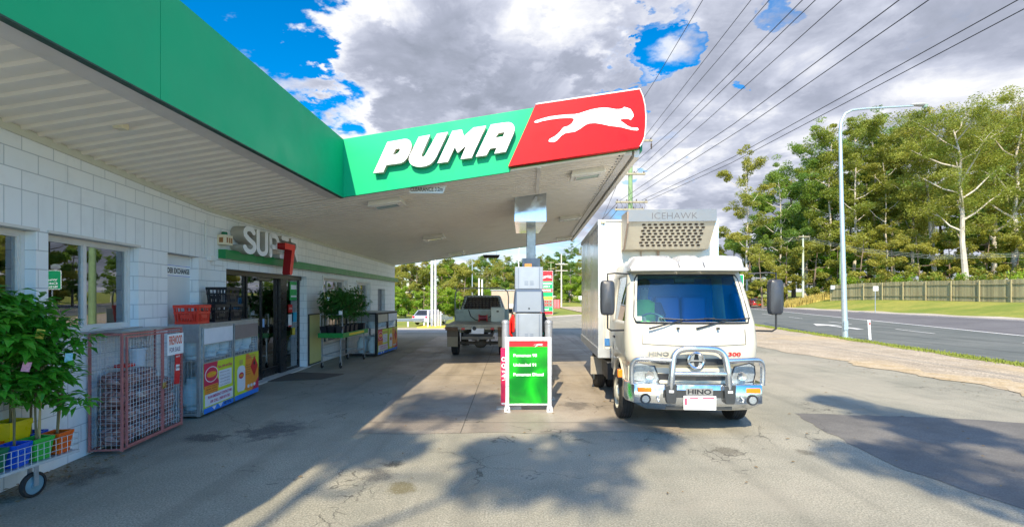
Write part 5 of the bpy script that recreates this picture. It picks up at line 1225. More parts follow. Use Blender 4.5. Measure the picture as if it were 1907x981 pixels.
for s_ in (-1, 1):
    b = MB(); b.prism([(s_ * .035, .074, .965 - .012 * s_ * 0), (s_ * .08, .074, .985), (s_ * .06, .074, 1.03), (s_ * .02, .074, 1.045)], (0, .006, 0)); b.prism([(s_ * .035, .074, .945), (s_ * .08, .074, .93), (s_ * .06, .074, .90), (s_ * .02, .074, .885)], (0, .006, 0)); b.build('emblem_wing', POLISH, eo)
b = MB(); b.lathe([(0, .0), (.10, .0), (.10, .02), (0, .02)], 24, (0, .085, .965), 'y', caps=False); b.build('emblem_field', DARK, eo)
for s_ in (-1, 1):
    pts = [(.46, .68), (.50, .62), (.80, .65), (.825, .75), (.815, .86), (.74, .90), (.52, .86)]
    def hy(x): return .10 + .12 * (abs(x) / .84) ** 3 + .03
    b = MB(); f1 = [Vector((s_ * x, hy(x), z + .02)) for x, z in pts]; f2 = [p + Vector((0, .10, 0)) for p in f1]; cn = sum(f1, Vector()) / len(f1)
    b.loft([f2, f1, [p.lerp(cn, .12) + Vector((0, -.02, 0)) for p in f1]]); hl = b.build('headlight', LENS, truck, smooth=True)
    b = MB(); b.tube([p + Vector((0, -.004, 0)) for p in f1] + [f1[0] + Vector((0, -.004, 0))], .008, 5, caps=False); b.build('bezel', BLACK, hl)
    b = MB(); b.lathe([(.0, 0), (.055, -.01), (.06, 0)], 16, (s_ * .60, .105, .76), 'y', caps=False); b.build('reflector', POLISH, hl, smooth=True)
# bumper
plan = [(-.90, .42), (-.90, .22), (-.82, .02), (-.5, -.04), (.5, -.04), (.82, .02), (.90, .22), (.90, .42)]
b = MB(); b.loft([[Vector((x * k, y + o, z)) for x, y in plan] for z, k, o in ((.33, .80, .05), (.42, 1, .0), (.655, 1, 0), (.67, .985, .01))]); b.build('bumper', POLISH, truck, bevel=.006)
b = MB(); b.b2(-.46, .46, -.043, -.02, .50, .60); b.b2(-.42, .42, -.022, .0, .345, .40); b.build('bumper_slot', mat('grille_charcoal', (0, 0, 0)), truck)
b = MB(); b.b2(-.17, .17, -.052, -.04, .535, .625); np_ = b.build('name_plate', POLISH, truck)
text('HINO', .30, .065, FR(Vector((0, -.053, .58)), (1, 0, 0)), BLACK, np_, bold=.03)
b = MB(); b.b2(-.205, .205, -.068, -.06, .35, .53); pl_ = b.build('number_plate', LETTER, truck, bevel=.004)
b = MB(); b.b2(-.19, -.165, -.070, -.068, .41, .50); b.b2(-.13, -.02, -.070, -.068, .497, .512); b.b2(.03, .18, -.070, -.068, .497, .512); b.build('plate_character', mat('maroon', (.4, .01, .08), .5), pl_)
text('QUEENSLAND - SUNSHINE STATE', .36, .02, FR(Vector((0, -.0685, .385)), (1, 0, 0)), mat('maroon', (0, 0, 0)), pl_, bold=.01)
ALB = mat('bull_bar_tube', (.60, .63, .67), .24, .9, var=.06, scale=3)
b = MB(); b.tube(cr([(-.37, -.06, .62), (-.355, -.07, .80), (-.335, -.05, .98), (-.305, -.04, 1.06), (-.24, -.04, 1.115), (-.12, -.05, 1.135), (.12, -.05, 1.135), (.24, -.04, 1.115), (.305, -.04, 1.06), (.335, -.05, .98), (.355, -.07, .80), (.37, -.06, .62)]), .042, 18); b.build('bull_bar_hoop', ALB, truck, smooth=True)
b = MB(); b.tube([(-.34, -.07, .815), (.34, -.07, .815)], .030, 12); b.build('bull_bar_rail', ALB, truck, smooth=True)
for s_ in (-1, 1):
    b = MB(); b.tube(cr([(s_ * .84, .06, .655), (s_ * .845, .06, .84), (s_ * .835, .05, .92), (s_ * .79, .03, .975), (s_ * .70, .0, .99), (s_ * .5, -.03, .985), (s_ * .35, -.05, .98)]), .032, 16); b.build('bull_bar_wing', ALB, truck, smooth=True)
    b = MB(); b.loft([[Vector((s_ * .37 + x * k, y, z)) for x, y in ((-.075, -.10), (.075, -.10), (.075, -.03), (-.075, -.03))] for z, k in ((.435, .7), (.47, .85), (.67, 1))]); mb = b.build('bar_mount', mat('grille_charcoal', (0, 0, 0)), truck, bevel=.006)
    b = MB(); b.b2(s_ * .37 - .03, s_ * .37 + .03, -.104, -.101, .575, .605); b.build('mount_badge', LETTER, mb)
    b = MB(); b.b2(s_ * .69 - .09, s_ * .69 + .09, -.028, .02, .565, .625); b.build('indicator', ORANGE, truck, bevel=.006)
    b = MB(); b.lathe([(0, -.01), (.045, -.01), (.05, 0)], 18, (s_ * .68, -.022, .475), 'y', caps=False); fg_ = b.build('fog_lamp', LENS, truck, smooth=True)
    b = MB(); b.lathe([(.05, -.008), (.066, -.012), (.07, .0)], 18, (s_ * .68, -.022, .475), 'y', caps=False); b.build('bezel', BLACK, fg_, smooth=True)
    b = MB(); b.tube([(s_ * .52, -.05, .52), (s_ * .545, -.08, .49), (s_ * .53, -.09, .46), (s_ * .51, -.06, .455)], .010, 6); b.build('tow_eye', GALV, truck, smooth=True)
# badges on the nose
for s_, x, wd, mm in (('HINO', -.47, .26, mat('badge_chrome', (.30, .30, .30), .3, .8)), ('300', .52, .17, REDP)):
    yb_ = .13 + .11 * (abs(x) / .86) ** 2 - .020
    text(s_, wd, .052, FR(Vector((x, yb_, 1.045)), (1, .10 * (1 if x > 0 else -1), 0)), mm, truck, bold=.03, name='badge', ext=.004)
sm_ = [Vector((x * .87, .13 + .11 * x * x - .019, 1.185 - .03 * (1 - x * x))) for x in [-.78 + .156 * i for i in range(11)]]
b = MB(); b.tube(sm_, .004, 4); b.tube([sm_[0], sm_[0] + Vector((0, .03, .20))], .004, 4); b.tube([sm_[-1], sm_[-1] + Vector((0, .03, .20))], .004, 4); b.build('panel_seam', DARK, truck)
# visor
for i, (x0, x1) in enumerate(((-.79, -.17), (-.145, .165), (.19, .79))):
    rg = []
    for x, k in ((x0, .55), (lerp(x0, x1, .12), .95), (lerp(x0, x1, .5), 1.0), (lerp(x0, x1, .88), .95), (x1, .55)):
        yo = .10 * (abs(x) / .79) ** 2
        if i == 0 and x == x0 or i == 2 and x == x1: k = .2; yo += .06
        rg.append([Vector((x, .30 + yo, 2.165)), Vector((x, .28 + yo, 2.20)), Vector((x, .34 + yo, 2.20 + .13 * k)), Vector((x, .50 + yo, 2.22 + .165 * k)), Vector((x, .80 + yo, 2.22 + .165 * k)), Vector((x, .85 + yo, 2.17))])
    b = MB(); b.loft(rg); b.build('visor', mat('visor_white', (.60, .60, .60), .3, coat=.5, var=.04), truck, smooth=True)
b = MB(); b.loft([[Vector((x, .28 + .10 * (abs(x) / .79) ** 2 + dy, z)) for dy, z in ((.0, 2.15), (-.02, 2.165), (.0, 2.2), (.12, 2.17))] for x in (-.79, -.4, 0, .4, .79)]); b.build('visor_lip', TRUCKW, truck, smooth=True)
# wipers, washers, mirrors
for x0, x1, x2 in ((-.60, -.12, .28), (.02, .47, .80)):
    b = MB(); p0 = Vector((x0, .13, 1.38)); pm = ring_pt(1.50, (x1) / .86) + Vector((0, -.02, 0)); b.tube([p0, p0.lerp(pm, .4) + Vector((0, -.02, .0)), pm], [.016, .011, .007], 7); wa = b.build('wiper', BLACK, truck, smooth=True)
    bl = [ring_pt(1.485 + .02 * abs(k), (lerp(x1 - .33, x2, (k + 1) / 2)) / .86) + Vector((0, -.012, .01)) for k in (-1, 0, 1)]; b = MB(); b.tube(bl, .009, 5); b.build('wiper_blade', BLACK, wa)
for x in (-.22, .30):
    b = MB(); b.cyl((x, .10, 1.385), (x, .16, 1.385), .016, n=10); b.build('washer_jet', BLACK, truck)
MIR = mat('mirror_shell', (.035, .04, .05), .35, var=.1)
for s_, x, z0, z1 in ((-1, -1.12, 1.55, 2.03), (1, 1.14, 1.56, 2.04)):
    b = MB(); zc2 = (z0 + z1) / 2; hz = (z1 - z0) / 2; hx_ = .098
    rr = []
    for d_, k in ((.0, .55), (.015, .85), (.05, 1.0), (.10, 1.0), (.115, .93)):
        rr.append([Vector((x + hx_ * k * (abs(cos(a)) ** .35) * (1 if cos(a) > 0 else -1), .28 + d_, zc2 + hz * (1 - (1 - k) * .35) * (abs(sin(a)) ** .35) * (1 if sin(a) > 0 else -1))) for a in [2 * pi * (j + .5) / 28 for j in range(28)]])
    b.loft(rr); mo = b.build('mirror', MIR, truck, smooth=True)
    b = MB(); b.tube([(s_ * .80, .40, 2.12), (s_ * (abs(x) - .10), .34, 2.13), (x, .33, 2.12), (x, .33, 2.02)], .011, 7); b.tube([(x, .33, z0 + .02), (x, .33, 1.37), (x - s_ * .05, .33, 1.34), (s_ * .86, .42, 1.34)], .013, 7); b.build('mirror_arm', BLACK, mo, smooth=True)
b = MB(); b.b2(-.965, -.90, .42, .50, .68, .79); b.build('side_marker', ORANGE, truck, bevel=.01)
# sides below the glass, steps, arches
for s_ in (-1, 1):
    b = MB()
    arcp = [(.56 + .0, .52)]
    ring_o = [(.30, .60), (.30, .858), (1.84, .858), (1.84, .62), (1.46, .60)] + [(.95 + .47 * cos(a), .40 + .47 * sin(a)) for a in [radians(q) for q in (25, 45, 65, 90, 115, 135, 155)]]
    pr = [(s_ * .845, y, z) for y, z in ring_o]; b.prism(pr, (s_ * -.03, 0, 0)); b.build('door_skirt', TRUCKW, truck)
    b = MB(); b.tube([(s_ * .865, .95 + .49 * cos(radians(q)), .40 + .49 * sin(radians(q))) for q in range(20, 161, 14)], .018, 6); b.build('wheel_arch', TRUCKW, truck, smooth=True)
    b = MB(); b.tube([(s_ * .878, 1.42, 1.42), (s_ * .878, 1.42, .64)], .004, 4); b.tube([(s_ * .872, .50, 1.4), (s_ * .86, .52, .9)], .004, 4); b.build('door_seam', DARK, truck)
    b = MB(); b.b2(s_ * .885 - .012, s_ * .885 + .012, 1.2, 1.34, 1.17, 1.20); b.build('door_handle', BLACK, truck)
    wheel(truck, s_ * .80, .95, .37, .20, mat('rim_cream', (.62, .60, .50), .4, .2, var=.2, dirt=.4), s_)
    wheel(truck, s_ * .86, 3.45, .37, .20, mat('rim_cream', (0, 0, 0)), s_); wheel(truck, s_ * .62, 3.45, .37, .19, mat('rim_cream', (0, 0, 0)), s_)
    b = MB(); b.b2(s_ * .95 - .12, s_ * .95 + .12, 2.98, 3.0, .32, .66); b.build('mudguard', mat('mud_dust', (.30, .27, .22), .7), truck); b = MB(); b.b2(s_ * .75 - .15, s_ * .75 + .15, 3.9, 3.92, .2, .66); b.build('mudguard', mat('mud_dust', (.30, .27, .22), .7), truck)
b = MB(); b.b2(-.78, .78, .55, 1.5, .35, .80); b.b2(-.42, -.32, .4, 5.4, .50, .68); b.b2(.32, .42, .4, 5.4, .50, .68); b.b2(-.55, .55, 3.35, 3.55, .30, .45); b.b2(-.9, -.45, 1.9, 2.6, .40, .68); b.b2(.5, .9, 1.9, 2.6, .38, .68); b.build('chassis', DARK, truck)
b = MB(); b.b2(-.80, .80, 1.75, 1.84, .64, 2.1); b.build('cab_rear_wall', mat('cab_reflection_blue', (.02, .14, .50), .6), truck)  # blue of wall and seats paints the windscreen's sky reflection into the cab
b = MB(); b.b2(-.82, .82, .30, .62, 1.05, 1.38); b.build('dashboard', mat('dash', (.05, .07, .10), .5), truck, bevel=.03)
for x in (-.42, .0, .42):
    b = MB(); b.box(x, 1.25, 1.15, .40, .5, .14); b.box(x, 1.52, 1.50, .38, .13, .62, Matrix.Rotation(-.15, 3, 'X')); sb = b.build('seat', mat('cab_reflection_blue', (0, 0, 0)), truck, bevel=.04)
b = MB(); c0 = Vector((-.42, .72, 1.40)); b.tube([c0 + Vector((.20 * cos(a), .20 * sin(a) * .5, .20 * sin(a) * .8)) for a in [2 * pi * j / 20 for j in range(21)]], .014, 6, caps=False); b.tube([c0, c0 + Vector((0, -.22, -.2))], .02, 6); b.build('steering_wheel', BLACK, truck, smooth=True)
b = MB(); b.b2(-.14, .14, .60, .63, 2.0, 2.07); b.build('rear_view_mirror', BLACK, truck, bevel=.01)
b = MB(); b.b2(-.75, -.68, .215, .221, 1.48, 1.54); b.build('registration_label', mat('pale_sticker', (.7, .75, .6), .5), truck)
b = MB(); b.b2(-.83, .83, .5, 1.8, .86, .95); b.build('cab_floor', DARK, truck)
# box body
BOXW = mat('box_white', (.60, .58, .51), .35, var=.08, coat=.2, dirt=.35, dirtcol=(.5, .44, .32), scale=1.5)
BOXS = mat('box_side', (.55, .57, .58), .16, .3, var=.04, scale=.5)
bx0, bx1, by0, by1, bz0, bz1 = -1.03, 1.03, 2.12, 5.55, .80, 3.14
b = MB(); b.b2(bx0 + .03, bx1 - .03, by0 + .015, by1, bz0, bz1 - .02); box = b.build('box_body', BOXW, truck)
for s_ in (-1, 1):
    b = MB(); b.b2(s_ * 1.001, s_ * 1.02, by0 + .06, by1 - .05, bz0 + .1, bz1 - .08); b.build('side_panel', BOXS, box)
    b = MB(); b.b2(s_ * 1.03, s_ * .94, by0, by0 + .014, bz0, bz1); b.build('corner_post', ALU, box)
    b = MB(); b.b2(s_ * 1.021, s_ * 1.035, by0, by1, bz1 - .08, bz1); b.b2(s_ * 1.021, s_ * 1.035, by0, by1, bz0 - .06, bz0 + .1); b.build('edge_rail', ALU, box)
    b = MB(); b.box(s_ * .95, by0 - .02, bz1 - .03, .07, .05, .06); b.build('marker_lamp', mat('lamp_cream', (.6, .55, .35), .3), box, bevel=.01)
b = MB(); b.b2(-1.03, 1.03, by0 - .003, by0 + .012, bz0 - .06, bz0 + .1); b.b2(-1.03, 1.03, by0 - .003, by0 + .5, bz1 - .018, bz1 + .01); b.b2(-.93, -.905, by0 - .003, by0 + .01, bz0 + .1, bz1 - .02); b.build('front_rail', ALU, box)
b = MB(); b.b2(-.92, -.80, by0 - .006, by0 + .01, .95, 1.08); b.build('side_decal', mat('decal_blue', (.05, .2, .5), .4, var=.6, scale=30), box)
# refrigeration unit: a forward leaning housing
u0, u1 = -.63, .78
yt, ybk = by0 - .58, by0 - .005; zt, zm, zb = 3.20, 3.02, 2.60
b = MB(); prof = [(ybk, zb), (by0 - .22, zb + .01), (yt, zm), (yt - .01, zt), (ybk, zt + .01)]
b.loft([[Vector((x, y, z)) for y, z in prof] for x in (u0, u1)]); ru = b.build('refrigeration_unit', mat('unit_cream', (.55, .50, .40), .45, var=.15, dirt=.3, dirtcol=(.35, .28, .2)), truck)
b = MB(); b.b2(u0 - .004, u1 + .004, yt - .022, yt - .006, zm, zt + .012); bd = b.build('name_band', mat('brushed_alloy', (.22, .23, .24), .4, .5, var=.1, scale=3), ru)
text('ICEHAWK', .72, .10, FR(Vector((.12, yt - .0225, 3.11)), (1, 0, 0)), mat('lettering_charcoal', (.09, .09, .10), .5), bd, bold=-.012)
b = MB(); b.tube([(u0 + .005, yt - .015, zt - .02), (u0 + .005, yt - .01, zm - .02), (u0 + .005, by0 - .24, zb + .01), (u0 + .005, by0 - .1, zb - .005)], .016, 6); b.build('edge_strip', mat('brown_edge', (.35, .26, .2), .6), ru)
sl_ = (Vector((0, by0 - .22, zb + .01)) - Vector((0, yt, zm))); b = MB(); Ls = sl_.length; nS = Vector((0, -sl_.z, sl_.y)).normalized(); nS = -nS if nS.y > 0 else nS
for r_ in range(8):
    for c_ in range(11):
        t_ = .10 + r_ * .108; x = -.36 + c_ * .093 + (.03 if r_ % 2 else 0)
        ctr = Vector((x, yt, zm)) + sl_ * t_ + nS * .002; dx = Vector((.033, 0, 0)); dz = sl_.normalized() * .017
        ring_ = [ctr + dx * cos(a) * (abs(cos(a)) ** -.4 if abs(cos(a)) > .1 else 1) * .9 + dz * sin(a) for a in [2 * pi * j / 10 + .31 for j in range(10)]]
        b.prism(ring_, nS * .004)
b.build('air_grille', mat('grille_hole', (.03, .018, .012), .8), ru)
b = MB(); b.b2(-.02, .02, by0 - .03, by0 - .004, 2.3, 2.6); b.b2(-.30, -.285, by0 - .02, by0 - .004, 1.6, 2.6); b.build('drain_pipe', mat('brown_edge', (0, 0, 0)), truck)

# driver behind the wheel
def skin_fig(name, verts, edges, m, parent, lv=2):
    me = bpy.data.meshes.new(name); me.from_pydata([v[0] for v in verts], edges, []); o = bpy.data.objects.new(name, me); COL.objects.link(o)
    sk = o.modifiers.new('skin', 'SKIN'); sk.use_smooth_shade = True
    for i, v in enumerate(verts): me.skin_vertices[0].data[i].radius = v[1] if hasattr(v[1], '__len__') else (v[1], v[1])
    me.skin_vertices[0].data[0].use_root = True
    ss = o.modifiers.new('sub', 'SUBSURF'); ss.levels = lv; ss.render_levels = lv; me.materials.append(m)
    if parent is not None: o.parent = parent
    return o
SKIN = mat('skin', (.45, .26, .19), .5, var=.1); HAIR = mat('hair_dark', (.02, .015, .012), .7); VEST = mat('vest_lime', (.30, .75, .05), .6); SHIRT = mat('shirt_navy', (.02, .03, .12), .8)
drv = thing('person', 'driver in a lime vest sitting at the wheel of the refrigerated truck', 'person', truck.location, truck.rotation_euler.z)
dx = -.42
V = [((dx, 1.30, 1.24), (.17, .12)), ((dx, 1.34, 1.42), (.16, .11)), ((dx, 1.34, 1.62), (.18, .11)), ((dx, 1.32, 1.74), (.075, .06)), ((dx, 1.30, 1.82), (.062, .062)), ((dx, 1.28, 1.90), (.08, .09)), ((dx, 1.28, 1.98), (.072, .085)),
     ((dx - .2, 1.33, 1.66), .062), ((dx - .25, 1.15, 1.45), .048), ((dx - .17, .86, 1.46), .036), ((dx - .14, .78, 1.48), (.03, .02)),
     ((dx + .2, 1.33, 1.66), .062), ((dx + .25, 1.15, 1.45), .048), ((dx + .17, .86, 1.46), .036), ((dx + .14, .78, 1.48), (.03, .02)),
     ((dx - .10, 1.10, 1.20), .09), ((dx - .12, .80, 1.18), .07), ((dx + .10, 1.10, 1.20), .09), ((dx + .12, .80, 1.18), .07)]
skin_fig('body', V, [(0, 1), (1, 2), (2, 3), (3, 4), (4, 5), (5, 6), (2, 7), (7, 8), (8, 9), (9, 10), (2, 11), (11, 12), (12, 13), (13, 14), (0, 15), (15, 16), (0, 17), (17, 18)], SKIN, drv)
b = MB(); b.loft([[Vector((dx + rx * cos(a), 1.335 + ry * sin(a), z)) for a in [2 * pi * j / 20 for j in range(20)]] for rx, ry, z in ((.20, .15, 1.18), (.19, .145, 1.42), (.215, .14, 1.62), (.20, .13, 1.70), (.10, .09, 1.76))]); b.build('vest', VEST, drv, smooth=True)
b = MB(); b.loft([[Vector((dx + rx * cos(a), 1.30 + ry * sin(a), z)) for a in [2 * pi * j / 18 for j in range(18)]] for rx, ry, z in ((.088, .09, 1.95), (.098, .108, 1.99), (.09, .10, 2.05), (.05, .06, 2.085))]); b.build('hair', HAIR, drv, smooth=True)
for s_ in (-1, 1):
    b = MB(); b.lathe([(0, -.012), (.010, -.008), (.012, 0)], 10, (dx + s_ * .03, 1.205, 1.93), 'y', caps=False); b.build('eye', BLACK, drv)
    for k in range(5):
        b = MB(); p = Vector((dx + s_ * (.135 - .004 * k), .775 - .004 * k, 1.50 - .018 * k)); b.tube([p, p + Vector((-s_ * .02, -.03, .006)), p + Vector((-s_ * .045, -.03, -.004))], [.009, .008, .007], 6); b.build('finger', SKIN, drv, smooth=True)
    b = MB(); b.tube([(dx + s_ * .20, 1.33, 1.67), (dx + s_ * .25, 1.2, 1.5)], [.085, .07], 10); b.build('sleeve', SHIRT, drv, smooth=True)

# ---------------------------------------------------------------- flat bed utility truck
ute = thing('flatbed_ute', 'dusty silver flat tray ute seen from behind between shop and pump', 'ute', (-1.03, 14.55, 0), .01)
UP = mat('ute_paint', (.52, .52, .43), .35, .2, var=.12, coat=.3, dirt=.3, dirtcol=(.3, .24, .15))
b = MB(); b.b2(-.975, .975, 0, 2.35, .90, .965); b.build('tray_deck', TRAYM, ute, bevel=.005)
b = MB(); b.b2(-1.10, -.4, -.10, .05, .968, .985); b.build('loose_board', TRAYM, ute)
b = MB(); b.b2(-.97, -.60, -.03, .04, .80, .895); b.b2(.60, .97, -.03, .04, .80, .895); b.build('timber_rail', WOODY, ute)
b = MB(); b.b2(-.60, .60, -.02, .03, .83, .895); b.b2(-.99, -.965, 0, 2.35, .84, .90); b.b2(.965, .99, 0, 2.35, .84, .90); b.build('tray_edge', TRAYM, ute)
b = MB(); b.b2(-.92, .92, 2.30, 2.34, .965, 1.38); b.build('headboard', mat('headboard_green', (.42, .46, .38), .5, .2, var=.2, dirt=.4), ute)
b = MB(); b.tube([(-.93, 2.32, .97), (-.93, 2.32, 1.80), (-.90, 2.32, 1.98), (-.80, 2.32, 2.08), (-.6, 2.32, 2.11), (.6, 2.32, 2.11), (.80, 2.32, 2.08), (.90, 2.32, 1.98), (.93, 2.32, 1.80), (.93, 2.32, .97)], .022, 8)
b.build('headboard_hoop', TRAYM, ute, smooth=True)
b = MB()
for i in range(11): b.cyl((-.62 + i * .124, 2.32, 1.38), (-.62 + i * .124, 2.32, 1.84), .008, n=4)
for i in range(5): b.cyl((-.66, 2.32, 1.45 + i * .085), (.66, 2.32, 1.45 + i * .085), .008, n=4)
b.build('window_guard', DARK, ute)
def crng(z, y0, y1, hw, r=.10): return [Vector((sx * (hw - (r if k in (0, 3) else 0)), y, z)) for sx, y, k in ((-1, y0, 0), (1, y0, 0), (1, y0 + r, 1), (1, y1 - r, 1), (1, y1, 3), (-1, y1, 3), (-1, y1 - r, 1), (-1, y0 + r, 1))]
b = MB(); b.loft([crng(.55, 2.45, 5.0, .84), crng(.95, 2.43, 5.1, .86), crng(1.28, 2.45, 5.0, .84), crng(1.34, 2.50, 4.0, .82)]); b.build('cab_body', UP, ute, smooth=True)
b = MB(); b.loft([crng(1.341, 2.52, 3.95, .79), crng(1.80, 2.60, 3.45, .64)]); b.build('cab_glass', CARGLASS, ute)
b = MB(); b.loft([crng(1.80, 2.57, 3.46, .66), crng(1.86, 2.62, 3.40, .60)]); b.build('cab_roof', UP, ute, smooth=True)
for s_ in (-1, 1):
    b = MB(); b.tube([(s_ * .70, 2.52, 1.34), (s_ * .57, 2.60, 1.81)], .035, 6); b.tube([(s_ * .78, 3.9, 1.34), (s_ * .62, 3.44, 1.81)], .03, 6); b.build('cab_pillar', UP, ute)
    b = MB(); b.box(s_ * 1.0, 3.5, 1.28, .17, .08, .17); b.build('door_mirror', BLACK, ute, bevel=.02)
    wheel(ute, s_ * .73, .62, .37, .21, mat('rim_cream', (0, 0, 0)), s_); wheel(ute, s_ * .73, 3.75, .37, .21, mat('rim_cream', (0, 0, 0)), s_)
    b = MB(); b.b2(s_ * .77 - .17, s_ * .77 + .17, .10, .115, .60, .895); mf = b.build('mud_flap', mat('flap_brown', (.16, .12, .08), .8), ute)
    b = MB(); b.b2(s_ * .77 - .16, s_ * .77 + .16, .09, .10, .30, .598); b.build('flap_lower', mat('flap_tan', (.34, .27, .17), .8), mf)
    b = MB(); b.b2(s_ * .44 - .05, s_ * .44 + .05, -.025, -.02, .82, .88); b.build('tail_light', REDP, ute)
b = MB(); b.b2(-.185, .185, -.035, -.024, .70, .86); b.build('number_plate', LETTER, ute)
b = MB(); b.lathe([(0, -.004), (.045, -.002), (.06, 0)], 20, (-.10, -.035, .86), 'y', caps=False); b.build('tray_lamp', BLACK, ute)
b = MB(); b.b2(-.45, -.37, .1, 4.6, .60, .72); b.b2(.37, .45, .1, 4.6, .60, .72); b.b2(-.44, .44, .12, .2, .60, .68); b.build('chassis_rail', DARK, ute)
b = MB(); b.cyl((-.7, .62, .37), (.7, .62, .37), .05, n=12); b.lathe([(.04, -.2), (.13, -.12), (.16, 0), (.13, .12), (.04, .2)], 16, (.05, .62, .36), 'x'); b.cyl((-.35, .75, .30), (-.35, .45, .55), .03, n=8); b.cyl((.35, .75, .30), (.35, .45, .55), .03, n=8); b.b2(-.25, .25, .9, 1.6, .42, .62); b.build('rear_axle', mat('dusty_dark', (.12, .10, .075), .7, var=.4, scale=10), ute, smooth=True)
b = MB(); b.b2(-.03, .03, -.06, .3, .48, .54); b.cyl((0, -.05, .54), (0, -.05, .60), .025, n=10); b.b2(-.5, .5, .12, .17, .52, .60); b.build('tow_bar', mat('tow_rust', (.24, .2, .15), .6), ute)
tbx = thing('tool_box', 'pale steel tool box standing on the right of the ute tray', 'tool box', (-.48, 16.45, .966)); b = MB(); b.b2(-.23, .23, -.2, .2, 0, .46); b.build('body', UP, tbx, bevel=.01); b = MB(); b.b2(-.235, .235, -.205, .205, .461, .49); b.build('lid', UP, tbx, bevel=.006); b = MB(); b.b2(-.04, .04, -.215, -.2, .33, .38); b.build('latch', DARK, tbx)
wn = thing('winch', 'small dark red winch motor on the ute tray against the headboard', 'winch', (-.98, 16.4, .966)); b = MB(); b.cyl((-.13, 0, .13), (.13, 0, .13), .09, n=16); b.build('drum', mat('winch_red', (.25, .02, .03), .4), wn, smooth=True); b = MB(); b.b2(-.15, -.12, -.1, .1, 0, .25); b.b2(.12, .15, -.1, .1, 0, .25); b.build('bracket', REDP, wn)
b = MB(); b.tube([(-1.5, 16.7, 1.36), (-1.42, 16.55, 1.15), (-1.25, 16.5, 1.02), (-1.1, 16.45, 1.0)], .015, 6); b.tube([(-.62, 16.7, 1.36), (-.66, 16.6, 1.2), (-.8, 16.5, 1.1)], .015, 6); tag(b.build('strap', BLACK), 'black strap hanging loosely over the ute headboard', 'strap')

# ---------------------------------------------------------------- distant cars
def car(name, label, loc, rz, paint, L=4.3, Wd=1.72, Hh=1.45):
    t = thing(name, label, 'car', loc, rz); hw = Wd / 2
    side = [(0, .45), (0, .75), (.05, .92), (.9, .98), (2.9, .95), (3.9, .85), (4.25, .70), (4.3, .4), (4.0, .24), (.25, .24)]
    b = MB(); b.loft([[Vector((x, y * L / 4.3, z * k + (1 - k) * .5)) for y, z in side] for x, k in ((-hw, .9), (-hw + .08, 1), (hw - .08, 1), (hw, .9))]); b.build('body', paint, t, smooth=True)
    def rg(y0, y1, w_, z): return [Vector((-w_, y0, z)), Vector((w_, y0, z)), Vector((w_, y1, z)), Vector((-w_, y1, z))]
    b = MB(); b.loft([rg(.28, 3.1, hw - .06, .93), rg(.75, 2.35, hw - .24, Hh - .06)]); b.build('glass', CARGLASS, t)
    b = MB(); b.loft([rg(.72, 2.38, hw - .23, Hh - .06), rg(.85, 2.2, hw - .32, Hh)]); b.build('roof', paint, t, smooth=True)
    for s_ in (-1, 1):
        b = MB()
        for (ya, za), (yb2, zb2) in (((.28, .93), (.75, Hh - .05)), ((3.1, .93), (2.35, Hh - .05)), ((1.7, .93), (1.6, Hh - .05))): b.tube([(s_ * (hw - .06), ya, za), (s_ * (hw - .23), yb2, zb2)], .035, 5)
        b.build('pillar', paint, t)
        b = MB(); b.b2(s_ * (hw - .28), s_ * (hw - .03), -.012, .12, .68, .88); b.build('tail_light', REDP, t)
        b = MB(); b.b2(s_ * (hw - .3), s_ * (hw - .06), L - .1, L + .0, .55, .70); b.build('headlight', LENS, t)
        b = MB(); b.box(s_ * (hw + .06), 2.7, .98, .14, .08, .12); b.build('door_mirror', paint, t, bevel=.02)
        for y in (.8, 3.4): wheel(t, s_ * (hw - .10), y * L / 4.3, .31, .2, ALU, s_, lugs=5)
    b = MB(); b.b2(-.25, .25, -.02, -.002, .66, .78); b.build('number_plate', LETTER, t)
    b = MB(); b.b2(-hw + .1, hw - .1, -.03, .1, .30, .45); b.build('bumper', paint, t, bevel=.02)
    return t
zc3 = H(-9.0, 46)
p = P(784, 605, 46); car('silver_sedan', 'silver sedan parked beyond the white posts and guard rail', (p.x - .1, 46, H(p.x, 46) + .02), -.35, mat('car_silver', (.60, .62, .66), .25, .5, coat=.8, var=.03))
p = P(1408, 572, 70); car('red_car', 'bright red car driving away behind the truck mirror', (p.x, 70, H(p.x, 70) + .03), -.45, mat('car_red', (.70, .02, .015), .25, coat=.8, var=.03))
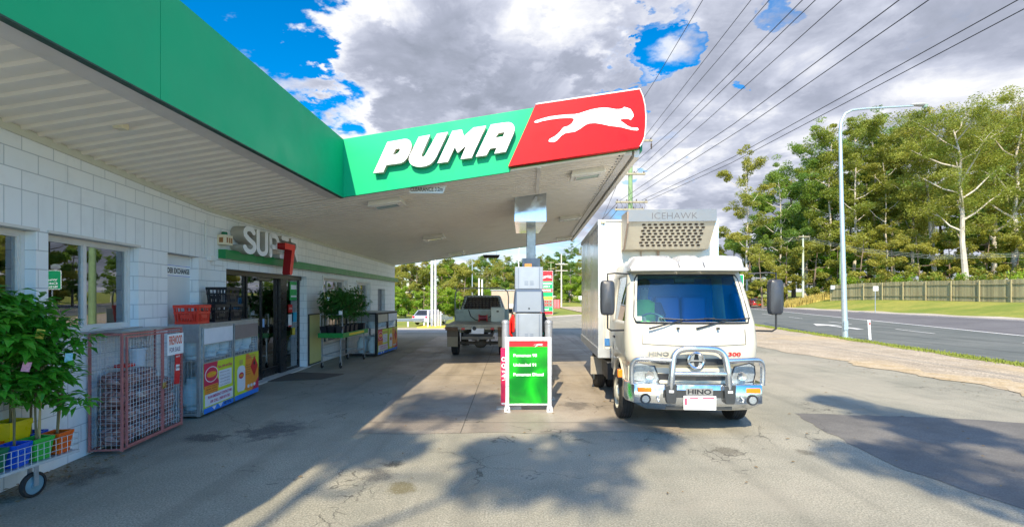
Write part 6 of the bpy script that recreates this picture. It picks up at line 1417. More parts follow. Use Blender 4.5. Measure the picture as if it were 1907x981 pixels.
# ---------------------------------------------------------------- trees
BARK = mat('gum_bark_pale', (.52, .47, .40), .75, var=.55, scale=1.3, dirt=.5, dirtcol=(.26, .17, .11)); BARKB = mat('bark_brown', (.20, .15, .11), .85, var=.5, scale=2)
GUM1 = leaf_mat('gum_leaf', (.11, .19, .025), (.28, .34, .04), .5, .45, (.46, .44, .06), .16)
GUM2 = leaf_mat('gum_leaf_deep', (.05, .15, .025), (.17, .30, .04), .5, .45, (.30, .40, .05), .2)
GUM3 = leaf_mat('bush_leaf_bright', (.11, .27, .02), (.28, .45, .03), .5, .45, (.45, .55, .05), .2)
GUM4 = leaf_mat('gum_leaf_olive', (.14, .20, .03), (.34, .36, .05), .5, .45, (.52, .46, .08), .16)
def tree_meshes(seed, Ht, base, rad, ncl, per, leaf, bark_r, kind='gum', nbr=9):
    rnd = random.Random(seed); tb = MB(); cb = MB()
    lean = Vector((rnd.uniform(-.05, .05), rnd.uniform(-.05, .05), 0)) * Ht; path = []
    for k in range(7):
        t_ = k / 6; path.append(Vector((lean.x * t_ + rnd.uniform(-.015, .015) * Ht * t_, lean.y * t_ + rnd.uniform(-.015, .015) * Ht * t_, Ht * .86 * t_)))
    tb.tube(path, [bark_r * lerp(1.0, .18, (k / 6) ** .8) for k in range(7)], 8)
    def at(z):
        f = min(max(z / (Ht * .86), 0), .999) * 6; i = int(f); return path[i].lerp(path[i + 1], f - i)
    cen = []
    for k in range(nbr):
        z0 = lerp(base * Ht * .8, Ht * .86, (k + rnd.random() * .6) / nbr); a = k * 2.4 + rnd.uniform(-.5, .5); p0 = at(z0)
        prof = sin(pi * min(1, max(.12, (z0 / Ht - base * .8) / (1.02 - base * .8) * .8 + .15)))
        rl = rad * prof * rnd.uniform(.65, 1.1); rise = rl * rnd.uniform(.5, 1.1) if kind == 'gum' else rl * rnd.uniform(.1, .5)
        p3 = p0 + Vector((cos(a) * rl, sin(a) * rl, min(rise, Ht - z0 - .3))); p1 = p0.lerp(p3, .35) + Vector((0, 0, -.06 * rl)); p2 = p0.lerp(p3, .7) + Vector((rnd.uniform(-.1, .1) * rl, rnd.uniform(-.1, .1) * rl, .03 * rl))
        r0 = bark_r * lerp(.5, .2, z0 / Ht); tb.tube([p0, p1, p2, p3], [r0, r0 * .7, r0 * .45, r0 * .2], 5)
        for q in (p2, p3):
            for _ in range(2):
                e_ = q + Vector((rnd.uniform(-1, 1), rnd.uniform(-1, 1), rnd.uniform(-.1, .8))) * rad * .28; tb.tube([q, q.lerp(e_, .5) + Vector((0, 0, .1)), e_], [r0 * .3, r0 * .2, r0 * .08], 4); cen.append(e_)
        cen.append(p3); cen.append(p2)
    for k in range(7): cen.append(path[-1] + Vector((rnd.gauss(0, .16) * rad, rnd.gauss(0, .16) * rad, (k - 3) * .035 * Ht)))
    for k in range(0 if seed == 31 else 10 if kind == 'gum' else 4): z_ = lerp(base + .08, .84, k / 10) * Ht; cen.append(at(z_) + Vector((rnd.gauss(0, .2) * rad, rnd.gauss(0, .2) * rad, 0)))
    head = len(cen)
    while len(cen) < ncl:
        q = rnd.choice(cen[:head]); cen.append(q + Vector((rnd.gauss(0, 1), rnd.gauss(0, 1), rnd.gauss(0, .6))) * rad * .22)
    for c_ in cen[:ncl]:
        cr_ = rad * (rnd.uniform(.12, .20) if seed == 31 else rnd.uniform(.13, .27)); sq = rnd.uniform(.5, .85); n = int(per * rnd.uniform(.6, 1.3))
        for _ in range(n):
            v = Vector((rnd.gauss(0, 1), rnd.gauss(0, 1), rnd.gauss(0, 1))).normalized() * (rnd.random() ** .38); p = c_ + Vector((v.x * cr_, v.y * cr_, v.z * cr_ * sq))
            dr = Vector((rnd.uniform(-1, 1), rnd.uniform(-1, 1), rnd.uniform(-1.0, .35) if kind == 'gum' else rnd.uniform(-.6, .6))).normalized(); sd = dr.cross(Vector((rnd.uniform(-1, 1), rnd.uniform(-1, 1), rnd.uniform(-.3, 1)))).normalized()
            l = leaf * rnd.uniform(.6, 1.3); w_ = l * (.34 if kind == 'gum' else .5)
            cb.add([p - dr * l * .5, p + sd * w_ * .5, p + dr * l * .5, p - sd * w_ * .5], [(0, 1, 2, 3)])
    return tb, cb
def tree_proto(nm, seed, Ht, base, rad, ncl, per, leaf, br, bark, lm, kind='gum', nbr=9):
    t = thing(nm, '', 'tree'); a, c = tree_meshes(seed, Ht, base, rad, ncl, per, leaf, br, kind, nbr)
    a.build('trunk', bark, t, smooth=True, fix=False); c.build('crown', lm, t, fix=False); t['Ht'] = Ht; return t
protos = {
 'big1': tree_proto('gum_tree', 1, 24, .36, 5.4, 165, 170, .27, .40, BARK, GUM1, nbr=14), 'big2': tree_proto('gum_tree', 2, 24, .32, 5.0, 160, 170, .27, .34, BARK, GUM4, nbr=13),
 'tall1': tree_proto('gum_tree', 3, 22, .24, 3.5, 130, 160, .27, .22, BARK, GUM1, nbr=13), 'tall2': tree_proto('gum_tree', 4, 22, .16, 3.4, 140, 160, .27, .20, BARK, GUM2, nbr=13),
 'thin': tree_proto('gum_tree', 5, 18, .34, 2.6, 75, 130, .26, .14, BARK, GUM4, nbr=9), 'dense': tree_proto('leafy_tree', 6, 13, .10, 3.6, 80, 190, .30, .22, BARKB, GUM2, 'leafy', 14),
 'low': tree_proto('leafy_tree', 7, 7, .04, 2.8, 60, 170, .27, .14, BARKB, GUM3, 'leafy', 12), 'mid': tree_proto('leafy_tree', 8, 11, .08, 3.2, 70, 180, .28, .2, BARKB, GUM4, 'leafy', 12)}
used = {}; placed = []
def put_tree(kind, x, y, s, rz, z=None):
    z = H(x, y) - .1 if z is None else z; p = protos[kind]
    if kind not in used: used[kind] = 1; o = p; o.location = (x, y, z); o.rotation_euler = (0, 0, rz); o.scale = (s, s, s)
    else: o = dup(p, (x, y, z), rz, scale=s)
    placed.append((CX + FPX * x / y if y > 1 else -1, y, kind, o)); return o
def px_tree(kind, px, Z, top_py, rz=0.0):
    x = (px - CX) / FPX * Z; z0 = H(x, Z) - .1; zt = EYE + (HY - top_py) / FPX * Z; return put_tree(kind, x, Z, (zt - z0) / protos[kind]['Ht'], rz)
# wood behind the timber fence (front row then further back)
for a in [(k_, x_, z_, y_ + (18 if x_ > 1690 and y_ < 250 else 0), r_) for k_, x_, z_, y_, r_ in [('thin', 1392, 68, 262, 0.4), ('dense', 1400, 76, 400, 1), ('mid', 1368, 84, 420, 2), ('tall2', 1452, 72, 300, 0.2), ('dense', 1435, 78, 380, 2.2), ('tall2', 1498, 74, 232, 1.9), ('tall1', 1540, 70, 222, 2.5), ('dense', 1478, 82, 300, 3.0),
          ('tall1', 1590, 66, 205, 3.6), ('tall1', 1630, 69, 212, 4.4), ('thin', 1655, 64, 260, 1.2), ('tall2', 1668, 73, 200, 5.0), ('tall1', 1700, 65, 195, 0.9), ('big2', 1745, 62, 178, 2.1), ('big1', 1800, 56, 172, 0.6), ('big2', 1850, 63, 170, 3.4), ('big1', 1885, 57, 165, 4.0), ('big2', 1940, 60, 160, 1.0), ('tall1', 1990, 58, 165, 2.0),
          ('dense', 1560, 80, 290, 1.5), ('dense', 1620, 84, 300, 0.5), ('dense', 1690, 82, 300, 2.6), ('dense', 1760, 78, 300, 1.1), ('dense', 1830, 74, 300, 4.1), ('dense', 1900, 72, 290, 5.1), ('dense', 1960, 70, 290, 0.2), ('dense', 1520, 90, 330, 0.9), ('dense', 1345, 92, 455, 3),
          ('mid', 1420, 66, 455, 1), ('mid', 1465, 68, 440, 2), ('mid', 1515, 67, 430, 4), ('low', 1560, 68, 450, 0), ('mid', 1600, 63, 430, 3), ('mid', 1660, 60, 430, 5), ('mid', 1715, 60, 420, 0.5), ('mid', 1770, 60, 430, 1.5), ('mid', 1835, 58, 420, 2.5), ('mid', 1890, 56, 410, 3.5), ('mid', 1945, 54, 410, 4.5),
          ('tall2', 1580, 92, 240, 0.3), ('tall2', 1650, 95, 235, 1.3), ('tall1', 1720, 92, 225, 2.3), ('big2', 1790, 90, 215, 3.3), ('tall2', 1860, 86, 205, 4.3), ('tall1', 1930, 82, 200, 5.3), ('tall2', 1505, 96, 280, 1.1)]]:
    px_tree(*a)
NR = len(placed)
# low bushes along the fence
# far woods, left of the pumps and behind the price sign
rr = random.Random(11)
for i, px in enumerate(range(700, 965, 15)):
    top = lerp(492, 484, rr.random()) + (12 if 885 < px < 930 else 0) - (12 if px in range(745, 860) else 0)
    px_tree(rr.choice(['dense', 'mid', 'mid', 'low', 'thin']), px + rr.uniform(-5, 5), 82 + rr.uniform(-6, 10), top + rr.uniform(-6, 10), rr.random() * 6)
for i, px in enumerate(range(700, 1125, 14)):
    px_tree(rr.choice(['dense', 'mid', 'tall2']), px + rr.uniform(-5, 5), 160 + rr.uniform(-8, 10), (496 if px < 900 else 482) + rr.uniform(-4, 8), rr.random() * 6)
for i, px in enumerate(range(690, 975, 24)):
    px_tree(rr.choice(['low', 'low', 'mid']), px + rr.uniform(-8, 8), 72 + rr.uniform(-4, 4), 532 + rr.uniform(-12, 12), rr.random() * 6)
for i, px in enumerate(range(890, 1125, 17)):
    top = 470 - 14 * sm((px - 950) / 120) + (8 if 955 < px < 990 else 0)
    px_tree(rr.choice(['tall1', 'tall2', 'dense', 'mid', 'thin', 'dense']), px + rr.uniform(-5, 5), 128 + rr.uniform(-8, 14), top + rr.uniform(-5, 10), rr.random() * 6)
for i, px in enumerate(range(930, 1130, 22)):
    px_tree(rr.choice(['mid', 'dense', 'low']), px + rr.uniform(-5, 5), 116 + rr.uniform(-4, 4), 512 + rr.uniform(-14, 14), rr.random() * 6)
for i, px in enumerate(range(1120, 1345, 26)):
    px_tree(rr.choice(['dense', 'mid', 'tall2']), px + rr.uniform(-6, 6), 135 + rr.uniform(-6, 12), 478 + rr.uniform(-8, 12), rr.random() * 6)
# trees out of view behind the viewer that dapple the forecourt
shade_trees = []
def shade_tree(x, y, s, rz, kind='shade'):
    o = put_tree(kind, x, y, s, rz); shade_trees.append(o); return o
protos['shade'] = tree_proto('gum_tree', 31, 16, .66, 3.6, 38, 400, .25, .2, BARK, GUM2, nbr=9)
shade_tree(-4.7, -9.9, 1.0, 0.3); shade_tree(2.9, -7.4, .82, 2.2)
ordw = ['first', 'second', 'third', 'fourth', 'fifth', 'sixth', 'seventh', 'eighth', 'ninth', 'tenth', 'eleventh', 'twelfth', 'thirteenth', 'fourteenth', 'fifteenth', 'sixteenth', 'seventeenth', 'eighteenth', 'nineteenth', 'twentieth', 'twenty-first', 'twenty-second', 'twenty-third', 'twenty-fourth', 'twenty-fifth', 'twenty-sixth', 'twenty-seventh', 'twenty-eighth', 'twenty-ninth', 'thirtieth', 'thirty-first', 'thirty-second', 'thirty-third', 'thirty-fourth', 'thirty-fifth', 'thirty-sixth']
kd = {'big1': 'broad crowned pale gum', 'big2': 'broad olive gum', 'tall1': 'tall slender pale gum', 'tall2': 'tall dark leaved gum', 'thin': 'thin airy gum', 'dense': 'dense dark green tree', 'low': 'low bright green bushy tree', 'mid': 'bushy olive green tree', 'shade': 'gum'}
def lab_trees(lst, where, grp):
    cnt = {}
    for px, y, k, o in sorted(lst, key=lambda q: q[0]):
        cnt[k] = cnt.get(k, 0) + 1; o['label'] = '%s %s, %s from left' % (kd[k], where, ordw[cnt[k] - 1]); o['group'] = grp; o['category'] = 'tree'
lab_trees(placed[:NR], 'in the wood behind the timber fence', 'gum wood behind the timber fence')
rest = [q for q in placed[NR:] if q[3] not in shade_trees]
lab_trees([q for q in rest if q[1] < 100], 'beyond the guard rail and ute', 'trees beyond the guard rail')
lab_trees([q for q in rest if 100 <= q[1] < 148], 'in the far wood past the price sign', 'far wood past the price sign')
lab_trees([q for q in rest if q[1] >= 148], 'in the hindmost row of the far wood', 'hindmost row of the far wood')
shade_trees[0]['label'] = 'gum tree out of frame casting dappled shade before the poster stand'; shade_trees[1]['label'] = 'gum tree out of frame casting shade on the dark asphalt patch'
for q in shade_trees: q['category'] = 'tree'

def bush(x, y, r, h, m, seed, label, grp):
    rnd = random.Random(seed); t = thing('bush', label, 'bush', (x, y, H(x, y) - .05), 0, grp); b = MB()
    for k in range(16):
        c_ = Vector((rnd.uniform(-1, 1) * r * .75, rnd.uniform(-1, 1) * r * .6, h * rnd.uniform(.2, .8))); cr_ = r * rnd.uniform(.25, .45)
        for _ in range(70):
            v = Vector((rnd.gauss(0, 1), rnd.gauss(0, 1), rnd.gauss(0, 1))).normalized() * (rnd.random() ** .4); p = c_ + v * cr_; dr = Vector((rnd.uniform(-1, 1), rnd.uniform(-1, 1), rnd.uniform(-.3, 1))).normalized(); sd = dr.cross(Vector((rnd.uniform(-1, 1), rnd.uniform(-1, 1), 1))).normalized(); l = .26 * rnd.uniform(.6, 1.3)
            b.add([p - dr * l * .5, p + sd * l * .2, p + dr * l * .5, p - sd * l * .2], [(0, 1, 2, 3)])
    b.build('foliage', m, t, fix=False); b = MB(); b.cyl((0, 0, -.1), (0, 0, h * .6), .06, n=6); b.build('stem', BARKB, t)
ORB = leaf_mat('bush_leaf_orange_tip', (.05, .17, .015), (.16, .27, .02), .5, .25, (.42, .24, .04), 1.2)
for i, px in enumerate([1565, 1592, 1622, 1650, 1684, 1716, 1748, 1792, 1822, 1862, 1900, 1935]):
    Z = lerp(62, 41, (px - 1548) / 390) + 1.5; x = (px - CX) / FPX * Z; bush(x, Z, 1.5, 2.9 + (.5 if i % 3 == 0 else 0), ORB if i % 3 != 1 else GUM3, 300 + i, 'rounded garden bush rising above the timber fence, %s from its left end' % ordw[i], 'bushes behind the timber fence')
# dry grass clump strip in front of the wood
b = MB(); rg_ = random.Random(5)
for _ in range(2600):
    px = rg_.uniform(1462, 1545); Z = rg_.uniform(63, 67); x = (px - CX) / FPX * Z; z = H(x, Z); l = rg_.uniform(.4, .95); a = rg_.random() * 6.3
    b.add([(x - .06 * cos(a), Z - .06 * sin(a), z - .05), (x + .06 * cos(a), Z + .06 * sin(a), z - .05), (x + rg_.uniform(-.2, .2), Z + rg_.uniform(-.2, .2), z + l)], [(0, 1, 2)])
tag(b.build('dry_grass', mat('dry_grass_straw', (.42, .33, .08), .9, var=.5, scale=.8), fix=False), 'strip of tall dry yellow grass before the trees left of the fence', 'grass', kind='stuff')
# short tufts on the verge
b = MB()
for _ in range(9000):
    y = rg_.uniform(9, 42) if rg_.random() < .8 else rg_.uniform(4, 12); x = NN(y) - 1.66 + rg_.gauss(0, .15); l = rg_.uniform(.03, .09); a = rg_.random() * 6.3
    b.add([(x - .02 * cos(a), y - .02 * sin(a), .01), (x + .02 * cos(a), y + .02 * sin(a), .01), (x + rg_.uniform(-.03, .03), y + rg_.uniform(-.03, .03), .01 + l)], [(0, 1, 2)])
tag(b.build('verge_grass', mat('verge_grass_green', (.22, .27, .04), .9, var=.5, scale=2), fix=False), 'thin strip of short grass tufts along the road shoulder', 'grass', kind='stuff')

# ---------------------------------------------------------------- timber fence
def fence_mat():
    m, t, b = bsdf('weathered_palings', Roughness=.85); Pn = t.n('ShaderNodeTexCoord').outputs['Object']; gi = t.n('ShaderNodeNewGeometry')
    c = t.mix(gi.outputs['Random Per Island'], (.20, .185, .10), (.38, .34, .19)); c = t.mix(t.mr(t.noise(t.vm('MULTIPLY', Pn, (3, 3, .6)), 1.5, 6, .7), .5, .7, 0, .7), c, (.26, .19, .10)); t.set(b.inputs['Base Color'], c); return m
FEN = fence_mat()
fe = thing('timber_fence', 'long weathered green brown paling fence on the grass bank across the road', 'fence')
b = MB(); a = Vector((40.3, 61, 0)); c = Vector((43.2, 28, 0)); n = int((c - a).length / .155); d_ = (c - a).normalized(); nn = Vector((-d_.y, d_.x, 0))
for i in range(n):
    p = a.lerp(c, i / n); z = H(p.x, p.y); h_ = 1.88 + rg_.uniform(-.03, .03); q = p + d_ * .142; o_ = nn * rg_.uniform(0, .02)
    b.prism([(p.x + o_.x, p.y + o_.y, z - .05), (q.x + o_.x, q.y + o_.y, z - .05), (q.x + o_.x, q.y + o_.y, z + h_), (p.x + o_.x, p.y + o_.y, z + h_)], nn * .02)
b.build('palings', FEN, fe)
for i in range(14):
    b = MB(); p = a.lerp(c, i / 13) - nn * .08; b.box(p.x, p.y, H(p.x, p.y) + .9, .1, .1, 1.9); b.build('post', FEN, fe)
b = MB()
for hz in (.4, 1.5):
    for i in range(20):
        p = a.lerp(c, i / 20) - nn * .04; q = a.lerp(c, (i + 1) / 20) - nn * .04; b.tube([(p.x, p.y, H(p.x, p.y) + hz), (q.x, q.y, H(q.x, q.y) + hz)], .04, 4)
b.build('rail', FEN, fe)
bn = thing('fence_notice', 'small pale notice fixed at the left end of the timber fence', 'sign'); b = MB(); p = P(1552, 535, 60.4); b.box(p.x, p.y, p.z, .65, .04, .5); b.build('board', mat('notice_blue_white', (.45, .52, .60), .5, var=.5, scale=6), bn)

# ---------------------------------------------------------------- poles and wires
POLEG = mat('treated_pole', (.22, .34, .16), .8, var=.45, scale=3); POLEW = mat('pale_pole', (.55, .52, .44), .7, var=.25, scale=2); WIRE = mat('power_line', (.02, .02, .025), .5); ARM = mat('cross_arm', (.34, .31, .22), .8, var=.4)
LPG = mat('lamp_pole_steel', (.45, .55, .60), .4, .5, var=.2, scale=2)
PX = (1174 - CX) / FPX * 32
pp_ = thing('power_pole', 'tall mossy green power pole with four cross arms behind the truck', 'power pole', (PX, 32, H(PX, 32)))
b = MB(); b.cyl((0, 0, -.1), (0, 0, 12.7), .19, .13, n=12); b.build('pole', POLEG, pp_, smooth=True)
def armz(py): return EYE + (HY - py) / FPX * 32
for py, l, r_ in ((263, -1.0, 1.42), (325, -1.15, .95), (377, -1.0, 1.1), (391, -1.05, .85)):
    b = MB(); z = armz(py); b.b2(l, r_, -.06 - .12, .06 - .12, z - .06, z + .06); ar = b.build('cross_arm', ARM, pp_, bevel=.01)
    for k in range(4):
        b = MB(); x = lerp(l + .1, r_ - .1, k / 3); b.lathe([(.02, .06), (.045, .09), (.025, .12), (.045, .15), (.02, .19)], 8, (x, -.12, z)); b.build('insulator', mat('insulator_brown', (.10, .07, .05), .2), ar)
b = MB(); b.tube([(1.35, -.12, armz(263) - .06), (1.35, -.12, armz(275))], .02, 6); b.lathe([(.02, 0), (.07, -.08), (.03, -.12), (.07, -.2), (.03, -.26), (.06, -.34), (.0, -.4)], 8, (1.35, -.12, armz(268))); b.build('insulator', mat('insulator_brown', (0, 0, 0)), pp_)
b = MB()
for k in range(7): x = -1 + k * .3; b.tube([(x, -.12, armz(377)), (x + .12, -.25, armz(384)), (x + .05, -.12, armz(391))], .012, 4)
b.build('jumper_wire', WIRE, pp_)
wires = thing('power_lines', 'set of ten black overhead lines running from the pole over the viewer', 'power lines')
def wire_pts(z, pts): return [P(x, y, FPX * (z - EYE) / (HY - y)) for x, y in pts]
A1, A2, A3 = armz(263) + .1, armz(325) + .15, armz(377) + .15
for z, x0, y0, x1, x2, lx in ((A1, 1147, 262, 1220, 1309, 0), (A1, 1196, 261, 1220, 1399, 1), (A1, 1209, 262, 1235, 1433, 1), (A2, 1157, 325, 1266, 1495, 1), (A2, 1183, 322, 1281, 1519, 1), (A2, 1200, 321, 1310, 1568, 1), (A3, 1154, 374, 1368, 1675, 1), (A3, 1170, 374, 1398, 1730, 1)):
    e = P(x0, y0, 31.9); y1 = 230 if lx else 150
    mid = P(x1, y1, FPX * (z - EYE) / (HY - y1)); tp = P(x2, 0, FPX * (z - EYE) / HY)
    ext = tp + (tp - mid) * 2.2; ext.z = tp.z + .25
    mid.z -= .0; b = MB(); b.tube([e, mid, tp, ext], .013, 5); b.build('line', WIRE, wires)
for z, x0, y0, m1, tpx, tpy in ((A3, 1195, 373, (1365, 293), 1896, 0), (A3, 1206, 374, (1361, 304), 1907, 17)):
    e = P(x0, y0, 31.9); mid = P(*m1, FPX * (z - EYE) / (HY - m1[1])); tp = P(tpx, tpy, FPX * (z - EYE) / (HY - tpy)); ext = tp + (tp - mid) * 2; b = MB(); b.tube([e, mid, tp, ext], .013, 5); b.build('line', WIRE, wires)
def pole(px, py_base, Z, py_top, m, lab, arms=(), r=.13, armw=1.0):
    x = (px - CX) / FPX * Z; z0 = H(x, Z); zt = EYE + (HY - py_top) / FPX * Z
    t = thing('power_pole', lab, 'power pole', (x, Z, z0)); b = MB(); b.cyl((0, 0, -.1), (0, 0, zt - z0), r, r * .7, n=10); b.build('pole', m, t, smooth=True)
    for py in arms:
        z = EYE + (HY - py) / FPX * Z - z0; b = MB(); b.b2(-armw, armw, -r - .12, -r, z - .06, z + .06); ar = b.build('cross_arm', ARM if m is not POLEW else POLEW, t)
        for k in (-.85, -.3, .3, .85): b = MB(); b.cyl((armw * k, -r - .06, z + .06), (armw * k, -r - .06, z + .2), .04, n=6); b.build('insulator', mat('insulator_brown', (0, 0, 0)), ar)
    return t
pole(1045.5, 572, 88, 473, POLEW, 'slender pale power pole on the grass right of the price sign', (492, 504), .16, 1.1)
pole(1026, 560, 100, 487, POLEG, 'dark green power pole standing just behind the price sign', (489, 501), .16, .6)
pole(1495.5, 560, 66, 438, mat('pole_grey_green', (.42, .48, .40), .7), 'grey green power pole before the wood left of the fence', (441,), .16, .75)
pole(1565, 555, 62.5, 452, POLEG, 'mossy green pole standing behind the street lamp at the fence end', (), .13)
lw = thing('service_lines', 'thin pale service lines crossing before the gum wood', 'power lines')
for dy in (0, 3, 6):
    b = MB(); b.tube([P(1240, 470 + dy, 90), P(1390, 452 + dy, 74), P(1495, 440 + dy, 66), P(1600, 462 + dy, 58), P(1740, 476 + dy, 52), P(1960, 470 + dy, 46)], .012, 4); b.build('line', mat('line_grey', (.35, .37, .36), .5), lw)
b = MB(); 
lf = thing('far_lines', 'dark lines running from the mossy pole back past the canopy corner', 'power lines')
for (x0, y0), (x1, y1) in (((1147, 262), (1110, 395)), ((1157, 325), (1100, 452)), ((1150, 377), (1060, 470)), ((1150, 391), (1085, 462))):
    b = MB(); e = P(x0, y0, 32); q = P(x1, y1, 70); b.tube([e, e.lerp(q, .5) - Vector((0, 0, .3)), q], .018, 4); b.build('line', WIRE, lf)
# street lamp
SX = (1574 - CX) / FPX * 21.3
sl_t = thing('street_lamp', 'tall pale steel street lamp with long curved arm on the gravel verge', 'street lamp', (SX, 21.3, .01))
zt = EYE + (HY - 205) / FPX * 21.3
b = MB(); b.tube([(0, 0, 0), (-.08, 0, 3), (-.16, 0, 6), (-.22, 0, zt - .95), (-.17, 0, zt - .5), (.0, 0, zt - .17), (.3, 0, zt - .02), (.8, 0, zt + .04), (3.0, 0, zt + .17)], [.12, .10, .085, .066, .062, .058, .05, .045, .038], 12); b.build('pole', LPG, sl_t, smooth=True)
b = MB(); b.b2(-.2, .2, -.2, .2, -.01, .03); b.b2(-.145, .03, -.15, -.115, .35, .75); b.build('base_plate', LPG, sl_t)
b = MB(); b.loft([[Vector((x, r_ * cos(a), zt + .18 + .04 + r_ * .6 * sin(a))) for a in [2 * pi * j / 10 for j in range(10)]] for x, r_ in ((2.9, .04), (3.05, .11), (3.35, .14), (3.6, .09))]); lh = b.build('lamp_head', mat('lamp_head', (.5, .5, .48), .4, .3), sl_t, smooth=True)
b = MB(); b.lathe([(0, -.13), (.08, -.10), (.11, -.02), (.11, 0)], 12, (3.5, 0, zt + .2)); b.build('lens', mat('floodlight_glass', (0, 0, 0)), lh, smooth=True)
# delineator and small verge signs
dx_ = (1620 - CX) / FPX * 20.3
de = thing('marker_post', 'short white marker post with red reflector beside the street lamp', 'marker post', (dx_, 20.3, 0)); b = MB(); b.box(-.02, 0, .42, .10, .03, .84, Matrix.Rotation(-.06, 3, 'Y')); b.build('post', LETTER, de, bevel=.008); b = MB(); b.b2(-.05, .0, -.018, -.014, .62, .74); b.build('reflector', REDP, de)
def small_sign(px, Z, ptop, lab, w_=.45, h_=.4, m=LETTER):
    x = (px - CX) / FPX * Z; z0 = H(x, Z); zt = EYE + (HY - ptop) / FPX * Z - z0; t = thing('verge_sign', lab, 'sign', (x, Z, z0)); b = MB(); b.cyl((0, 0, -.05), (0, 0, zt), .035, n=8); b.build('post', GALV, t); b = MB(); b.b2(-w_ / 2, w_ / 2, -.06, -.04, zt - h_, zt); b.build('plate', m, t); return t
small_sign(1630, 44, 533, 'small white sign on a thin post on the grass bank before the fence')
small_sign(1441, 60, 535, 'narrow white sign on a post just right of the truck mirror', .35, .5)
small_sign(1448, 58, 548, 'yellow marker post on the roadside right of the truck mirror', .2, 1.3, YELLOW)
# green direction sign across the road, seen past and through the cab
Zs = 62
gs = thing('direction_sign', 'green road direction sign with white place names seen through the truck cab', 'sign'); a_ = P(1322, 541, Zs); c_ = P(1385, 511, Zs)
b = MB(); b.b2(a_.x, c_.x, Zs, Zs + .05, a_.z, c_.z); b.build('board', mat('sign_green', (.0, .30, .11), .4), gs)
b = MB(); b.b2(a_.x, c_.x, Zs - .01, Zs - .004, c_.z - .06, c_.z); b.b2(a_.x, c_.x, Zs - .01, Zs - .004, a_.z, a_.z + .06); b.b2(a_.x, a_.x + .06, Zs - .01, Zs - .004, a_.z, c_.z); b.b2(c_.x - .06, c_.x, Zs - .01, Zs - .004, a_.z, c_.z); b.b2(lerp(a_.x, c_.x, .3), lerp(a_.x, c_.x, .86), Zs - .01, Zs - .004, c_.z - .40, c_.z - .12); b.build('border', LETTER, gs)
hh = c_.z - a_.z
for s_, k, wd in (('Kilcoy', .38, 1.2), ('Wamuran', .50, 1.9), ('Caboolture', .68, 2.3), ('Brisbane', .86, 1.8)):
    if s_ != 'Kilcoy': text(s_, wd, .24, FR(Vector((a_.x + .35 + wd / 2, Zs - .012, c_.z - hh * k)), (1, 0, 0)), LETTER, gs, bold=.03)
for s_, k in (('8', .50), ('24', .68), ('66', .86)): text(s_, .3, .24, FR(Vector((c_.x - .35, Zs - .012, c_.z - hh * k)), (1, 0, 0)), LETTER, gs, bold=.03)
text("D'AGUILAR HWY", lerp(0, c_.x - a_.x, .5), .2, FR(Vector((lerp(a_.x, c_.x, .58), Zs - .016, c_.z - .26)), (1, 0, 0)), mat('sign_green', (0, 0, 0)), gs, bold=.02)
for k in (.2, .8): b = MB(); x = lerp(a_.x, c_.x, k); b.cyl((x, Zs + .08, H(x, Zs) - .1), (x, Zs + .08, a_.z + .5), .06, n=8); b.build('post', GALV, gs)

# ---------------------------------------------------------------- price sign and the things around it
Zp = 55; k1 = P(1003, 586, Zp); k2 = P(1029, 505, Zp); xl, xr = k1.x, k2.x; zt = k2.z; zb = H(3.9, Zp)
prs = thing('price_sign', 'tall red and green fuel price sign behind the pump', 'sign', ((xl + xr) / 2, Zp, zb)); w2 = (xr - xl) / 2; Hs = zt - zb
def band(z0, z1, m, nm='panel', o=0.0, x0=-1, x1=1): b = MB(); b.b2(w2 * x0, w2 * x1, -.12 - o, .12, Hs * z0, Hs * z1); return b.build(nm, m, prs)
b = MB(); b.b2(-w2 - .04, w2 + .04, -.10, .10, 0, Hs + .03); b.build('frame', mat('stand_silver', (0, 0, 0)), prs)
top = band(.77, 1.0, REDC); band(.60, .765, GREENS := mat('sign_face_green', (.0, .38, .12), .35)); band(.52, .595, REDC); band(.42, .515, GREENS); band(.345, .415, YELLOW); band(.18, .34, mat('price_grey', (.16, .22, .18), .4)); band(.08, .175, GREENS); band(.01, .075, REDC)
shape([[(x * w2 * 1.75 - w2 * .85, y * w2 * 1.75 + Hs * .86) for x, y in CATUZ]], .01, FR(Vector((0, -.13, 0)), (1, 0, 0)), 'leaping_cat', LETTER, top)
for s_, k, wd, h_ in (('ROCKSBERG', .715, 1.7, .22), ('SUPER 7', .645, 1.2, .2), ('SERVICE', .56, 1.6, .2), ('UNLEADED', .38, 1.6, .2), ('diesel', .13, .9, .2)):
    text(s_, w2 * wd, h_, FR(Vector((0, -.125, Hs * k)), (1, 0, 0)), LETTER if s_ != 'UNLEADED' else mat('sign_green', (0, 0, 0)), prs, bold=.03)
for s_, k in (('134.9', .30), ('129.9', .225)): text(s_, w2 * 1.3, .26, FR(Vector((w2 * .2, -.125, Hs * k)), (1, 0, 0)), REDP, prs, bold=.03)
def big_post(px, Z, ptop, lab, r, m, nm='lamp_post', cat='post', grp=None):
    x = (px - CX) / FPX * Z; z0 = H(x, Z); zt = EYE + (HY - ptop) / FPX * Z - z0; t = thing(nm, lab, cat, (x, Z, z0), 0, grp); b = MB(); b.cyl((0, 0, -.1), (0, 0, zt), r, r * .85, n=12); b.build('post', m, t, smooth=True); b = MB(); b.cyl((0, 0, -.02), (0, 0, .06), r * 1.6, n=12); b.build('base', GALV, t); return t
WP = mat('white_post', (.72, .72, .74), .45, var=.15)
big_post(804.5, 36, 330, 'thick white lamp post, left of the pair on the yellow island', .10, WP); big_post(811, 36, 320, 'slightly thinner lamp post, right of the pair on the island', .075, WP)
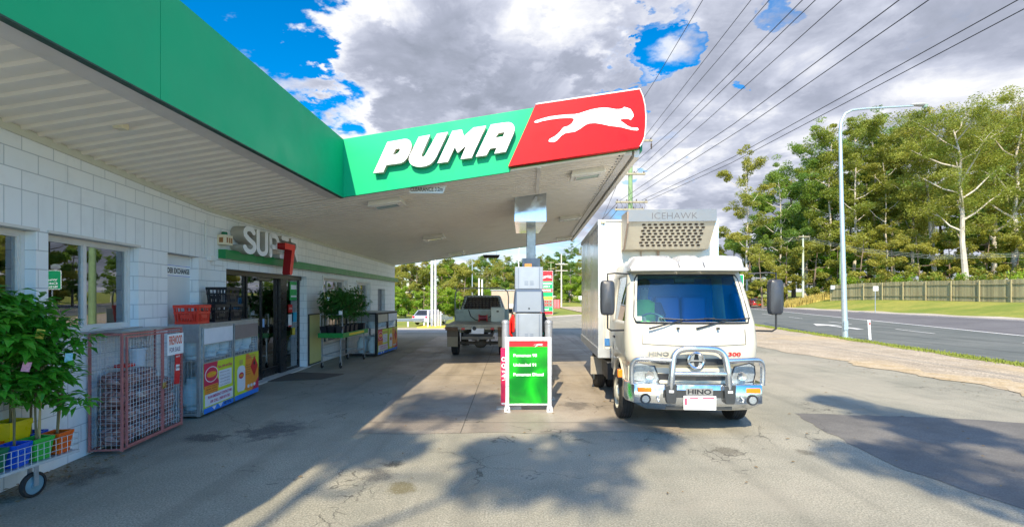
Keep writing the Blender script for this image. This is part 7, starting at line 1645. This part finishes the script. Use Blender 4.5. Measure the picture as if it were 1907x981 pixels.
for px, pt_2, lab in ((797, 578, 'short white bollard left of the tall white posts'), (815.5, 576, 'short white bollard right of the tall white posts'), (820.5, 580, 'short leaning white bollard at the right end of the yellow island')): big_post(px, 36.3 if px > 800 else 35.2, pt_2, lab, .07, WP, 'bollard', 'bollard', 'white bollards on the yellow island')
b = MB(); pts = [(-6.9, 35), (-4.95, 34.7), (-4.7, 35.4), (-4.9, 37), (-6.7, 37.2)]; zz = H(-6, 36); b.prism([(x, y, zz - .05) for x, y in pts], (0, 0, .2)); tag(b.build('kerb_island', mat('kerb_yellow', (.75, .52, .04), .6, var=.3), bevel=.03), 'yellow painted kerb island under the white posts', 'kerb')
big_post(892, 60, 518, 'white flag pole, left of the pair behind the ute', .11, WP, 'flag_pole', 'pole'); big_post(898, 60, 520, 'white flag pole, right of the pair behind the ute', .11, WP, 'flag_pole', 'pole')
big_post(879.5, 75, 487, 'thin grey pole rising behind the ute cab', .09, GALV, 'flag_pole', 'pole')
t = big_post(966, 60, 466, 'white curved arm lamp post seen left of the canopy column', .07, WP); b = MB(); z_ = EYE + (HY - 466) / FPX * 60 - H(.8, 60); b.tube([(0, 0, z_), (.15, 0, z_ + .3), (.5, 0, z_ + .4), (2.0, 0, z_ + .5)], .05, 6); b.build('arm', WP, t)
gr = thing('guard_rail', 'low grey guard rail behind the silver sedan', 'guard rail')
def rail(pts, par):
    b = MB(); rr_ = []
    for x, y in pts:
        z = H(x, y); rr_.append([Vector((x, y - .02 * s, z + h)) for h, s in ((.42, 0), (.47, 3), (.53, 0), (.57, 0), (.63, 3), (.70, 0), (.70, -1), (.42, -1))])
    b.loft(rr_); b.build('rail', GALV, par)
    for i in range(len(pts) - 1):
        for t_ in (.1, .6): p = Vector(pts[i]).lerp(Vector(pts[i + 1]), t_); b = MB(); z = H(p.x, p.y); b.box(p.x, p.y + .1, z + .3, .14, .12, .8); b.build('post', WP, par)
rail([(-16, 44), (-14, 44), (-11.3, 44), (-8.6, 45.5), (-6, 49)], gr)
sh_ = thing('storage_shed', 'small tan rendered box building half hidden behind the ute', 'building', (-.42, 31, H(-.4, 31)))
b = MB(); b.b2(-.9, .9, 0, 2.5, 0, 2.35); b.build('wall', mat('shed_tan', (.46, .36, .27), .8, var=.2, scale=2), sh_); b = MB(); b.b2(-.95, .95, -.05, 2.55, 2.351, 2.42); b.build('roof', GALV, sh_); b = MB(); b.b2(.25, .5, -.03, -.001, 1.25, 1.5); b.build('meter_box', WHITE, sh_)
rs_ = thing('red_kiosk', 'small red panelled kiosk on the grass beyond the price sign', 'kiosk', (P(1037, 560, 80).x, 80, H(6.5, 80))); b = MB(); b.b2(-.5, .5, 0, .9, 0, 1.45); b.build('body', mat('kiosk_red', (.45, .06, .07), .6), rs_); b = MB()
for k in range(4): b.b2(-.45 + k * .24, -.43 + k * .24, -.02, -.002, .05, 1.4)
b.build('batten', LETTER, rs_)
small_sign(1082, 105, 551, 'small white sign before the trees at the truck side', 1.0, .8)

# fallen leaves and grit
b = MB(); rl = random.Random(44)
for _ in range(420):
    q = rl.random()
    if q < .45: x, y = -4.75 + abs(rl.gauss(0, .3)), rl.uniform(3.6, 5.5)
    elif q < .7: x, y = rl.uniform(8.2, 9.6), rl.uniform(5, 14)
    else: x, y = rl.uniform(-3.5, 6), rl.uniform(4.2, 12)
    l = rl.uniform(.012, .035); a = rl.random() * 6.3; u_ = Vector((cos(a), sin(a), 0)); v_ = Vector((-sin(a), cos(a), 0))
    p = Vector((x, y, .018)); b.add([p - u_ * l, p + v_ * l * .4 + Vector((0, 0, .006)), p + u_ * l, p - v_ * l * .4], [(0, 1, 2, 3)])
tag(b.build('leaf_litter', mat('leaf_litter_brown', (.22, .15, .07), .8, var=.6, scale=9), fix=False), 'scattered small dry leaves lying on the forecourt', 'leaves', kind='stuff')

# conduit and small fittings on the shop wall
cn = thing('wall_conduit', 'thin white conduit running down the block wall beside the recess', 'conduit')
b = MB(); b.tube([WN(sN(.2), 3.1, .018), WN(sN(.2), 2.52, .018)], .012, 8); b.build('pipe', WHITE, cn, smooth=True)
b = MB(); b.tube([WN(sN(.02), 2.47, .02), WN(sN(.02), 2.36, .02), WF(fy(8.75), 2.36, .02)], .008, 6); b.build('cable', WHITE, cn, smooth=True)
